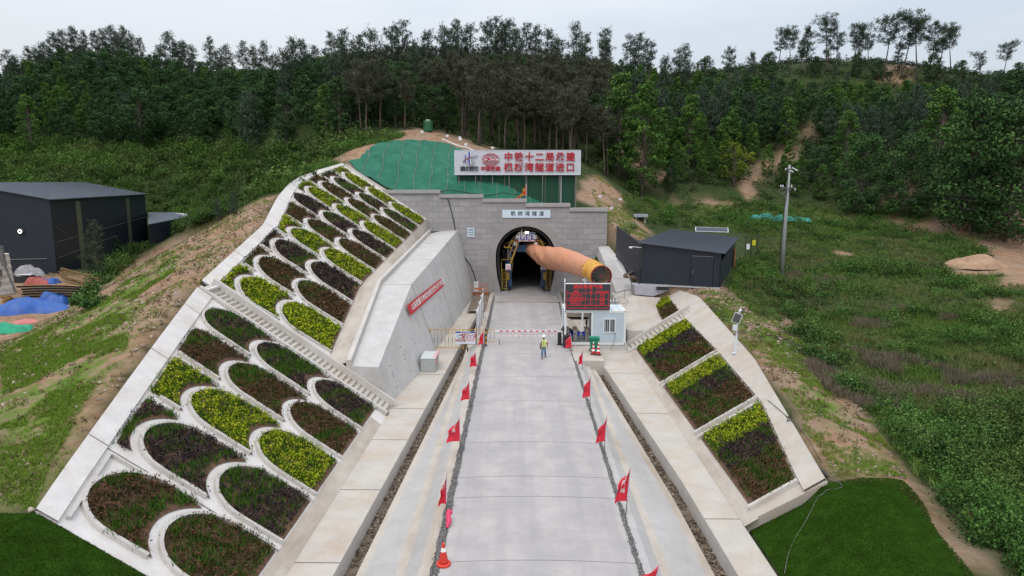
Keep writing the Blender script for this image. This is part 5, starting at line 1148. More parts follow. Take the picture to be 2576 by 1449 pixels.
# ------------------------------------------------------------------ cabinet, bin, cones
cb_ = thing('steel_cabinet', (-6.45, 48.2, -.3), 'grey steel cabinet with striped edge on the left berm against the retaining wall', 'cabinet')
M_CAB = mat('cabinet_grey', (.36, .385, .38), .5, .07, 2, dirt=(.30, .30, .28), dirt_scale=3)
MB().box((0, 0, .49), (1.06, 2.1, .96)).build('body', M_CAB, cb_, bevel=.015); MB().box((0, 0, .985), (1.10, 2.14, .035)).build('lid', mat('cabinet_lid', (.50, .53, .53), .45, .05, 2), cb_)
MB().box((.44, 0, 1.008), (.2, 2.1, .012)).build('edge_plate', M_LWHITE, cb_)
st = MB()
for k in range(9): y = -.95 + .235 * k; st.add([(.345, y, 1.018), (.535, y + .1, 1.018), (.535, y + .22, 1.018), (.345, y + .12, 1.018)], [(0, 1, 2, 3)]); st.add([(.554, y, .86), (.554, y + .12, .86), (.554, y + .22, .98), (.554, y + .1, .98)], [(0, 1, 2, 3)])
st.build('warning_stripe', M_SRED, cb_)['kind'] = 'stuff'; MB().box((.535, -.35, .62), (.012, .9, .36)).build('danger_plate', M_SRED, cb_); lettering('danger_text', '当心触电', .2, M_LWHITE, cb_, face_matrix((.545, -.35, .62), (0, 1, 0), (0, 0, 1)), .004, .01)
M_BIN = mat('bin_green', (.012, .20, .115), .4, .08, 3)
bn = thing('wheelie_bin', (*atz(1494.5, 886, .06)[:2], .06), 'green wheelie bin on the landing in front of the guard booth', 'bin')
MB().add([(-.27, -.25, .1), (.27, -.25, .1), (.27, .25, .1), (-.27, .25, .1), (-.37, -.36, 1.12), (.37, -.36, 1.12), (.37, .33, 1.12), (-.37, .33, 1.12)], [(0, 3, 2, 1), (4, 5, 6, 7), (0, 1, 5, 4), (1, 2, 6, 5), (2, 3, 7, 6), (3, 0, 4, 7)]).build('body', M_BIN, bn, bevel=.03)
MB().box((0, -.02, 1.17), (.82, .78, .07)).box((0, -.05, 1.225), (.6, .5, .05)).build('lid', mat('bin_lid', (.015, .25, .15), .4, .06, 3), bn, bevel=.02); MB().tube([(-.36, .40, 1.12), (.36, .40, 1.12)], .025, 8).build('handle', M_BIN, bn)
for s in (-1, 1): MB().lathe([(.12, -.03), (.12, .03)], 14, T3(s * .33, .27, .12) @ Matrix.Rotation(R(90), 4, 'Y')).build('wheel', M_BLACK, bn)
M_CONE = mat('cone_orange', (.60, .045, .028), .5, .07, 4); M_CONER = mat('cone_red', (.50, .02, .03), .5, .07, 4); M_RUB = mat('cone_rubber', (.05, .048, .045), .8, .15, 4)
def cone(p, label, base_m, body_m, h=.9, white_top=True):
    c = thing('traffic_cone', p, label, 'traffic cone', 'traffic cones'); rr = lambda z: .155 * (1 - z / h) + .032
    MB().lathe([(.25, 0), (.255, .06), (.2, .085), (.19, .085)], 8 if base_m is M_RUB else 16).build('base', base_m, c)
    MB().lathe([(rr(z), z) for z in np.linspace(.07, h, 9)], 18).build('cone', body_m, c, smooth=True)
    for z in ((.30, .44), (.6, .72)) if white_top else ((.5, .64),): MB().lathe([(rr(z[0]) + .004, z[0]), (rr(z[1]) + .004, z[1])], 18).build('white_band', M_LWHITE, c)
    if white_top: MB().lathe([(.045, 0), (.05, .06), (.02, .12)], 10, T3(0, 0, h - .02)).build('cap', M_LWHITE, c)
cone((*atz(1492.5, 892, .06)[:2], .06), 'left of two red and white cones with rubber feet before the green bin', M_RUB, M_CONER); cone((*atz(1505, 893.3, .06)[:2], .06), 'right of two red and white cones with rubber feet before the green bin', M_RUB, M_CONER)
cone((*atz(1116, 1420, .02)[:2], .02), 'orange-red traffic cone on the left gravel seam, nearest the camera', M_CONE, M_CONE, .82, False)
bx_ = thing('speaker_box', (*atz(1425, 873, .08)[:2], .08), 'black waste bin standing at the booth corner behind a red flag', 'bin'); MB().lathe([(.24, 0), (.27, .05), (.27, .9), (.24, .95)], 18).build('body', M_BLACK, bx_, smooth=False); MB().lathe([(.285, .86), (.285, .93), (.2, .99)], 18).build('rim', M_BLACK, bx_)
bx_.name = 'litter_bin'

# ------------------------------------------------------------------ flags
M_FLAG = mat('flag_red', (.56, .022, .045), .65, .1, 2.5); M_FPOLE = mat('flag_pole', (.10, .085, .075), .5, .1, 4); M_SLEEVE = mat('flag_sleeve', (.52, .42, .50), .6, .08, 3)
def flag(bp, tp_, label, out=.55, sag=.35, frac=.62, wave=.06, side=-1, text='中铁十二局', hgt=None, yaw=.0):
    """bp, tp_: foot and top of the pole in the survey picture"""
    base_ = atz(bp[0], bp[1], .01); top = atY(tp_[0], tp_[1], base_[1]); root = thing('flag', base_, label, 'flag', 'red flags along the road'); Hh = top[2] - base_[2]; dx = top[0] - base_[0]
    MB().tube([(0, 0, -.05), (dx * .5, 0, Hh * .5), (dx, 0, Hh)], [.02, .018, .015], 6).build('pole', M_FPOLE, root)
    fl_ = Hh * frac
    MB().tube([(dx, -.003, Hh), (dx * (1 - frac * .98), -.003, Hh - fl_ * .98)], .02, 6).build('sleeve', M_SLEEVE, root)
    def C(u, v):
        """u along the pole from the top, v out from the pole"""
        w_ = out * (1 - .12 * math.sin(u * 3)) * min(1.0, .12 + 1.9 * u + .15 * v)
        x = dx * (1 - u * frac) + side * w_ * v + .03 * math.sin(9 * u + 3 * v) * v; z = Hh - u * fl_ - sag * (v ** 1.3) * (1.25 - u) + .0
        y = wave * math.sin(v * 7 + u * 4) * (.2 + v) + yaw * v + .04 * math.sin(u * 11) * v
        return Vector((x, y, z))
    MB().grid([[C(u, v) for v in np.linspace(0, 1, 15)] for u in np.linspace(0, 1, 21)]).build('cloth', M_FLAG, root, smooth=True)
    if text:
        ch = []
        for i, s in enumerate(text):
            o = lettering('flag_text', s, .26, M_LWHITE, root, None, .0, .012); me = o.data
            uc = .18 + .16 * i; vc = .52
            for vt in me.vertices:
                q = C(min(1, uc + -vt.co.z * .62), min(1, max(0, vc + side * vt.co.x * 1.3 / max(.5, out / .6)))); vt.co = q + Vector((0, -.018, 0))
    return root
FT = '中铁十二局'
flag((1122.5, 1294.5), (1123.5, 1191), 'red flag hanging limp on the left road edge, beside a dropped flag', .30, .35, .72, .10, -1, '中铁')
flag((1159, 1146), (1156, 1048), 'widely spread red flag with white text, third on the left from the railing', .66, .32, .62, .05, -1, '十二局')
flag((1183, 1029), (1180, 955), 'red flag on the left road edge, second from the railing', .52, .34, .66, .06, -1, '铁十')
flag((1201, 935), (1196, 885), 'pleated red flag on the left road edge, first from the railing', .48, .18, .72, .10, -1, '局')
flag((1216, 876), (1216.5, 825), 'red flag directly in front of the yellow gate post', .40, .40, .78, .06, -1, '')
flag((1640, 1496), (1659, 1418), 'red flag cut off by the bottom edge of the picture', .80, .30, .75, .05, -1, '')
flag((1573, 1306), (1586, 1175), 'tall red flag with white characters on the right road edge, second from the bottom', .50, .30, .64, .08, -1, '中铁二局')
flag((1519.5, 1143), (1527, 1044), 'red flag on the right road edge, third from the bottom', .46, .38, .66, .08, -1, '十')
flag((1484, 1029), (1486, 945), 'red flag on the right road edge, fourth from the bottom', .46, .30, .62, .07, -1, '')
flag((1465, 930), (1466, 877), 'narrow red flag on the right road edge in front of the concrete landing', .30, .35, .72, .08, -1, '铁')
flag((1441, 886), (1435, 837), 'wind-blown red flag at the landing corner, closest to the boom barrier post', .52, .36, .74, .05, -1, '中')
q0, q1 = atz(1124, 1328, .05), atz(1131, 1288, .35); fd = thing('dropped_flag', q0, 'furled pink-red flag lying on the left gravel seam', 'flag', 'red flags along the road')
pts = [Vector(q0) - Vector(q0), (Vector(q1) - Vector(q0)) * .3 + Vector((.05, 0, .05)), (Vector(q1) - Vector(q0)) * .7 + Vector((-.02, 0, .1)), (Vector(q1) - Vector(q0))]
MB().tube([pts[0], pts[1], pts[2], pts[3]], [.05, .11, .09, .13], 7).build('cloth', mat('flag_pink', (.60, .05, .12), .65, .12, 6), fd); MB().tube([Vector(atz(1117, 1400, .04)) - Vector(q0), pts[0], pts[3] + Vector((.02, .1, .05))], .012, 6).build('pole', M_FPOLE, fd)
# flag on the portal top
pb = Vector((atY(1323.5, 497, 81.6)[0], 81.6, atY(1323.5, 500, 81.6)[2] - .3)); pt_ = Vector(atY(1324, 462, 81.6)); pf = thing('flag', pb, 'red flag with yellow emblem standing on the portal coping below the billboard', 'flag')
d_ = pt_ - pb; MB().tube([(0, 0, 0), tuple(d_)], .025, 6).build('pole', M_SWHITE, pf)
MB().grid([[(-1.45 * v * (.15 + .85 * u), .08 * math.sin(6 * v), d_.z - 1.25 * u - 1.0 * v * (1 - .35 * u)) for v in np.linspace(0, 1, 9)] for u in np.linspace(0, 1, 9)]).build('cloth', mat('flag_scarlet', (.62, .03, .015), .6, .08, 3), pf, smooth=True)
M_EMB = mat('emblem_yellow', (.62, .42, .03), .6, .1, 3); e_ = MB(); c0 = Vector((-.28, -.06, d_.z - .75)); e_.bar(c0 + Vector((-.13, 0, -.1)), c0 + Vector((.13, 0, .14)), .05, .02, up=(0, 1, 0)); e_.tube([c0 + Vector((.15 * math.cos(a_), 0, .15 * math.sin(a_))) for a_ in np.linspace(-2.2, 1.2, 9)], .025, 5); e_.bar(c0 + Vector((-.14, 0, .10)), c0 + Vector((-.02, 0, .2)), .07, .02, up=(0, 1, 0)); e_.build('emblem', M_EMB, pf)
lettering('flag_text', '突击队', .22, M_EMB, pf, T3(-.5, -.09, d_.z - 1.35) @ Matrix.Rotation(R(-35), 4, 'Y'), .01, .01)

# ------------------------------------------------------------------ banner on the retaining wall
wn = (Vector(WALL_T(60)) - Vector(WALL_B(60))).cross(Vector(WALL_B(68)) - Vector(WALL_B(52))); wn = np.array(wn.normalized()); wn = wn if wn[0] > 0 else -wn
cn = [Vector(onplane(*q, WALL_B(60), wn)) + Vector(wn) * .06 for q in ((1023, 768.5), (1117, 691), (1123.5, 715), (1031, 793))]
ctr = sum(cn, Vector()) / 4; xd = ((cn[1] - cn[0]) + (cn[2] - cn[3])); bl_ = xd.length / 2; xd.normalize(); zd = (cn[0] - cn[3]).normalized(); bh_ = ((cn[0] - cn[3]).length + (cn[1] - cn[2]).length) / 2
bn_ = thing('banner', ctr, 'long red banner with white characters on the left retaining wall', 'banner'); Mb = face_matrix((0, 0, 0), xd, zd)
MB().box((0, 0, 0), (bl_, .03, bh_ * .9), M=Mb).build('cloth', mat('banner_red', (.50, .018, .030), .6, .07, 2), bn_)
txt = '以高质量可持续加速度发展当好开路先锋'; o = lettering('banner_text', txt, 1.0, M_LWHITE, bn_, None, .0, .010)
xs_ = np.array([v.co.x for v in o.data.vertices]); k_ = bl_ * .90 / (xs_.max() - xs_.min()); kz = bh_ * .62
o.data.transform(Mb @ T3(-(xs_.max() + xs_.min()) / 2 * k_, -.03, 0) @ Matrix.Diagonal((k_, 1, kz, 1)))

# ------------------------------------------------------------------ panel post on the right coping, utility pole, cables
def rgt_hit(px, py): 
    n_ = np.cross(np.array(rgt(60, 0)) - np.array(rgt(20, 0)), np.array(rgt(20, 1)) - np.array(rgt(20, 0))); return onplane(px, py, rgt(20, 0, .13), n_)
q = rgt_hit(1849.5, 889); tq = atY(1855, 780, q[1]); ph = tq[2] - q[2]; pp_ = thing('panel_post', q, 'white post with tilted solar panel, box and camera on the right coping', 'post')
M_PW = mat('post_white', (.62, .65, .68), .4, .05, 3); b = MB(); b.tube([(0, 0, 0), (.02, 0, ph * .42)], .075, 10); b.tube([(.02, 0, ph * .42), (.06, 0, ph * .93)], .05, 10); b.box((0, 0, .02), (.32, .32, .04)); b.build('pole', M_PW, pp_)
MB().box((-.12, -.08, ph * .60), (.26, .2, .36)).build('box', M_PW, pp_, bevel=.02)
A4 = face_matrix((-.02, -.1, ph * .82), (.75, -.65, -.28), (.05, .25, 1)); MB().box((0, 0, 0), (.50, .07, .62), M=A4).build('panel_frame', M_PW, pp_); MB().box((0, -.04, 0), (.44, .012, .56), M=A4).build('panel_face', mat('panel_dark', (.06, .055, .055), .4, .1, 6), pp_)
b = MB(); b.lathe([(.02, .12), (.10, .07), (.11, 0), (.06, -.1), (.01, -.13)], 12, T3(.16, -.06, ph * .98)); b.bar((.05, 0, ph * .93), (.16, -.06, ph * 1.04), .05); b.build('camera', M_PW, pp_, smooth=False); MB().lathe([(.05, -.03), (.05, .03)], 10, T3(.2, -.15, ph * .97) @ Matrix.Rotation(R(90), 4, 'X')).build('lens', M_BLACK, pp_)
UYd = 75.0; ub, ut = Vector(atY(1966.5, 682, UYd)), Vector(atY(1986.5, 415, UYd)); up_ = thing('utility_pole', ub, 'leaning pale concrete utility pole with crossarm in the right valley', 'utility pole'); d_ = ut - ub
M_UP = concrete('pole_concrete', (.34, .35, .355), (.27, .27, .26), .5)
MB().tube([(0, 0, -1.2), tuple(d_ * .5), tuple(d_)], [.22, .18, .13], 12).build('pole', M_UP, up_, smooth=True)
P_ = lambda x, y: Vector(atY(1937.1 + .217 * x, 389.9 + .217 * y, UYd - .2)) - ub
b = MB(); b.bar(P_(128, 383), P_(292, 380), .1); b.bar(P_(172, 165), P_(290, 158), .07); b.build('crossarm', M_GRILL, up_)
for q in ((125, 360), (150, 360), (250, 360), (292, 400), (182, 165)): c = P_(*q); MB().lathe([(.03, -.12), (.07, -.05), (.05, 0), (.07, .06), (.02, .12)], 8, T3(*c)).build('insulator', M_SWHITE, up_)
for q, r_ in (((255, 145), (320, 182)), ((228, 178), (270, 196))): MB().bar(P_(*q), P_(*r_), .1).build('strain_insulator', M_SWHITE, up_)
MB().tube([P_(215, 160), P_(205, 260), P_(190, 480), P_(165, 620), P_(140, 850), P_(120, 1050), P_(115, 1300)], .035, 6).build('down_cable', M_CABLE, up_)
b = MB(); b.tube([P_(95, 420), P_(150, 450), P_(185, 505)], .04, 6); b.tube([P_(100, 408), P_(130, 400), P_(155, 405)], .03, 6); b.tube([P_(150, 450), P_(175, 425), P_(250, 402)], .03, 6); b.build('jumper', M_GRILL, up_)
for i, (s_, e_) in enumerate((((320, 182), (2590, 512, 96)), ((270, 196), (2590, 540, 94)), ((290, 158), (2590, 500, 98)))):
    a_ = P_(*s_) + ub; c_ = Vector(atY(*e_)); tag(MB().tube([a_.lerp(c_, f) - Vector((0, 0, 2.2 * 4 * f * (1 - f) * .35)) for f in np.linspace(0, 1, 14)], .02, 5).build('power_line', M_CABLE), ['lowest', 'middle', 'uppermost'][(1, 0, 2)[i]] + ' of the thin power lines running right from the utility pole', 'power line', 'power lines')
def cable(px, label, r_=.03, mat_=None, name='cable'): return tag(MB().tube([tuple(q) for q in px], r_, 7).build(name, mat_ or M_CABLE, None, smooth=True), label, 'cable')
cable([atY(1108, 481, 80.95), atY(1122, 490, 80.9), atY(1130, 510, 80.9), atY(1140, 550, 80.9), atY(1151, 605, 80.9), atY(1165, 642, 80.9), atY(1182, 665, 80.9), atY(1193, 690, 80.9), atY(1197, 708, 80.8)], 'thick black cable hanging down the portal wall left of the arch', .05)
cable([atY(1108, 481.5, 81.8), atY(1130, 478, 82), atY(1160, 482, 82.2), atY(1195, 488, 82.2), atY(1230, 492, 82.2), atY(1265, 485, 82.3), atY(1300, 490, 82.2), atY(1325, 499, 82)], 'black cable lying along the top of the portal coping', .05)
q = rgt_hit(2044, 1022); cable([rgt_hit(1931, 1008) + [0, 0, .04], rgt_hit(1975, 1045) + [0, 0, .04], rgt_hit(2010, 1080) + [0, 0, .04], (rgt_hit(2035, 1110) + [0, 0, .05]), np.array([rgt_hit(2068, 1150)[0], rgt_hit(2068, 1150)[1], gz(*rgt_hit(2068, 1150)[:2]) + .12])], 'black cable lying across the right coping near its lower end', .014)
pts = [(2070, 1195), (2085, 1210), (2115, 1222), (2118, 1232), (2080, 1238), (2055, 1260), (2030, 1310), (2000, 1360), (1982, 1400), (1973, 1449)]; 
def onground(px, py):
    r_ = ray(px, py); Y = np.linspace(8, 200, 3000); P = O + r_[None] * (Y / r_[1])[:, None]; d = P[:, 2] - ground(P[:, 0], P[:, 1]); i = int(np.argmax(d < 0)); return P[i]
cable([onground(*q) + [0, 0, .09] for q in pts], 'thin grey hose snaking over the right dark green lawn', .010, M_GRILL, 'hose')
tag(MB().tube([onground(2066, 1190) + [0, 0, .1], onground(2074, 1200) + [0, 0, .12], onground(2082, 1206) + [0, 0, .1]], [.05, .085, .05], 8).build('pump', M_BLACK), 'black hose pump lying at the upper corner of the right lawn', 'pump')
M_RUST = mat('rusty_pipe', (.13, .075, .045), .6, .25, 4, dirt=(.06, .04, .03), dirt_scale=3); pipe_pts = [atY(1628, 676, 66), atY(1571, 692, 65.0), atY(1570, 694.5, 64.8), atY(1637, 706, 62.5)]
tag(MB().tube([tuple(q) for q in pipe_pts], .15, 12).build('bent_pipe', M_RUST, None, smooth=True), 'rusty brown pipe bent in a V on the right wing wall', 'pipe')
cable([atY(1600, 680, 66), atY(1580, 690, 64), atY(1587, 712, 62.4), atY(1586, 727, 61.3), atY(1560, 733, 60.8), atY(1546, 740, 60.2), atY(1540, 765, 59.4)], 'pale corrugated hose curving down behind the guard booth', .065, M_STEEL, 'drain_hose')
cable([atY(1572, 726, 61.2), atY(1570, 750, 60.5), atY(1582, 758, 60), atY(1575, 762, 59.5), atY(1555, 767, 59)], 'thin black wire curled on the concrete behind the booth', .016)
# junction box and orange guard at the portal foot
jb = thing('junction_box', (*atz(1198, 735, 0)[:2], 0), 'white junction box on a post at the left foot of the portal wall', 'box'); MB().box((0, 0, .7), (.55, .3, 1.25)).build('box', M_SWHITE, jb, bevel=.02); MB().box((0, 0, .05), (.3, .2, .1)).build('post', M_GRILL, jb)
M_OR = mat('guard_orange', (.50, .14, .035), .55, .12, 3); og = thing('guard_rail', (*atz(1207, 741, 0)[:2], 0), 'orange mesh guard fence around the junction box at the portal foot', 'guard fence')
b = MB()
for x in (-1.05, -.1, .95): b.bar((x, 0, 0), (x, 0, 1.25), .05)
for z in (.12, .62, 1.22): b.bar((-1.05, 0, z), (.95, 0, z), .045)
b.bar((.95, 0, 1.22), (1.0, 1.1, 1.25), .045); b.bar((.95, 0, .12), (1.0, 1.1, .12), .045); b.build('frame', M_OR, og)
b = MB()
for x in np.linspace(-1.0, .9, 16): b.bar((x, 0, .12), (x, 0, 1.22), .012)
b.build('mesh', M_OR, og)['kind'] = 'stuff'; MB().box((.95, .5, .75), (.03, .8, 1.0)).build('side_panel', M_OR, og); MB().box((-.05, -.04, .72), (1.1, .02, .16)).build('plate', M_OR, og)
b = MB()
for k in range(10): x = -.98 + .19 * k; b.add([(x, -.045, .02), (x + .08, -.045, .02), (x + .16, -.045, .2), (x + .08, -.045, .2)], [(0, 1, 2, 3)])
MB().box((-.05, -.03, .11), (1.95, .02, .2)).build('kick_plate', M_OR, og); b.build('kick_stripe', M_FB, og)['kind'] = 'stuff'

# ------------------------------------------------------------------ dark shed on the right
m, t, b = nodes_of('dark_sheet'); p = pos(t, world=False); wv = nn(t, 'ShaderNodeTexWave', wave_type='BANDS', bands_direction='X'); wv.inputs['Scale'].default_value = 1.1; wv.inputs['Distortion'].default_value = 0; t.links.new(p, wv.inputs['Vector'])
b.inputs['Base Color'].default_value = (.020, .027, .036, 1); c_ = mixc(t, ramp(t, noise(t, pos(t), .5, 5), [(.35, 0.), (.7, .5)]), (.008, .0135, .025), (.014, .022, .036)); c_ = mixc(t, ramp(t, wv.outputs['Fac'], [(.93, 0.), (.98, .8)]), c_, (.005, .007, .010)); t.links.new(c_, b.inputs['Base Color']); b.inputs['Roughness'].default_value = .5; bump(t, b, wv.outputs['Fac'], .6, .03); M_DARK = m
M_DROOF = mat('dark_roof', (.050, .062, .085), .45, .14, .8, bumps=.0, dirt=(.075, .085, .10), dirt_scale=.7); M_GROOVE = mat('roof_groove', (.040, .050, .068), .5, .1, 3); M_PALE = mat('pale_base', (.36, .37, .37), .8, .1, 3)
fl0 = Vector((11.15, 62.0, 0)); ex = Vector((6.55, -2.5, 0)); SWd = ex.length; ex.normalize(); ey = Vector((-ex.y, ex.x, 0)); SD = 18.6; SZ = 3.9
MS = Matrix(((ex.x, ey.x, 0, fl0.x), (ex.y, ey.y, 0, fl0.y), (0, 0, 1, SZ), (0, 0, 0, 1)))
sh = bpy.data.objects.new('dark_shed', None); COL.objects.link(sh); sh.matrix_world = MS; tag(sh, 'dark navy sheet-metal shed with single-pitch roof right of the portal', 'shed')
hL, hR = 3.72, 3.05; W = SWd
b = MB(); vs = [(0, 0, 0), (W, 0, 0), (W, SD, 0), (0, SD, 0), (0, 0, hL), (W, 0, hR), (W, SD, hR - .1), (0, SD, hL - .1)]; MB().add(vs, [(0, 1, 5, 4), (2, 3, 7, 6), (3, 0, 4, 7), (4, 5, 6, 7)]).build('wall', M_DARK, sh)
rw = MB().add([(0, 0, 0), (SD, 0, 0), (SD, 0, hR - .55), (0, 0, hR - .75), (0, .12, 0), (SD, .12, 0), (SD, .12, hR - .55), (0, .12, hR - .75)], [(0, 1, 2, 3), (7, 6, 5, 4), (2, 6, 7, 3), (0, 3, 7, 4), (1, 5, 6, 2)]).build('side_wall', M_DARK, sh); rw.location = (W, 0, 0); rw.rotation_euler = (0, 0, R(90))
MB().box((W / 2, SD / 2, -.62), (W - .06, SD - .06, 1.2)).build('foundation', MATS['pale_base'] if 0 else mat('foundation_earth', (.24, .17, .12), .9, .2, 2), sh)
rf = MB().add([(-.25, -.35, hL + .02), (W + .35, -.35, hR - .02), (W + .35, SD + .3, hR - .1), (-.25, SD + .3, hL - .05), (-.25, -.35, hL + .12), (W + .35, -.35, hR + .08), (W + .35, SD + .3, hR), (-.25, SD + .3, hL + .05)], [(3, 2, 1, 0), (4, 5, 6, 7), (0, 1, 5, 4), (1, 2, 6, 5), (2, 3, 7, 6), (3, 0, 4, 7)]).build('roof', M_DROOF, sh)
b = MB()
for y in np.arange(0, SD, .42): f = (y + .35) / (SD + .65); b.bar((-.24, y, hL + .127 - .07 * f), (W + .34, y, hR + .087 - .08 * f), .07, .03)
g = b.build('rib', M_GROOVE, sh); g['kind'] = 'stuff'; g.parent = rf
dr = MB().box((W * .78, -.06, 1.35), (1.75, .06, 2.7)).build('door', M_DARK, sh); h_ = MB().box((W * .78 - .8, -.11, 1.3), (.05, .06, .25)).build('handle', M_GRILL, sh); h_.parent = dr; MB().box((W * .78, -.08, 2.74), (1.85, .06, .05)).build('door_track', M_GRILL, sh)
MB().box((W * .52, -.05, 1.38), (1.4, .03, 2.72)).build('door_leaf', M_DARK, sh); MB().box((W / 2, -.06, -.04), (W + .05, .12, .14)).build('base_strip', M_PALE, sh)
MB().box((W + .16, SD - 2.2, 1.0), (.05, 1.5, 2.0)).build('orange_door', mat('door_orange', (.30, .085, .02), .6, .12, 3), sh)
MB().bar((0, -.1, hL - .4), (-.75, -.5, hL - .3), .05).box((-.85, -.6, hL - .36), (.28, .16, .14)).build('camera', M_SWHITE, sh)
fa, fb = Vector((10.85, 75.5, 0)), Vector((11.1, 62.05, 0)); fw = thing('sheet_fence', (fb.x, fb.y, SZ), 'dark corrugated sheet fence running from the shed corner to the portal', 'fence'); Lf = (fa - fb).length; fw.rotation_euler = (0, 0, math.atan2(fa.y - fb.y, fa.x - fb.x))
MB().add([(0, 0, -.05), (Lf, 0, 1.0), (Lf, 0, 4.45), (0, 0, hL - .02), (0, .08, -.05), (Lf, .08, 1.0), (Lf, .08, 4.45), (0, .08, hL - .02)], [(0, 1, 2, 3), (7, 6, 5, 4), (3, 2, 6, 7), (1, 5, 6, 2), (0, 3, 7, 4)]).build('sheet', M_DARK, fw)
sp2 = thing('solar_panel', atY(1790, 590, 86), 'framed solar panel seen edge-on beyond the shed roof', 'solar panel'); Msp = face_matrix((0, 0, .6), (1, -.15, -.02), (0, .75, .6)); MB().box((0, 0, 0), (4.0, .08, .8), M=Msp).build('frame', M_SWHITE, sp2); MB().box((0, -.05, 0), (3.85, .02, .7), M=Msp).build('cells', mat('solar_cells', (.05, .06, .085), .3, .1, 3), sp2); MB().bar((0, 0, .5), (0, 0, -1.5), .1).build('post', M_GRILL, sp2)
hp = atY(1610, 570, 94); hut = thing('small_hut', (hp[0], hp[1], hp[2]), 'tiny grey concrete hut with dark opening on the bank right of the portal', 'hut'); b = MB(); 
for x in (-.6, .6): b.box((x, 0, .65), (.22, .5, 1.3))
b.box((0, .2, .65), (1.0, .1, 1.3)); b.build('wall', M_CONC, hut); MB().box((0, -.05, 1.5), (1.9, 1.2, .35)).build('roof', mat('hut_roof', (.30, .32, .36), .6, .1, 3), hut); MB().box((0, .12, .65), (.95, .04, 1.2)).build('opening', M_INK, hut); MB().box((0, -.05, .02), (1.7, .8, .12)).build('sill', M_CONC, hut)
gp = atY(1887, 640, 78); mg = thing('mesh_gate', (gp[0], gp[1], gp[2] - .1), 'black mesh gate with yellow and white notices beside the shed', 'gate'); b = MB()
for x in (-.6, .1, .8): b.bar((x, 0, 0), (x, 0, 2.2), .06)
for z in (.1, 1.1, 2.15): b.bar((-.6, 0, z), (.8, 0, z), .05)
for x in np.linspace(-.55, .75, 12): b.bar((x, 0, .1), (x, 0, 2.15), .015)
b.build('frame', M_FB, mg); MB().box((.35, -.05, 1.45), (.38, .02, .6)).build('yellow_notice', mat('notice_yellow', (.55, .52, .02), .6, .05, 3), mg); MB().box((-.3, -.05, 1.0), (.36, .02, .62)).build('white_notice', M_SWHITE, mg)

# ------------------------------------------------------------------ the yard on the left
nb_ = Vector((-63.2, 92, 0)); far = Vector((-72.6, 133, 0)); e2 = (far - nb_); BL = e2.length; e2.normalize(); e1 = Vector((-e2.y, e2.x, 0)); BWd = 21.0; EV = 10.55; RG = 12.7
MBld = Matrix(((e2.x, e1.x, 0, nb_.x), (e2.y, e1.y, 0, nb_.y), (0, 0, 1, .2), (0, 0, 0, 1)))
wh = bpy.data.objects.new('warehouse', None); COL.objects.link(wh); wh.matrix_world = MBld; tag(wh, 'large dark navy steel warehouse with low gable roof in the left yard', 'warehouse')
MB().add([(0, 0, 0), (BL, 0, 0), (BL, BWd, 0), (0, BWd, 0), (0, 0, EV), (BL, 0, EV), (BL, BWd, EV), (0, BWd, EV), (0, BWd / 2, RG), (BL, BWd / 2, RG)], [(0, 1, 5, 4), (1, 2, 6, 9, 5), (2, 3, 7, 6), (3, 0, 4, 8, 7)]).build('wall', M_DARK, wh)
o_ = .35; rf = MB().add([(-o_, -o_, EV - .03), (BL + o_, -o_, EV - .03), (BL + o_, BWd / 2, RG + .06), (-o_, BWd / 2, RG + .06), (BL + o_, BWd + o_, EV - .03), (-o_, BWd + o_, EV - .03)] + [(-o_, -o_, EV + .1), (BL + o_, -o_, EV + .1), (BL + o_, BWd / 2, RG + .19), (-o_, BWd / 2, RG + .19), (BL + o_, BWd + o_, EV + .1), (-o_, BWd + o_, EV + .1)],
    [(0, 1, 2, 3), (3, 2, 4, 5), (9, 8, 7, 6), (11, 10, 8, 9), (0, 6, 7, 1), (1, 7, 8, 2), (2, 8, 10, 4), (4, 10, 11, 5), (5, 11, 9, 3), (3, 9, 6, 0)]).build('roof', mat('warehouse_roof', (.085, .105, .135), .5, .12, .5, dirt=(.12, .135, .155), dirt_scale=.3), wh)
b = MB()
for x in np.arange(0, BL, .8): b.bar((x, -o_ + .02, EV + .115), (x, BWd / 2 - .03, RG + .2), .07, .04)
g = b.build('roof_rib', M_GROOVE, wh); g['kind'] = 'stuff'; g.parent = rf
M_STRIP = mat('skylight_strip', (.085, .10, .062), .6, .12, 2)
for x in (9.3, 31.5): q = MB().box((x, -.03, EV / 2 - .2), (1.7, .05, EV - .5)).build('pale_strip', M_STRIP, wh)
b = MB(); b.bar((1, -.1, 4.8), (BL - 1, -.1, 6.2), .05); b.bar((.5, -.1, 2.6), (24, -.1, 3.9), .05); b.bar((.3, -.1, 7.2), (11, -.1, 2.4), .03); b.tube([(-.1, 1, 2.6), (-.1, BWd - 4, 2.6)], .05, 6); b.build('wall_cable', M_GRILL, wh)
fl2 = thing('wall_lamp', atY(51, 582, 90.9), 'lit round floodlight on the gable wall of the dark warehouse', 'lamp'); MB().lathe([(.12, .14), (.36, .02), (.38, -.06)], 16, Matrix.Rotation(R(-90), 4, 'X') @ Matrix.Rotation(R(180), 4, 'X')).build('reflector', M_GRILL, fl2); MB().lathe([(.24, -.02), (.24, .02)], 16, T3(0, -.08, 0) @ Matrix.Rotation(R(90), 4, 'X')).build('lens', emit('lamp_white', (1, .97, .9), 9), fl2)
an = thing('lean_to', atY(420, 590, 126), 'low dark lean-to shed beyond the right end of the warehouse', 'shed'); q = [Vector(atY(*s)) - an.location for s in ((373.5, 566, 119), (473, 547, 128), (436, 536, 139), (372, 536, 136))]
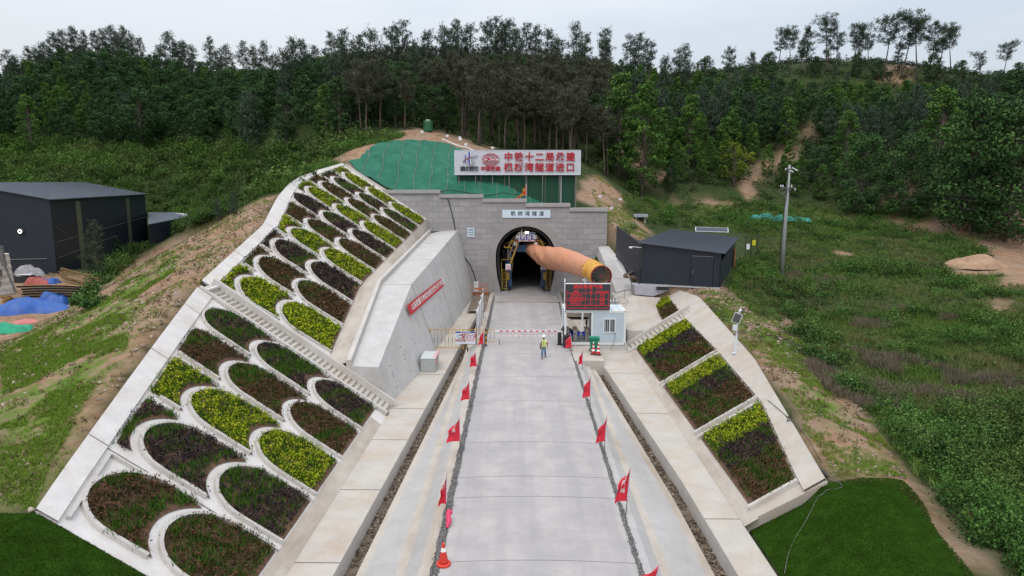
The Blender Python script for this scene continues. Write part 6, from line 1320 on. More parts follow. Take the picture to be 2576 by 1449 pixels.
vs = [(p.x, p.y, -2.5) for p in q] + [tuple(p) for p in q]; MB().add(vs, [(0, 1, 5, 4), (1, 2, 6, 5), (2, 3, 7, 6), (3, 0, 4, 7)]).build('wall', M_DARK, an); MB().add([tuple(p + Vector((0, 0, .02))) for p in q] + [tuple(p + Vector((0, 0, .15))) for p in q], [(3, 2, 1, 0), (4, 5, 6, 7), (0, 1, 5, 4), (1, 2, 6, 5), (2, 3, 7, 6), (3, 0, 4, 7)]).build('roof', MATS['warehouse_roof'], an)
tag(MB().add([tuple(atY(*s)) for s in ((430, 535, 140), (497, 540, 138), (497, 551, 138), (440, 548, 140), (430, 534, 146), (497, 538, 144), (497, 550, 144), (440, 547, 146))], [(0, 1, 2, 3), (7, 6, 5, 4), (0, 4, 5, 1), (1, 5, 6, 2)]).build('white_awning', M_SWHITE), 'white sheet roof half hidden by shrubs behind the lean-to', 'awning')
def lump(name, ctr, sx, sy, sz, mat_, label, cat, seed=0, folds=.12, nu=44, nv=16, rz=0.0, skirt=.0, flat=.7):
    """a draped pile: low dome with folds, resting on the ground"""
    rows = []
    for i in range(nv + 1):
        f = i / nv; row = []
        for j in range(nu):
            a_ = 2 * math.pi * j / nu; rr = f ** .8; k_ = 1 + .14 * math.sin(3 * a_ + seed) + .08 * math.sin(5 * a_ + seed * 2.1)
            hh = (1 - f ** 3.4) * (.80 + .22 * math.sin(4.2 * rr * math.cos(a_) + seed) * flat + .16 * math.sin(6.5 * rr * math.sin(a_ + seed) + 2 * seed) * flat) + folds * math.sin(11 * a_ + 5 * f + seed * 3) * f * (1.15 - f) + folds * .5 * math.sin(23 * a_ - 7 * f) * f * (1 - f)
            x, y = sx * rr * k_ * math.cos(a_), sy * rr * k_ * math.sin(a_); x, y = x * math.cos(rz) - y * math.sin(rz), x * math.sin(rz) + y * math.cos(rz)
            row.append((x, y, max(sz * hh, -.02)))
        row.append(row[0]); rows.append(row)
    o = MB().grid(rows).build(name, mat_, None, smooth=True, loc=ctr); return tag(o, label, cat)
def yz(px, py): p = onground(px, py); return (p[0], p[1], p[2] - .03)
M_TARP = mat('tarp_blue', (.018, .09, .36), .5, .2, 1.0, bumps=.4, dirt=(.06, .12, .27), dirt_scale=.8); M_TGRN = mat('net_pile_green', (.012, .27, .15), .7, .2, 2, bumps=.4); M_PINK = mat('tarp_pink', (.48, .16, .15), .6, .12, 2); M_TRED = mat('tarp_red', (.33, .075, .065), .6, .15, 2); M_GREYB = mat('bundle_grey', (.25, .25, .26), .7, .2, 3, bumps=.4)
c = yz(62, 785); lump('tarpaulin', (c[0], c[1] + .5, c[2]), 4.4, 2.4, 1.45, M_TARP, 'big blue tarpaulin draped over a pile at the edge of the left yard', 'tarpaulin', 1.3, .2)
c = yz(128, 770); lump('tarpaulin', (c[0], c[1] + .8, c[2]), 1.7, 1.5, 1.5, M_TARP, 'smaller grey-blue tarpaulin end hanging over the stacked steel arches', 'tarpaulin', 3.1, .14)
c = yz(75, 812); lump('tarpaulin', c, 1.9, .7, .35, M_PINK, 'pink sheet poking out under the blue tarpaulin', 'tarpaulin', 2.2, .2)
c = yz(25, 832); lump('net_pile', c, 2.6, 1.3, .8, M_TGRN, 'crumpled bright green net pile at the left picture edge', 'net', 4.0, .25)
c = yz(97, 716); lump('tarpaulin', c, 1.7, 1.0, 1.0, M_TRED, 'crumpled red tarpaulin heap before the warehouse wall', 'tarpaulin', 2.9, .22)
c = yz(124, 714); lump('tarpaulin', c, 1.25, .9, .8, M_TARP, 'small blue tarpaulin heap beside the red heap', 'tarpaulin', 5.2, .22)
c = yz(62, 712); lump('bundle', (c[0], c[1] + 1, c[2] + .9), 2.0, 1.2, 1.3, M_GREYB, 'grey folded cloth bundle on a crate beside the spraying machine', 'bundle', 1.9, .2)
cr_ = thing('crate', c, 'white-topped dark crate under the grey cloth bundle', 'crate'); MB().box((0, .6, .55), (2.4, 1.6, 1.1)).build('box', M_TBLK, cr_); MB().box((.3, .2, 1.15), (1.7, 1.2, .1)).build('lid', M_SWHITE, cr_)
M_ARCH = mat('steel_arch', (.20, .115, .035), .55, .25, 4, dirt=(.06, .045, .03), dirt_scale=3); ac = yz(175, 768)
for i in range(7):
    r0 = 9.0; b = MB(); b2 = MB(); a0, a1 = R(62), R(112)
    for k in range(12):
        t0, t1 = a0 + (a1 - a0) * k / 12, a0 + (a1 - a0) * (k + 1) / 12; z = .15 + .32 * i; off = .22 * math.sin(i * 1.7)
        b.bar((r0 * math.cos(t0) - 2.2 + off, r0 * math.sin(t0) - 8 - .25 * i, z), (r0 * math.cos(t1) - 2.2 + off, r0 * math.sin(t1) - 8 - .25 * i, z), .05, .2); b2.bar((r0 * math.cos(t0) - 2.2 + off, r0 * math.sin(t0) - 8 - .25 * i, z + .13), (r0 * math.cos(t1) - 2.2 + off, r0 * math.sin(t1) - 8 - .25 * i, z + .13), .26, .05)
    sa_ = b.build('steel_arch', M_TBLK, None, loc=(ac[0], ac[1] + 1.2, ac[2])); b2.build('flange', mat('flange_ochre', (.30, .18, .05), .55, .25, 4), sa_)
    tag(sa_, 'curved rusty-yellow steel arch rib in the stack behind the blue tarpaulin', 'steel rib', 'stacked steel arch ribs')
rb = yz(190, 725); RB = random.Random(3)
for i in range(12):
    a_ = RB.uniform(-.5, -.1); l_ = RB.uniform(3, 5); z = .3 + .14 * i; x0 = RB.uniform(-.6, .6)
    tag(MB().tube([(x0 - l_ / 2, RB.uniform(-.5, .5), z + .7), (x0 + l_ / 2, RB.uniform(-.5, .5), max(.1, z - .6))], .06, 6).build('scrap_bar', M_ARCH, None, loc=rb), 'rusty bar in the sloping scrap heap at the warehouse corner', 'scrap bar', 'scrap bars at the warehouse corner')
for i, (px, py, s_, mt, lb) in enumerate(((85, 752, .9, M_ARCH, 'rusty engine-like scrap block before the spraying machine'), (120, 738, 1.1, M_TBLK, 'dark steel block in front of the red heap'), (200, 752, .8, M_ARCH, 'brown timber stack right of the steel ribs'), (20, 762, .9, M_ARCH, 'rusty frame lying left of the blue tarpaulin'))):
    c = yz(px, py); o = thing('scrap_block', c, lb, 'scrap', 'scrap blocks in the yard'); b = MB()
    for k in range(5): b.box((RB.uniform(-.8, .8), RB.uniform(-.4, .4), .2 + .12 * k), (s_ * RB.uniform(.6, 1.8), .5, .22), rz=RB.uniform(-.3, .3))
    b.build('blocks', mt, o)['kind'] = 'stuff'
# spraying machine at the left edge
mc = yz(16, 738); mch = thing('spraying_machine', mc, 'grey hose-draped boom of a spraying machine with white ribbed tank, left edge', 'machine')
b = MB(); rows = [[(1.35 * (1 - .16 * (z / 4.6)) * math.cos(a_) * (1.04 if int(z * 2.4) % 2 else 1) - .6, 1.35 * (1 - .16 * (z / 4.6)) * math.sin(a_) * (1.04 if int(z * 2.4) % 2 else 1), z) for a_ in np.linspace(0, 2 * math.pi, 25)] for z in np.arange(0, 4.7, .2)]; b.grid(rows); b.f.append(tuple(range(len(b.v) - 25, len(b.v)))); b.build('tank', mat('tank_white', (.58, .56, .52), .5, .08, 2, dirt=(.40, .36, .3)), mch)
b = MB(); b.bar((-1.6, -.8, 6.2), (1.0, -1.4, 5.2), .5); b.bar((1.0, -1.4, 5.3), (1.3, -1.5, 3.4), .4); b.bar((1.2, -1.5, 4.0), (2.3, -1.6, .4), .18); b.box((.2, -1.3, 5.3), (1.6, .7, .7)); b.box((.4, -1.5, 2.6), (.7, .5, .7)); b.build('boom', mat('machine_grey', (.14, .135, .13), .6, .3, 4), mch); MB().bar((-1.2, -.9, 6.7), (-.3, -1.2, 6.0), .45).build('boom_cylinder', mat('machine_ochre', (.33, .22, .10), .6, .2, 3), mch)
b = MB()
for k in range(8):
    x0, x1, d_ = RB.uniform(-1.6, 0), RB.uniform(.4, 1.7), RB.uniform(.8, 3.6); z0 = RB.uniform(4.4, 5.6); b.tube([(x0 + (x1 - x0) * f, -1.7 - .1 * k, z0 - d_ * 4 * f * (1 - f) - 1.4 * f * (k % 3)) for f in np.linspace(0, 1, 13)], .085, 6)
for k in range(4): b.tube([(-.9 + .55 * math.cos(a_) * (1 + .1 * k), -1.9 - .1 * k, 1.1 + .6 * math.sin(a_)) for a_ in np.linspace(.3, 5.6, 14)], .13, 6)
b.build('hoses', mat('hose_grey', (.20, .20, .20), .7, .2, 4), mch)['kind'] = 'stuff'
# small things on the knoll and the bank
tk = onground(1077, 331); wt_ = thing('water_tank', (tk[0], tk[1], tk[2]), 'green cylindrical water tank with white lid on top of the knoll', 'water tank'); hgt = atY(1077, 303, tk[1])[2] - wt_.location.z
MB().lathe([(.72, 0), (.74, .1), (.74, hgt * .85), (.66, hgt * .95), (.3, hgt)], 22).build('tank', mat('tank_green', (.02, .105, .045), .45, .1, 2), wt_, smooth=False); MB().lathe([(.34, 0), (.34, .1), (.1, .14)], 14, T3(.0, 0, hgt - .02)).build('lid', M_SWHITE, wt_)
for i, (px, py, Y) in enumerate(((1062, 342, 100), (1125, 352, 100), (1158, 361, 101), (1239, 382, 103), (1172, 374, 99), (1157, 356, 105), (1509, 505, 90), (1538, 535, 90), (1560, 512, 95))):
    q = onground(px, py); k = thing('marker_plate', q, ('small white survey marker plate on the bare earth of the knoll' if i < 6 else 'small white survey marker plate on the bank right of the portal'), 'marker', 'survey markers on the knoll' if i < 6 else 'survey markers on the right bank'); MB().bar((0, 0, 0), (0, 0, .5), .03).build('stake', M_GRILL, k); MB().box((0, -.03, .6), (.42, .02, .28)).build('plate', M_SWHITE, k)
a_, c_ = onground(1112, 352), onground(1205, 385); tag(MB().tube([tuple(Vector(a_).lerp(Vector(c_), f) * 1.0 + Vector((0, 0, gz(*(Vector(a_).lerp(Vector(c_), f))[:2]) - Vector(a_).lerp(Vector(c_), f).z + .1))) for f in np.linspace(0, 1, 12)], .09, 6).build('drain_channel', M_SWHITE), 'pale concrete drain channel running down the knoll toward the billboard', 'channel')
for i, (px, py, s_) in enumerate(((1918, 556, .9), (1968, 561, .95), (2016, 563, .8))): c = yz(px, py); c = (c[0], c[1], c[2] + .35); lump('net_heap', c, 1.9 * s_, 1.0 * s_, .95 * s_, mat('net_teal', (.03, .22, .19), .7, .2, 2), ['left', 'middle', 'right'][i] + ' of three teal net heaps in the valley behind the utility pole', 'net', i * 1.7, .25)['group'] = 'teal net heaps'
c = yz(2455, 672); m2 = lump('soil_mound', c, 3.3, 2.0, 1.35, mat('mound_soil', (.33, .22, .14), .95, .2, 2, bumps=.6), 'pale orange soil mound at the right edge of the valley', 'soil heap', .7, .05, flat=1.0)
# ------------------------------------------------------------------ the worker
def skinned(name, joints, edges, mat_, parent, sub=2, root=0):
    me = bpy.data.meshes.new(name); me.from_pydata([j[:3] for j in joints], edges, []); o = bpy.data.objects.new(name, me); COL.objects.link(o)
    sk = o.modifiers.new('skin', 'SKIN'); sk.use_smooth_shade = True; sk.branch_smoothing = .5
    for i, j in enumerate(joints):
        d = me.skin_vertices[0].data[i]; r_ = j[3] if hasattr(j[3], '__len__') else (j[3], j[3]); d.radius = r_; d.use_root = (i == root)
    ss = o.modifiers.new('sub', 'SUBSURF'); ss.levels = sub; ss.render_levels = sub
    m2 = bpy.data.meshes.new_from_object(o.evaluated_get(bpy.context.evaluated_depsgraph_get())); bpy.data.objects.remove(o); m2.name = name
    m2.materials.clear(); m2.materials.append(mat_); m2.shade_smooth(); r = bpy.data.objects.new(name, m2); COL.objects.link(r); r.parent = parent; return r
M_SKIN = mat('skin', (.30, .155, .10), .55, .08, 6); M_JEAN = mat('jeans', (.10, .165, .27), .8, .18, 5); M_SHIRT = mat('shirt', (.62, .63, .65), .75, .06, 5); M_VEST = mat('vest_yellow', (.52, .66, .03), .6, .06, 4); M_REFL = mat('vest_silver', (.62, .65, .60), .35, .05, 4); M_SHOE = mat('shoe', (.045, .03, .025), .5, .15, 5); M_HAIR = mat('hair', (.015, .013, .012), .6, .2, 6)
wp_ = atz(1367.5, 902, .055); pe = thing('person', wp_, 'person in yellow safety vest, white helmet and blue jeans walking down the road', 'person')
J = []; E_ = []
def jn(x, y, z, r, link=None):
    J.append((x, y, z, r))
    if link is not None: E_.append((link, len(J) - 1))
    return len(J) - 1
pel = jn(0, 0, .92, (.16, .12)); wa = jn(0, 0, 1.06, (.155, .115), pel); ch_ = jn(0, -.01, 1.27, (.175, .125), wa); sh_ = jn(0, 0, 1.41, (.13, .09), ch_); nk = jn(0, -.01, 1.50, (.058, .06), sh_); h0 = jn(0, -.02, 1.57, (.075, .085), nk); h1 = jn(0, -.02, 1.66, (.082, .098), h0); h2 = jn(0, -.015, 1.73, (.065, .08), h1)
def arm(s, el, wr):
    a = jn(s * .155, .0, 1.40, .062, sh_); a2 = jn(s * .205, .0, 1.34, .056, a); e = jn(*el, .042, a2); w_ = jn(*wr, .029, e); d = (Vector(wr) - Vector(el)).normalized(); k = Vector(wr) + d * .05; p_ = jn(*k, .032, w_)
    k2 = k + d * .045; pk = jn(*k2, .033, p_)
    for q, (ox, ln) in enumerate(((-.028, .066), (-.010, .078), (.010, .074), (.028, .056))):
        b0 = k2 + Vector((-.004 * s, ox, 0)) + d * .012; f1 = jn(*b0, .0105, pk); f2 = jn(*(b0 + d * ln * .55 + Vector((-s * .006, -.008, 0))), .0095, f1); f3 = jn(*(b0 + d * ln + Vector((-s * .014, -.022, 0))), .008, f2)
    t0 = jn(*(k + Vector((-s * .012, -.035, 0))), .0125, p_); t1 = jn(*(k + Vector((-s * .02, -.055, 0)) + d * .035), .0105, t0); jn(*(k + Vector((-s * .024, -.062, 0)) + d * .062), .009, t1)
arm(-1, (-.255, .03, 1.10), (-.275, -.05, .87)); arm(1, (.265, .02, 1.11), (.30, -.10, .90))
def leg(s, kn, an, toe):
    h = jn(s * .095, 0, .86, .095, pel); k = jn(*kn, .066, h); c_ = jn(*(Vector(kn).lerp(Vector(an), .3) + Vector((0, .02, 0))), .064, k); a = jn(*an, .042, c_); jn(*(Vector(an) + (Vector(toe) - Vector(an)) * .5), .045, a); jn(*toe, .035, len(J) - 1)
leg(-1, (-.10, -.05, .49), (-.11, -.02, .10), (-.14, -.20, .035)); leg(1, (.11, -.06, .52), (.13, .20, .22), (.15, .12, .07))
skinned('body', J, E_, M_SKIN, pe)
Jt = [(0, 0, .97, (.175, .135)), (0, 0, .90, (.17, .135)), (-.095, 0, .82, .108), (-.10, -.05, .49, .083), (-.11, -.015, .25, .078), (-.112, -.02, .09, .074), (.095, 0, .82, .108), (.11, -.06, .52, .083), (.12, .08, .36, .076), (.13, .185, .24, .072)]
skinned('trousers', Jt, [(0, 1), (1, 2), (2, 3), (3, 4), (4, 5), (1, 6), (6, 7), (7, 8), (8, 9)], M_JEAN, pe)
Js = [(0, 0, .95, (.17, .13)), (0, 0, 1.08, (.168, .128)), (0, -.01, 1.28, (.188, .138)), (0, 0, 1.41, (.14, .10)), (0, -.005, 1.465, (.075, .075)), (-.16, 0, 1.395, .076), (-.215, .005, 1.32, .074), (-.24, .02, 1.18, .066), (.16, 0, 1.395, .076), (.215, .005, 1.32, .074), (.245, .015, 1.18, .066)]
skinned('shirt', Js, [(0, 1), (1, 2), (2, 3), (3, 4), (3, 5), (5, 6), (6, 7), (3, 8), (8, 9), (9, 10)], M_SHIRT, pe)
def ringv(z, rx, ry, y0=0, n=28): return [(rx * math.cos(a_), y0 + ry * math.sin(a_), z) for a_ in np.linspace(0, 2 * math.pi, n)]
def shell(prof, name, mat_, gap=0):
    rows = []
    for z, rx, ry in prof: rows.append([(rx * math.cos(a_), ry * math.sin(a_), z) for a_ in np.linspace(-math.pi / 2 + gap, 3 * math.pi / 2 - gap, 30)])
    return MB().grid(rows).build(name, mat_, pe, smooth=True)
vp = [(.93, .205, .165), (1.05, .20, .16), (1.2, .21, .165), (1.33, .20, .155), (1.42, .15, .125), (1.46, .115, .10)]
ve = shell(vp, 'vest', M_VEST, .08)
for z0, z1 in ((.99, 1.03), (1.11, 1.15)): q = shell([(z0, .21, .17), (z1, .21, .17)], 'reflective_band', M_REFL, .08); q.parent = ve
for s in (-1, 1): b = MB(); b.grid([[(s * .115, -.172 + .0, 1.15), (s * .075, -.176, 1.15)], [(s * .11, -.165, 1.33), (s * .07, -.168, 1.33)], [(s * .10, -.12, 1.45), (s * .065, -.122, 1.45)]]); q = b.build('reflective_strip', M_REFL, pe); q.parent = ve
MB().box((0, -.158, 1.17), (.022, .02, .46)).build('zip', M_INK, pe).parent = ve
b = MB(); b.tube([(.255, .018, 1.27), (.268, .02, 1.16)], [.082, .076], 14); b.build('armband', mat('armband_orange', (.62, .09, .02), .6, .06, 4), pe, smooth=True)
MB().tube([(-.15, -.13, 1.42), (-.16, -.165, 1.2), (-.21, -.12, .95)], .022, 8).build('bag_strap', M_INK, pe); MB().box((-.24, .0, .86), (.09, .2, .24)).build('bag', M_BLACK, pe, bevel=.02)
hm = MB().lathe([(.155, 1.685), (.150, 1.70), (.132, 1.71), (.130, 1.75), (.112, 1.81), (.07, 1.845), (.02, 1.855)], 22, T3(0, -.012, 0)).build('helmet', M_SWHITE, pe, smooth=True); MB().add([(-.10, -.13, 1.695), (.10, -.13, 1.695), (.07, -.205, 1.68), (-.07, -.205, 1.68), (-.10, -.13, 1.71), (.10, -.13, 1.71), (.07, -.205, 1.69), (-.07, -.205, 1.69)], [(0, 1, 2, 3), (7, 6, 5, 4), (2, 6, 7, 3), (1, 5, 6, 2), (3, 7, 4, 0)]).build('peak', M_SWHITE, pe).parent = hm
MB().lathe([(.088, 1.60), (.094, 1.66), (.09, 1.70)], 18, T3(0, .012, 0)).build('hair', M_HAIR, pe, smooth=True)
MB().add([(-.016, -.115, 1.60), (.016, -.115, 1.60), (.008, -.112, 1.655), (-.008, -.112, 1.655), (0, -.142, 1.607)], [(0, 1, 4), (1, 2, 4), (2, 3, 4), (3, 0, 4), (0, 3, 2, 1)]).build('nose', M_SKIN, pe)
for s in (-1, 1):
    MB().lathe([(.003, -.014), (.013, 0), (.003, .014)], 8, T3(s * .033, -.104, 1.648) @ Matrix.Rotation(R(90), 4, 'Y')).build('eye', M_INK, pe); MB().lathe([(.004, -.03), (.016, 0), (.004, .03)], 8, T3(s * .090, -.01, 1.635)).build('ear', M_SKIN, pe)
MB().box((0, -.105, 1.573), (.045, .012, .011)).build('mouth', mat('lips', (.20, .08, .07), .5, .05, 6), pe)
for nm, c_, rx in (('shoe', (-.125, -.12, .045), 0), ('shoe', (.14, .15, .13), -.55)):
    MB().lathe([(.02, -.15), (.05, -.11), (.056, .02), (.05, .10), (.02, .14)], 12, T3(*c_) @ Matrix.Rotation(rx, 4, 'X') @ Matrix.Rotation(R(-90), 4, 'X') @ Matrix.Diagonal((1, .8, -1, 1))).build(nm, M_SHOE, pe, smooth=True)
# ------------------------------------------------------------------ vegetation
RG = np.random.default_rng(5)
def scatter(poly_px, n, xr, yr, minus=(), rng=RG):
    """n random points on the ground inside an outline of the survey picture"""
    out = []; tot = 0
    for _ in range(60):
        x = rng.uniform(*xr, 6000); y = rng.uniform(*yr, 6000); z = ground(x, y); P = np.stack([x, y, z], 1); pr = project(P) + np.stack([(vnoise(x, y, .35, 5) - .5) * 34, (vnoise(x, y, .35, 6) - .5) * 20], 1)
        k = in_poly(pr, poly_px)
        for q in minus: k &= ~in_poly(pr, q)
        out.append(P[k]); tot += k.sum()
        if tot >= n: break
    return np.concatenate(out)[:n]
def bushes(P, rad, hgt, nl, ls, rng=RG, shell=.5, tall=False):
    n = len(P); rad = np.broadcast_to(rad, (n,)); hgt = np.broadcast_to(hgt, (n,)); ls = np.broadcast_to(ls, (n,))
    d = rng.normal(size=(n, nl, 3)); d[:, :, 2] = np.abs(d[:, :, 2]) * .9; d = unit(d); lob = 1 + .28 * np.sin(d[:, :, :1] * 5 + rng.random((n, 1, 1)) * 9) * np.cos(d[:, :, 1:2] * 4 + rng.random((n, 1, 1)) * 9)
    rr = rng.uniform(shell, 1.05, (n, nl, 1)) * lob; C = P[:, None] + d * rr * np.stack([rad, rad, hgt], 1)[:, None]
    L = (ls[:, None] * rng.uniform(.6, 1.4, (n, nl))).ravel(); D = rng.normal(size=(n * nl, 3)) + d.reshape(-1, 3) * .6; D[:, 2] += .15
    V, Fq = leaves(C.reshape(-1, 3), L, L * .55, D=D, rng=rng)
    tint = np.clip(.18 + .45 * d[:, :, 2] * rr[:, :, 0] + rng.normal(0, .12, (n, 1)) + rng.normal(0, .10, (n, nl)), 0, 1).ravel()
    return V, Fq, tint
def tufts(P, nb, ln, wd, spread=.35, rng=RG):
    n = len(P); ln = np.broadcast_to(ln, (n,)); L = (ln[:, None] * rng.uniform(.55, 1.25, (n, nb))).ravel(); D = rng.normal(0, spread, (n * nb, 3)); D[:, 2] = 1; D = unit(D)
    C = np.repeat(P, nb, 0) + rng.normal(0, 1, (n * nb, 3)) * np.array([.18, .18, 0]) * np.repeat(ln, nb)[:, None] + D * L[:, None] * .45
    V, Fq = leaves(C, L, wd, D=D, rng=rng); return V, Fq, np.clip(rng.normal(.5, .2, n * nb) + np.repeat(rng.normal(0, .12, n), nb), 0, 1)
def join(parts):
    V, Fq, T = [], [], []; k = 0
    for v, f, t_ in parts: V.append(v); Fq.append(f + k); T.append(t_); k += len(v)
    return np.concatenate(V), np.concatenate(Fq), np.concatenate(T)
def stuff(name, parts, m_, label, cat):
    V, Fq, T = join(parts); return tag(fast_mesh(name, V, Fq, m_, tint=T), label, cat, kind='stuff')
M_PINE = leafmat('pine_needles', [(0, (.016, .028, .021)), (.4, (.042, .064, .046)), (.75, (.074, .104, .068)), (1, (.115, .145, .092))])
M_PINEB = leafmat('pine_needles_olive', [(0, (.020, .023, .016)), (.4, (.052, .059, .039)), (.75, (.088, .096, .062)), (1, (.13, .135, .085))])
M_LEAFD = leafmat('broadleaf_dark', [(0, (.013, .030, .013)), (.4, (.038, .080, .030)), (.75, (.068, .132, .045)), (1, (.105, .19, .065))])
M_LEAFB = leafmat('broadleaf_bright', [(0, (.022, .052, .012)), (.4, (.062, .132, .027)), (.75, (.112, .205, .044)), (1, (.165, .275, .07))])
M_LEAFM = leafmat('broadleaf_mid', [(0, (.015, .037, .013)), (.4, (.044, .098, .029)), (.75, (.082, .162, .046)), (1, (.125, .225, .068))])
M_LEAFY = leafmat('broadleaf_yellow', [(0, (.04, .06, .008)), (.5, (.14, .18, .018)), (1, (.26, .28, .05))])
M_BARK = mat('bark', (.105, .085, .068), .95, .3, 3, bumps=.5, dirt=(.16, .15, .135), dirt_scale=1.5); M_BARKP = mat('bark_pine', (.085, .065, .055), .95, .3, 3, bumps=.5)
def proto_pine(seed, h=11.0, cs=.38, wd=2.1, bend=.5, dens=1.0, m_=None, droop=.1, flat=False):
    r_ = random.Random(seed); rng = np.random.default_rng(seed); dens *= 1.3; wd *= 1.12; t_ = MB(); N = 9; bx, by, ph = r_.uniform(-bend, bend), r_.uniform(-bend, bend), r_.uniform(0, 6)
    def tr(f): return Vector((bx * f * f + .16 * bend * math.sin(5 * f + ph), by * f * f + .16 * bend * math.cos(4 * f + ph), h * f))
    t_.tube([tr(i / N) - (Vector((0, 0, .6)) if i == 0 else Vector()) for i in range(N + 1)], [.17 * (1 - .82 * i / N) * h / 11 for i in range(N + 1)], 7)
    C, L = [], []; nlev = int(13 * dens) + 3
    for i in range(nlev):
        f = cs + (1 - cs) * (i + r_.random() * .6) / nlev; g = (f - cs) / (1 - cs); prof = (min(1, (g + .22) * 2.0) * (1 - g) ** .6 + .10) if not flat else (.55 + .45 * g if g < .86 else .8)
        for k in range(r_.choice((2, 3, 3, 4))):
            a_ = r_.uniform(0, 6.28); ln = wd * prof * r_.uniform(.45, 1.15) + .25; d = Vector((math.cos(a_), math.sin(a_), r_.uniform(.02, .5) - droop + .35 * g)); p0 = tr(min(f, .985)); p1 = p0 + d * ln; t_.tube([p0, p0.lerp(p1, .55) + Vector((0, 0, -.05)), p1], [.04, .028, .012], 4, False)
            for q in range(max(2, int(ln * 4.2))):
                ff = .38 + .62 * (q + r_.random()) / max(2, int(ln * 4.2)); C.append(tuple(p0.lerp(p1, ff) + Vector((r_.gauss(0, .24), r_.gauss(0, .24), r_.gauss(.08, .20))))); L.append(.36 + .12 * r_.random())
    top = tr(1); C += [tuple(top + Vector((r_.gauss(0, .12), r_.gauss(0, .12), r_.uniform(-.5, .1)))) for _ in range(6)]; L += [.4] * 6
    C = np.array(C); L = np.array(L); nb = 9; D = rng.normal(size=(len(C) * nb, 3)) * [1, 1, .7]; D[:, 2] += 1.0; D = unit(D); LL = np.repeat(L, nb) * rng.uniform(.6, 1.2, len(C) * nb)
    CC = np.repeat(C, nb, 0) + D * LL[:, None] * .6 + rng.normal(0, .13, (len(C) * nb, 3)); V, Fq = leaves(CC, LL * 1.1, LL * .24, D=D, rng=rng)
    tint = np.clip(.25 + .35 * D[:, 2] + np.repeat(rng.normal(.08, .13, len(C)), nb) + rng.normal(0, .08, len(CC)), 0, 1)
    return t_, (V, Fq, tint), m_ or M_PINE, h
def proto_broad(seed, h=9.0, cs=.22, wd=2.6, ncl=52, nl=72, ls=.33, m_=None, column=False, low=0.0):
    r_ = random.Random(seed); rng = np.random.default_rng(seed); t_ = MB(); b0 = r_.uniform(-.3, .3)
    tr = lambda f: Vector((b0 * f * f + .1 * math.sin(4 * f + seed), .2 * math.cos(3 * f + seed) * f, h * f)); t_.tube([tr(0) - Vector((0, 0, .6))] + [tr(f) for f in (.2, .4, .6, .8, .93)], [.2, .17, .13, .1, .06, .02], 7)
    parts = []
    for i in range(ncl):
        g = (i + r_.random()) / ncl; f = cs + (1 - cs) * g; prof = math.sin(math.pi * (.12 + .86 * g)) ** (.6 if not column else .5) * (1.0 if not column else (1.1 - .55 * g)); a_ = i * 2.4 + r_.uniform(-.6, .6); rr = wd * prof * r_.uniform(.35, 1.0)
        c = tr(f) + Vector((rr * math.cos(a_), rr * math.sin(a_), r_.uniform(-.3, .2))); t_.tube([tr(max(.12, f - .16)), tr(f - .06).lerp(c, .55), c], [.05, .035, .012], 4, False)
        rc = r_.uniform(.55, 1.05) * (.8 if column else 1) * wd / 2.6; d = unit(rng.normal(size=(nl, 3))); d[:, 2] = d[:, 2] * .62; rad = rng.uniform(.45, 1.05, (nl, 1)) * rc; C = np.array(c)[None] + d * rad
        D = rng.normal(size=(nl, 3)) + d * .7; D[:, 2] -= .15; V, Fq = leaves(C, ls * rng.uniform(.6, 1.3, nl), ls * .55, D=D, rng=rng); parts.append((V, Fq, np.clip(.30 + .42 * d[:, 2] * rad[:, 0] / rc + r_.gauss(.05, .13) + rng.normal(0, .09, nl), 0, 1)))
    return t_, join(parts), m_ or M_LEAFD, h
PR = {'ridge': [proto_pine(21, 11, .42, 2.0, .7, .75), proto_pine(22, 11, .36, 1.8, .5, .85), proto_pine(23, 11, .48, 2.2, .9, .7), proto_pine(24, 11, .3, 1.9, .4, 1.0)],
      'tall': [proto_pine(31, 11, .52, 2.3, 1.3, .62, flat=True), proto_pine(32, 11, .58, 2.7, 1.0, .55, flat=True), proto_pine(33, 11, .45, 2.0, 1.5, .6)],
      'full': [proto_pine(41, 10, .12, 2.1, .3, 1.35), proto_pine(42, 10, .18, 2.3, .3, 1.3)],
      'grove': [proto_pine(51, 11, .50, 2.1, .6, 1.05, M_PINEB), proto_pine(52, 11, .46, 2.3, .5, 1.1, M_PINEB), proto_pine(53, 11, .55, 1.9, .7, .95, M_PINEB)],
      'broad': [proto_broad(61), proto_broad(62, 8.5, .12, 2.9, 56), proto_broad(63, 9.5, .18, 2.5, 50)],
      'bright': [proto_broad(71, 11, .12, 2.7, 66, 72, .33, M_LEAFB, True), proto_broad(72, 12, .10, 3.0, 70, 72, .33, M_LEAFB, True)],
      'big': [proto_broad(91, 12, .06, 3.9, 90, 80, .36, M_LEAFM), proto_broad(92, 12, .08, 3.6, 84, 80, .36, M_LEAFM)],
      'yellow': [proto_broad(81, 5, .25, 2.2, 24, 46, .26, M_LEAFY)]}
TREE_SRC = {}
NAME = {'ridge': 'pine_tree', 'tall': 'pine_tree', 'full': 'pine_tree', 'grove': 'pine_tree', 'broad': 'broadleaf_tree', 'big': 'broadleaf_tree', 'bright': 'broadleaf_tree', 'yellow': 'broadleaf_tree'}
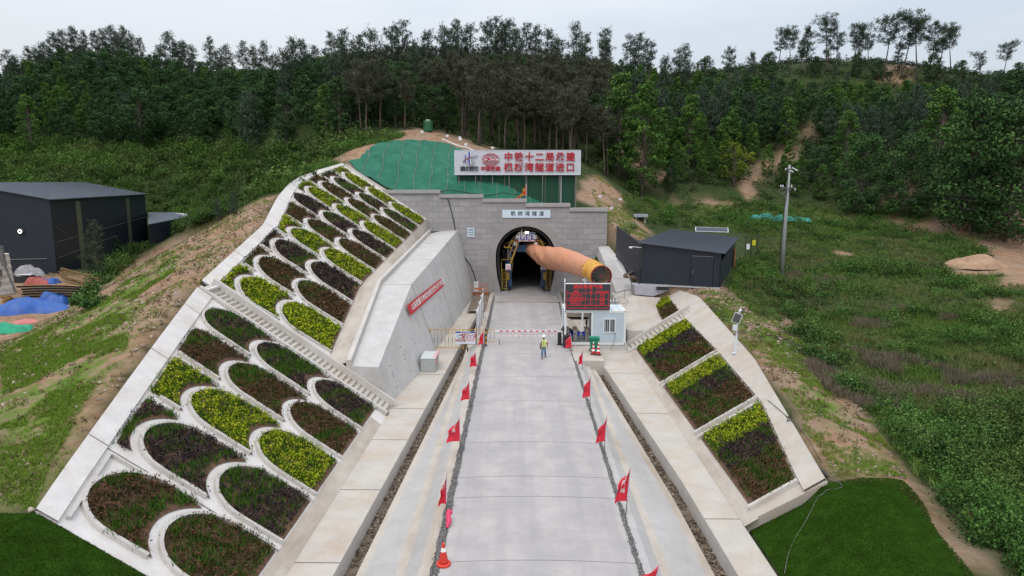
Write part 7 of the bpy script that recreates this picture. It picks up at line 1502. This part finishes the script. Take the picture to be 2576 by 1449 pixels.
def tree(kind, k, x, y, h, label, group, rz=None, lean=0.0, z=None):
    key = (kind, k % len(PR[kind])); tr_, cr_, m_, ph = PR[kind][key[1]]
    root = thing(NAME[kind], (x, y, gz(x, y) - .1 if z is None else z), label, 'pine tree' if NAME[kind] == 'pine_tree' else 'tree', group); s = h / ph; root.scale = (s * .98, s * .98, s); root.rotation_euler = (0, lean, random.uniform(0, 6.28) if rz is None else rz)
    if key not in TREE_SRC:
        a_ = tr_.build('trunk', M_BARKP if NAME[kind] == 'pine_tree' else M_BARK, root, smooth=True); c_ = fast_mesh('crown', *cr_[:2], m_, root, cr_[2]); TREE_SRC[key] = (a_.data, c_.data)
    else:
        for nm, d in zip(('trunk', 'crown'), TREE_SRC[key]): o = bpy.data.objects.new(nm, d); COL.objects.link(o); o.parent = root
    return root
NT = 0
PLACED = []
def on_ridge(px, top, want=11.0, ymin=120, ymax=235):
    """stand on the crest under this point of the skyline, where a tree of about the wanted height reaches it"""
    Y = np.arange(ymin, ymax, .5); r_ = ray(px, top); P = O + r_[None] * (Y / r_[1])[:, None]; d = P[:, 2] - ground(P[:, 0], P[:, 1]); i = int(np.argmin(np.abs(d - want) + .004 * (Y - ymin))); return P[i, 0], P[i, 1], float(np.clip(d[i], 5, 17))
# trees against the sky, one by one
D2 = lambda x, y: (859 + .3335 * x, .3335 * y)
D3 = lambda x, y: (1717 + .3335 * x, .3335 * y)
mid = [(30, 250), (110, 275), (220, 240), (380, 205), (450, 180), (545, 325), (640, 240), (780, 210), (830, 245), (880, 160), (960, 190), (1100, 165), (1160, 150), (1215, 180), (1265, 150), (1320, 225), (1385, 195), (1460, 215), (1565, 235), (1640, 300), (1775, 180), (1830, 270), (1975, 225), (2000, 300), (2190, 280), (2235, 260), (2335, 305), (2440, 440), (2560, 390)]
for i, q in enumerate(mid):
    px, py = D2(*q); x, y, h = on_ridge(px, py, 12); lab = {9: 'tall spiky pine, highest of the clump above the knoll', 14: 'slender pine with the highest tip above the billboard', 20: 'tall broad-crowned pine standing clear of the others above the billboard end', 22: 'pine with layered crown right of the tall isolated pine on the centre ridge'}.get(i)
    tree('ridge' if i != 20 else 'full', i, x, y, h, lab or 'open-crowned dark pine against the sky on the centre ridge', None if lab else 'skyline pines on the centre ridge'); PLACED.append((x, y)); NT += 1
left = [(40, 390), (110, 430), (200, 360), (270, 370), (320, 330), (390, 260), (460, 230), (550, 215), (620, 240), (700, 235), (760, 225), (830, 205), (880, 250), (930, 215), (985, 265), (1050, 290), (1190, 350), (1270, 255), (1330, 320), (1390, 325), (1440, 350), (1570, 290), (1640, 380), (1700, 350), (1820, 320), (1900, 360), (1980, 320), (2050, 420), (2130, 380), (2210, 310), (2280, 310), (2370, 360), (2440, 380), (2500, 250), (2560, 270)]
for i, q in enumerate(left):
    px, py = q[0] * .3335, q[1] * .3335; x, y, h = on_ridge(px, py, 11, 140, 245); lab = {21: 'pointed pine standing alone above the dip of the left skyline', 17: 'broad-shouldered pine rising right of the highest hump of the left skyline'}.get(i)
    tree('full' if i % 3 else 'ridge', i, x, y, h, lab or 'dense dark pine against the sky on the left hill', None if lab else 'skyline pines on the left hill'); PLACED.append((x, y)); NT += 1
right = [(735, 235, 520), (825, 240, 530), (900, 300, 540), (950, 205, 540), (1105, 160, 515), (1120, 300, 515), (1185, 240, 510), (1300, 200, 520), (1350, 240, 500), (1430, 240, 500), (1545, 150, 560), (1640, 320, 530), (1690, 160, 540), (1800, 138, 540), (1890, 175, 530), (1950, 220, 540), (2050, 215, 520)]
rl = ['leftmost tall pine of the row on the right ridge, crooked trunk', None, None, 'conical pine, widest of the left part of the right ridge row', None, None, None, None, None, None, 'flat-topped umbrella pine, the tallest of the right ridge row', None, None, 'tall pine with its crown tip highest at the right of the ridge row', None, None, 'thin lone pine with a bare crooked trunk at the right end of the ridge row']
for i, q in enumerate(right):
    px, py = D3(q[0], q[1]); x, y, h = on_ridge(px, py, (q[2] - q[1]) * .3335 / 1717 * 172, 160, 182); tree('tall' if i not in (2, 3, 11) else 'ridge', i if i != 10 else 1, x, y, h, rl[i] or 'tall bare-trunked pine in the row on the right ridge', None if rl[i] else 'pines in the row on the right ridge', lean=random.uniform(-.05, .05)); PLACED.append((x, y)); NT += 1
for i, (q, w_, k_, lab) in enumerate((((30, 340), 10, 'full', 'dark pointed tree left of the gap in the right skyline'), ((170, 430), 9, 'broad', None), ((370, 360), 10, 'ridge', 'pine with rounded double crown in the right skyline gap'), ((530, 400), 9, 'ridge', None), ((655, 395), 8, 'broad', None), ((2110, 450), 7, 'broad', None), ((2290, 400), 7, 'tall', 'pine leaning right at the far right of the skyline'), ((2440, 340), 9, 'tall', None), ((2540, 470), 7, 'broad', None), ((1010, 460), 4, 'broad', None), ((1480, 470), 4, 'broad', None), ((1330, 390), 6, 'broad', None), ((1900, 400), 7, 'broad', None))):
    px, py = D3(*q); x, y, h = on_ridge(px, py, w_, 140, 190); tree(k_, i, x, y, h, lab or 'small dark tree breaking the right skyline', None if lab else 'small trees on the right skyline', lean=.45 if i == 6 else 0); PLACED.append((x, y)); NT += 1
# individually recognisable trees on the slopes: (crown top px, foot px, distance, kind, label)
for i, (tx, ty, fx_, fy_, Y, kind, lab) in enumerate(((1563, 185, 1560, 395, 122, 'bright', 'tall bright green tree at the left of the pair right of the billboard'), (1622, 212, 1628, 430, 118, 'bright', 'slim bright green tree at the right of the pair right of the billboard'), (1740, 240, 1740, 420, 130, 'bright', 'light green round-headed tree on the right hill, left of the gully'), (1850, 355, 1860, 450, 124, 'yellow', 'yellow-green airy tree at the foot of the gully'),
        (1985, 245, 1985, 400, 138, 'bright', 'mid-green broad tree directly left of the gully top'), (2140, 280, 2130, 420, 126, 'bright', 'bright green slender tree right of the gully'), (2180, 340, 2190, 500, 112, 'big', 'broad-headed green tree in front of the right hill, right of the gully'), (2385, 222, 2380, 480, 112, 'bright', 'tallest bright green tree at the right edge of the hill'), (2300, 340, 2310, 520, 108, 'big', 'dark leafy tree before the tall bright tree on the right'), (2470, 250, 2470, 560, 100, 'big', 'large green tree near the right picture edge, second from the edge'), (2565, 270, 2560, 560, 98, 'big', 'large green tree cut by the right picture edge'),
        (67, 240, 70, 330, 165, 'bright', 'bright green bushy tree low on the far left hillside'), (345, 232, 345, 330, 165, 'broad', 'round grey-green tree in the middle of the left hillside'), (560, 178, 560, 300, 172, 'broad', 'wide rounded green tree high on the left hillside'), (710, 260, 720, 370, 130, 'broad', 'broad dark green tree at the forest edge left of the knoll'), (905, 160, 905, 250, 165, 'bright', 'lighter green tree below the pines left of the centre'), (455, 175, 460, 270, 190, 'broad', 'big dark domed tree under the left skyline'), (620, 245, 620, 350, 150, 'broad', 'mid-green tree with clumped crown left of the forest edge tree'), (1040, 272, 1040, 335, 112, 'broad', 'small layered green tree left of the water tank'))):
    a_ = atY(tx, ty, Y); zb = gz(a_[0], Y); tree(kind, i, a_[0], Y, max(4, a_[2] - zb), lab, None); PLACED.append((a_[0], Y)); NT += 1
# the forest on the hills
FOREST = [(-220, 325), (0, 350), (150, 362), (300, 374), (420, 372), (560, 366), (640, 385), (760, 380), (860, 352), (940, 345), (1030, 328), (1130, 338), (1240, 366), (1400, 398), (1470, 425), (1530, 445), (1600, 475), (1720, 490), (1850, 470), (1900, 505), (2020, 508), (2200, 520), (2260, 505), (2380, 528), (2576, 532), (2800, 540), (2800, 120), (-220, 90)]
MASS = np.array([(-300, 180), (0, 165), (60, 140), (130, 115), (300, 108), (345, 128), (430, 138), (480, 152), (560, 152), (690, 168), (760, 142), (850, 128), (1000, 124), (1250, 124), (1450, 134), (1600, 152), (1700, 170), (1820, 170), (1900, 185), (2050, 195), (2350, 192), (2430, 180), (2576, 165), (2900, 165)])
GAPS = [SOIL[0], SOIL[1], SOIL[4], [(1880, 400), (1960, 340), (2060, 250), (2090, 280), (2000, 400), (1900, 505), (1840, 500)], [(2240, 150), (2290, 170), (2270, 215), (2225, 200)]]
def px_blocked(x, y, z):
    q = project([[x, y, z + 1.5], [x, y, z + 4.0], [x, y, z + 6.5]]); return any(in_poly(q, g_).any() for g_ in GAPS) and RG.random() < .85
cand = scatter(FOREST, 9000, (-150, 150), (95, 222), minus=[SOIL[0], SOIL[1], SOIL[4]]); kept = []; grid_ = {}
def near(x, y, d):
    gx_, gy_ = int(x // 6), int(y // 6)
    return any((x - a_) ** 2 + (y - c_) ** 2 < d * d for i in (-1, 0, 1) for j in (-1, 0, 1) for a_, c_ in grid_.get((gx_ + i, gy_ + j), ()))
for x, y in PLACED: grid_.setdefault((int(x // 6), int(y // 6)), []).append((x, y))
for x, y, z in cand:
    pj = project([[x, y, z]])[0]; cen = 880 < pj[0] < 1530
    if px_blocked(x, y, z): continue
    if near(x, y, 2.5 if cen else 2.9): continue
    grid_.setdefault((int(x // 6), int(y // 6)), []).append((x, y)); kept.append((x, y, z, pj[0], pj[1]))
kept.sort(key=lambda q: q[1] - (15 if 880 < q[3] < 1530 else 0)); rest = {'p': [], 'o': [], 'b': [], 't': []}
LAB = {'grove': ('olive-green pine with bare trunk in the grove behind the billboard', 'pines in the grove behind the billboard'), 'full': ('dark pine among the trees of the wooded hillside', 'dark pines on the wooded hillsides'), 'broad': ('dark leafy tree among the trees of the wooded hillside', 'leafy trees on the wooded hillsides'), 'bright': ('light green leafy tree among the darker trees of the hillside', 'light green trees on the hillsides'), 'ridge': ('dark pine among the trees of the wooded hillside', 'dark pines on the wooded hillsides')}
def instance(kind, k, x, y, z, h, rz):
    tr_, (V, Fq, T), m_, ph = PR[kind][k % len(PR[kind])]; s = h / ph; c_, s_ = math.cos(rz), math.sin(rz); V2 = np.stack([V[:, 0] * c_ - V[:, 1] * s_, V[:, 0] * s_ + V[:, 1] * c_, V[:, 2]], 1) * s + np.array([x, y, z]); sel = RG.random(len(Fq)) < .62
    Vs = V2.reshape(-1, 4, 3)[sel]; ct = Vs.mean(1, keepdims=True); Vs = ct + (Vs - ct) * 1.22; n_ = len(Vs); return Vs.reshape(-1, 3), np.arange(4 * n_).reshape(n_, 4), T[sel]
for i, (x, y, z, px, py) in enumerate(kept):
    cen = 860 < px < 1540; u = vnoise(np.array([x]), np.array([y]), .06, 3)[0] + RG.normal(0, .12)
    if cen: kind = 'grove' if u < .80 else 'broad'
    elif px < 860: kind = ('bright' if u > .78 else 'broad' if u > .28 else 'full') if py > 190 else ('full' if u < .60 else 'broad')
    else: kind = 'bright' if u > .58 else ('broad' if u > .30 else 'full')
    if not cen and px > 860 and kind == 'full' and RG.random() < .4: kind = 'ridge'
    h = RG.uniform(.8, 1.15) * {'grove': 10.5, 'full': 9.5, 'broad': 8.5, 'bright': 8.5, 'ridge': 9.5}[kind]
    if px > 1540 and py > 430: h *= .75
    lim = np.interp(px, MASS[:, 0], MASS[:, 1]) + RG.uniform(0, 22)
    for _ in range(9):
        if project([[x, y, z + h]])[0][1] > lim: break
        h *= .88
    if h < 3.2: continue
    if NT < 300: tree(kind, i, x, y, h, *LAB[kind], z=z - .1); NT += 1
    else:
        g_ = instance(kind, i, x, y, z - .1, h, RG.uniform(0, 6.28)); rest['b' if kind == 'broad' else ('t' if kind == 'bright' else ('o' if kind == 'grove' else 'p'))].append(g_)
for k_, m_, lb in (('p', M_PINE, 'mass of farther dark pines on the wooded hills'), ('o', M_PINEB, 'mass of farther olive pines behind the grove'), ('b', M_LEAFD, 'mass of farther leafy trees on the wooded hills'), ('t', M_LEAFB, 'mass of farther light green trees on the hills')):
    if rest[k_]: stuff('forest', rest[k_], m_, lb, 'forest')
# undergrowth in the forest
P = scatter(FOREST, 4600, (-150, 150), (95, 215), minus=[SOIL[0], SOIL[1]]); near_ = np.clip((205 - P[:, 1]) / 90, .45, 1)
stuff('undergrowth', [bushes(P, RG.uniform(.8, 1.9, len(P)), RG.uniform(.7, 1.9, len(P)), 44, .40)], leafmat('undergrowth_leaf', [(0, (.012, .026, .010)), (.45, (.036, .074, .024)), (.8, (.066, .13, .038)), (1, (.10, .17, .055))], patch=[(0, (.012, .015, .008)), (.5, (.04, .045, .022)), (1, (.085, .08, .045))], patch_scale=.09), 'dark undergrowth filling the gaps between the trees on the hillsides', 'undergrowth')
# scrub on the left below the forest
SCRUB_L = [(-250, 335), (0, 345), (300, 368), (560, 366), (760, 378), (850, 350), (940, 342), (1000, 338), (960, 358), (900, 384), (860, 404), (760, 440), (650, 505), (560, 540), (470, 575), (400, 600), (330, 650), (290, 700), (240, 690), (360, 560), (0, 520), (-250, 520)]
M_SCRUB = leafmat('scrub_leaf', [(0, (.016, .038, .009)), (.4, (.052, .115, .022)), (.75, (.105, .20, .038)), (1, (.17, .28, .065))], patch=[(0, (.018, .030, .010)), (.5, (.075, .115, .030)), (1, (.17, .21, .075))], patch_scale=.12)
P = scatter(SCRUB_L, 1900, (-130, -18), (62, 172), minus=SOIL[9:12]); UPL = [(-250, 335), (0, 345), (300, 368), (560, 366), (760, 378), (860, 352), (860, 400), (700, 440), (500, 470), (250, 440), (-250, 430)]; PB = scatter(UPL, 260, (-130, -18), (90, 172)); PC = masked_pts = scatter(SCRUB_L, 330, (-130, -18), (62, 172), minus=SOIL[9:12])
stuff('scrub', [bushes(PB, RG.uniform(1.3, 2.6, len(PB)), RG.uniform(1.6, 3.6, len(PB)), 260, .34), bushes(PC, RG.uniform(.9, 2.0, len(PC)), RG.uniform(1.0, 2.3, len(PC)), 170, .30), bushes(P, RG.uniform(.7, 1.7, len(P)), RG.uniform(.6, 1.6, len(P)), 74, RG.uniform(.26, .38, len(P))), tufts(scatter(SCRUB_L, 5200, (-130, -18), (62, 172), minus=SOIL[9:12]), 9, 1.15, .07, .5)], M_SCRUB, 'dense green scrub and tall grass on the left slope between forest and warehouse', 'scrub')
# low ground on the right
VALLEY = [(1560, 495), (1700, 500), (2000, 512), (2230, 530), (2420, 545), (2700, 545), (2900, 700), (2900, 1500), (2576, 1470), (2440, 1330), (2290, 1190), (2210, 1080), (2110, 940), (1990, 800), (1960, 760), (1900, 720), (1880, 660), (1880, 590), (1790, 570), (1700, 575), (1620, 560), (1570, 530)]
MV = [SOIL[2], SOIL[3], SOIL[14], SOIL[17], SOIL[18], SOIL[19], [(1900, 830), (1960, 770), (1990, 800), (1990, 850)]]
M_VAL = leafmat('valley_leaf', [(0, (.013, .034, .009)), (.4, (.046, .112, .024)), (.75, (.095, .195, .042)), (1, (.15, .28, .075))], patch=[(0, (.014, .028, .009)), (.5, (.062, .108, .026)), (1, (.15, .21, .06))], patch_scale=.16)
P = scatter(VALLEY, 3200, (12, 95), (16, 118), minus=MV); cl = vnoise(P[:, 0], P[:, 1], .16, 31) * .6 + vnoise(P[:, 0], P[:, 1], .45, 32) * .4; dist = np.hypot(P[:, 0], P[:, 1]); hi = cl > .52
A = P[hi & (dist > 52)][:760]; hA = RG.uniform(.5, 1.9, len(A)) * np.clip((cl[hi & (dist > 52)][:760] - .40) * 4, .5, 1.3); parts = [bushes(A, RG.uniform(.6, 1.7, len(A)), hA, 150, .19)]
B = P[~hi & (dist > 48)][:900]; parts.append(bushes(B, RG.uniform(.3, .9, len(B)), RG.uniform(.2, .55, len(B)), 60, .15))
Pn = scatter(VALLEY, 1100, (12, 60), (15, 60), minus=MV); cn_ = vnoise(Pn[:, 0], Pn[:, 1], .25, 33) > .5; Pn = Pn[cn_]; parts.append(bushes(Pn, RG.uniform(.35, 1.25, len(Pn)), RG.uniform(.3, 1.5, len(Pn)), 260, .12))
NRV = [(2230, 1090), (2330, 1080), (2700, 1000), (2800, 1500), (2590, 1500), (2470, 1350), (2330, 1200)]; Pn = scatter(NRV, 240, (12, 45), (15, 42)); parts.append(bushes(Pn, RG.uniform(.4, 1.4, len(Pn)), RG.uniform(.5, 1.8, len(Pn)), 420, .115))
SHB = [(1870, 605), (1960, 640), (1985, 790), (1940, 820), (1850, 745), (1826, 735), (1872, 665)]; Pn = scatter(SHB, 150, (17, 32), (50, 85)); parts.append(bushes(Pn, RG.uniform(.25, .7, len(Pn)), RG.uniform(.25, .8, len(Pn)), 120, .12))
stuff('valley_scrub', parts, M_VAL, 'bushes and weeds covering the low ground to the right of the works', 'scrub')
M_VGR = leafmat('valley_grass', [(0, (.03, .06, .010)), (.5, (.095, .17, .028)), (1, (.18, .27, .06))], patch=[(0, (.06, .065, .025)), (.5, (.135, .14, .055)), (1, (.22, .22, .10))], patch_scale=.12)
stuff('valley_grass', [tufts(scatter(VALLEY, 15000, (12, 95), (16, 118), minus=MV), 9, .55, .032, .5), tufts(scatter(VALLEY, 9000, (12, 50), (16, 60), minus=MV), 9, .45, .022, .5), tufts(scatter(SHB, 2200, (17, 32), (50, 85)), 8, .4, .025, .5)], M_VGR, 'green grass growing between the bushes on the right low ground', 'grass')
DRY = [(2030, 930), (2120, 880), (2300, 900), (2576, 960), (2700, 980), (2700, 1120), (2480, 1080), (2300, 1060), (2200, 1040), (2090, 1000)]; DRY2 = [(2040, 790), (2240, 770), (2420, 800), (2300, 830), (2080, 815)]; DRY3 = [(1975, 690), (2120, 700), (2100, 740), (1990, 730)]
def clumps(poly_, n, thr, sd):
    Q = scatter(poly_, n * 3, (12, 95), (16, 118)); k = vnoise(Q[:, 0], Q[:, 1], .5, sd) > thr; return Q[k][:n]
stuff('dry_grass', [tufts(clumps(DRY, 900, .52, 41), 22, .75, .022, .55), tufts(clumps(DRY2, 700, .5, 43), 16, .5, .03, .5), tufts(clumps(DRY3, 400, .4, 45), 16, .5, .03, .5)], leafmat('dry_blades', [(0, (.06, .045, .032)), (.5, (.145, .115, .085)), (1, (.26, .22, .175))]), 'greyish-brown dry grass clumps on the right low ground', 'dry grass')
# grass on the banks
BANK_R = [(1700, 735), (1850, 745), (1990, 830), (2120, 950), (2215, 1100), (2275, 1205), (2090, 1208), (1985, 1010), (1880, 880)]
M_BGR = leafmat('bank_grass', [(0, (.06, .11, .012)), (.5, (.135, .225, .025)), (1, (.22, .31, .06))])
def masked(poly_, n, xr, yr, seed, thr, f=.5):
    P = scatter(poly_, n * 2, xr, yr); k = vnoise(P[:, 0], P[:, 1], f, seed) * .65 + vnoise(P[:, 0], P[:, 1], f * 3.1, seed + 1) * .35 > thr; return P[k][:n]
stuff('bank_grass', [tufts(masked(BANK_R, 7000, (12, 26), (22, 66), 4, .53), 7, .17, .014, .5), tufts(masked(GRASSY[0], 12000, (-46, -14), (16, 74), 6, .50), 7, .17, .018, .5), tufts(masked(SOIL[11], 8000, (-46, -14), (16, 80), 8, .50), 7, .17, .018, .5), tufts(masked(SOIL[5], 1200, (10, 22), (82, 108), 3, .5), 7, .25, .03, .5)], M_BGR, 'patchy short green grass on the earth banks beside the copings', 'grass')
P = masked(SOIL[11], 1500, (-46, -14), (16, 74), 12, .5, .8); P2 = masked(BANK_R, 500, (12, 26), (22, 66), 14, .5, .8)
stuff('weeds', [bushes(np.concatenate([P, P2]), .13, .26, 9, .10)], leafmat('weed_leaf', [(0, (.06, .05, .022)), (.5, (.13, .095, .048)), (1, (.21, .15, .085))]), 'small reddish-brown weeds dotted over the earth banks', 'weeds')
P = masked(SOIL[11], 2300, (-46, -14), (16, 74), 21, .52, .6); P2 = masked(BANK_R, 700, (12, 26), (22, 66), 22, .52, .6); P3 = masked(SOIL[6], 700, (12, 26), (44, 66), 23, .3, .6)
tag(stones('stones', np.concatenate([P, P2, P3]), leafmat('stone_pale', [(0, (.15, .11, .08)), (.6, (.28, .215, .16)), (1, (.42, .37, .31))], .95, .1), (.04, .17)), 'loose stones and clods strewn over the earth banks', 'stones', kind='stuff')
# a light fringe along the upper left coping
fr = [(y, crestL(y)) for y in np.arange(62, 82, .16)]; P = np.array([(c[0] - RG.uniform(.2, 2.4), y, 0) for y, c in fr for _ in range(5)]); P[:, 2] = ground(P[:, 0], P[:, 1])
stuff('tall_grass', [tufts(P, 9, .8, .04, .5), tufts(np.array([q for q in scatter([(880, 375), (1000, 320), (1050, 330), (960, 360), (900, 385)], 420, (-30, -12), (84, 104))]), 9, .9, .05, .5)], M_LEAFB, 'tall fresh green grass along the top of the far left slope', 'grass')
# lawns
M_LAWN = leafmat('lawn_blade', [(0, (.018, .045, .004)), (.5, (.036, .085, .006)), (1, (.060, .128, .012))], patch=[(0, (.013, .034, .003)), (.5, (.026, .065, .005)), (1, (.045, .10, .009))], patch_scale=.5); M_LSOIL = mat('lawn_base', (.018, .046, .005), .95, .35, 2.0, spec=.03)
def lawn(poly_px, xr, yr, n, step=.14):
    X2, Y2 = np.meshgrid(np.arange(*xr, step), np.arange(*yr, step)); x2, y2 = X2.ravel(), Y2.ravel(); z2 = ground(x2, y2) + .05; pr = project(np.stack([x2, y2, z2], 1)); ok = in_poly(pr, poly_px); nx2, ny2 = X2.shape[1], X2.shape[0]
    ii, jj = np.meshgrid(np.arange(nx2 - 1), np.arange(ny2 - 1)); a_ = (jj * nx2 + ii).ravel(); FQ_ = np.stack([a_, a_ + 1, a_ + 1 + nx2, a_ + nx2], 1); FQ_ = FQ_[ok[FQ_].all(1)]; used = np.unique(FQ_); rm = np.zeros(len(x2), int); rm[used] = np.arange(len(used))
    structure(fast_mesh('lawn', np.stack([x2, y2, z2], 1)[used], rm[FQ_], M_LSOIL, smooth=True)); return tufts(scatter(poly_px, n, xr, yr) + np.array([0, 0, .03]), 9, .05, .013, .7)
LL = [(-300, 1250), (0, 1258), (88, 1286), (372, 1450), (560, 1600), (-300, 1800)]; LR = [(1873, 1314), (2080, 1214), (2255, 1209), (2320, 1280), (2440, 1449), (2560, 1640), (2100, 1700), (1945, 1449)]
stuff('lawn_grass', [lawn(LL, (-24, -8.2), (12, 18.5), 22000), lawn(LR, (9.0, 19.5), (14, 25.4), 26000)], M_LAWN, 'dense dark green lawn at the near ends of both slopes', 'grass')
# bushes one can count along the left bank edge and the right side
M_BUSH = leafmat('bush_leaf', [(0, (.018, .042, .012)), (.4, (.052, .112, .030)), (.75, (.10, .19, .048)), (1, (.16, .26, .08))])
def bush(px, py, r_, h, label, group=None, nl=420, ls=.2, m_=None, name='bush'):
    p = onground(px, py); o = thing(name, p, label, 'bush', group); rng = np.random.default_rng(int(px * 7 + py)); cs = [(0, 0, 0, 1.0)] + [(rng.normal(0, r_ * .5), rng.normal(0, r_ * .5), 0, rng.uniform(.5, .85)) for _ in range(4)]
    parts = [bushes(np.array([[a_, b_, 0]]), r_ * s_ * .8, h * s_, int(nl * s_), ls, rng) for a_, b_, _, s_ in cs]; V, Fq, T = join(parts); fast_mesh('foliage', V, Fq, m_ or M_BUSH, o, T); MB().tube([(0, 0, -.2), (.05, 0, h * .6)], [.05, .02], 6).build('stem', M_BARK, o); return o
for i, (px, py, r_, h) in enumerate(((228, 742, 1.5, 1.5), (245, 715, 1.6, 1.8), (262, 690, 1.6, 1.7), (285, 665, 1.8, 2.0), (310, 640, 1.8, 2.1), (345, 625, 1.9, 2.2), (385, 608, 2.0, 2.2), (420, 590, 2.0, 2.0), (455, 575, 2.0, 2.3), (500, 556, 2.1, 2.4), (545, 540, 2.0, 2.2), (590, 520, 2.0, 2.2), (640, 495, 1.9, 1.9), (520, 552, 1.7, 2.0), (570, 530, 1.8, 2.3), (615, 508, 1.8, 2.0), (670, 480, 1.7, 1.8), (700, 462, 1.6, 1.6), (235, 765, 1.2, 1.0))):
    bush(px, py, r_, h, 'leafy green bush in the row along the edge of the left bank', 'bushes along the left bank edge', 300, .24)
bush(338, 640, 1.2, 2.4, 'tall arching grass clump among the bushes on the left bank', None, 10, .3); P0 = onground(338, 640)
o = thing('grass_clump', P0, 'big arching clump of reed grass on the left bank before the warehouse', 'grass clump'); V, Fq, T = tufts(np.array([[RG.normal(0, .5), RG.normal(0, .5), 0] for _ in range(24)]), 14, 2.4, .09, .5); fast_mesh('blades', V, Fq, M_BUSH, o, T)
for kind, tx, ty, by, lab in (('full', 246, 560, 700, 'young pine with upright candles before the warehouse'), ('broad', 290, 595, 655, 'small leafy sapling rising from the bushes before the warehouse'), ('full', 550, 500, 560, 'young pine among the scrub at the top of the left bank'), ('full', 590, 480, 545, 'bushy young pine right of the other at the top of the left bank')):
    p = onground(tx, by); hh = atY(tx, ty, p[1])[2] - p[2]; tree(kind, 0, p[0], p[1], max(2.0, hh), lab, None)
for i, (px, py, r_, h, lab) in enumerate(((1460, 0, 0, 0, ''), (1905, 690, 1.1, 1.1, 'bush at the foot of the shed wall, right corner'), (1955, 745, 1.3, 1.0, 'low spreading bush on the bank below the utility pole'), (1985, 790, 1.4, 1.3, 'bright bush at the edge of the rubble on the right bank'), (2025, 850, 1.5, 1.5, 'rounded bush beside the rubble, left of the dry grass'), (2050, 905, 1.4, 1.4, 'dark green bush at the bend of the right bank edge'), (2120, 985, 1.2, 1.2, 'bush on the right bank edge above the lawn'), (2330, 1160, 1.3, 1.6, 'large leafy bush nearest the right lawn corner'), (2450, 1120, 1.6, 1.8, 'broad bush in the right foreground thicket'), (1570, 590, .9, 1.3, 'thin shrub between portal wall and sheet fence'), (1590, 575, .8, 1.2, 'reddish thin shrub right beside the tiny hut'))):
    if lab: bush(px, py, r_, h, lab, None, 420 if px > 1900 else 90, .17)
for i, (px, py, h) in enumerate(((1985, 1075, .9), (2120, 1100, 1.0), (2150, 1160, 1.1), (2060, 1060, .8), (1870, 800, 1.2), (1905, 830, 1.0))):
    p = onground(px, py); o = thing('sapling', p, 'thin young sapling planted in the bare right bank', 'sapling', 'saplings on the right bank'); MB().tube([(0, 0, -.1), (.02, 0, h)], [.015, .006], 5).build('stem', M_BARK, o); V, Fq, T = bushes(np.array([[0, 0, h * .35]]), .2, h * .6, 40, .10); fast_mesh('foliage', V, Fq, M_BUSH, o, T)
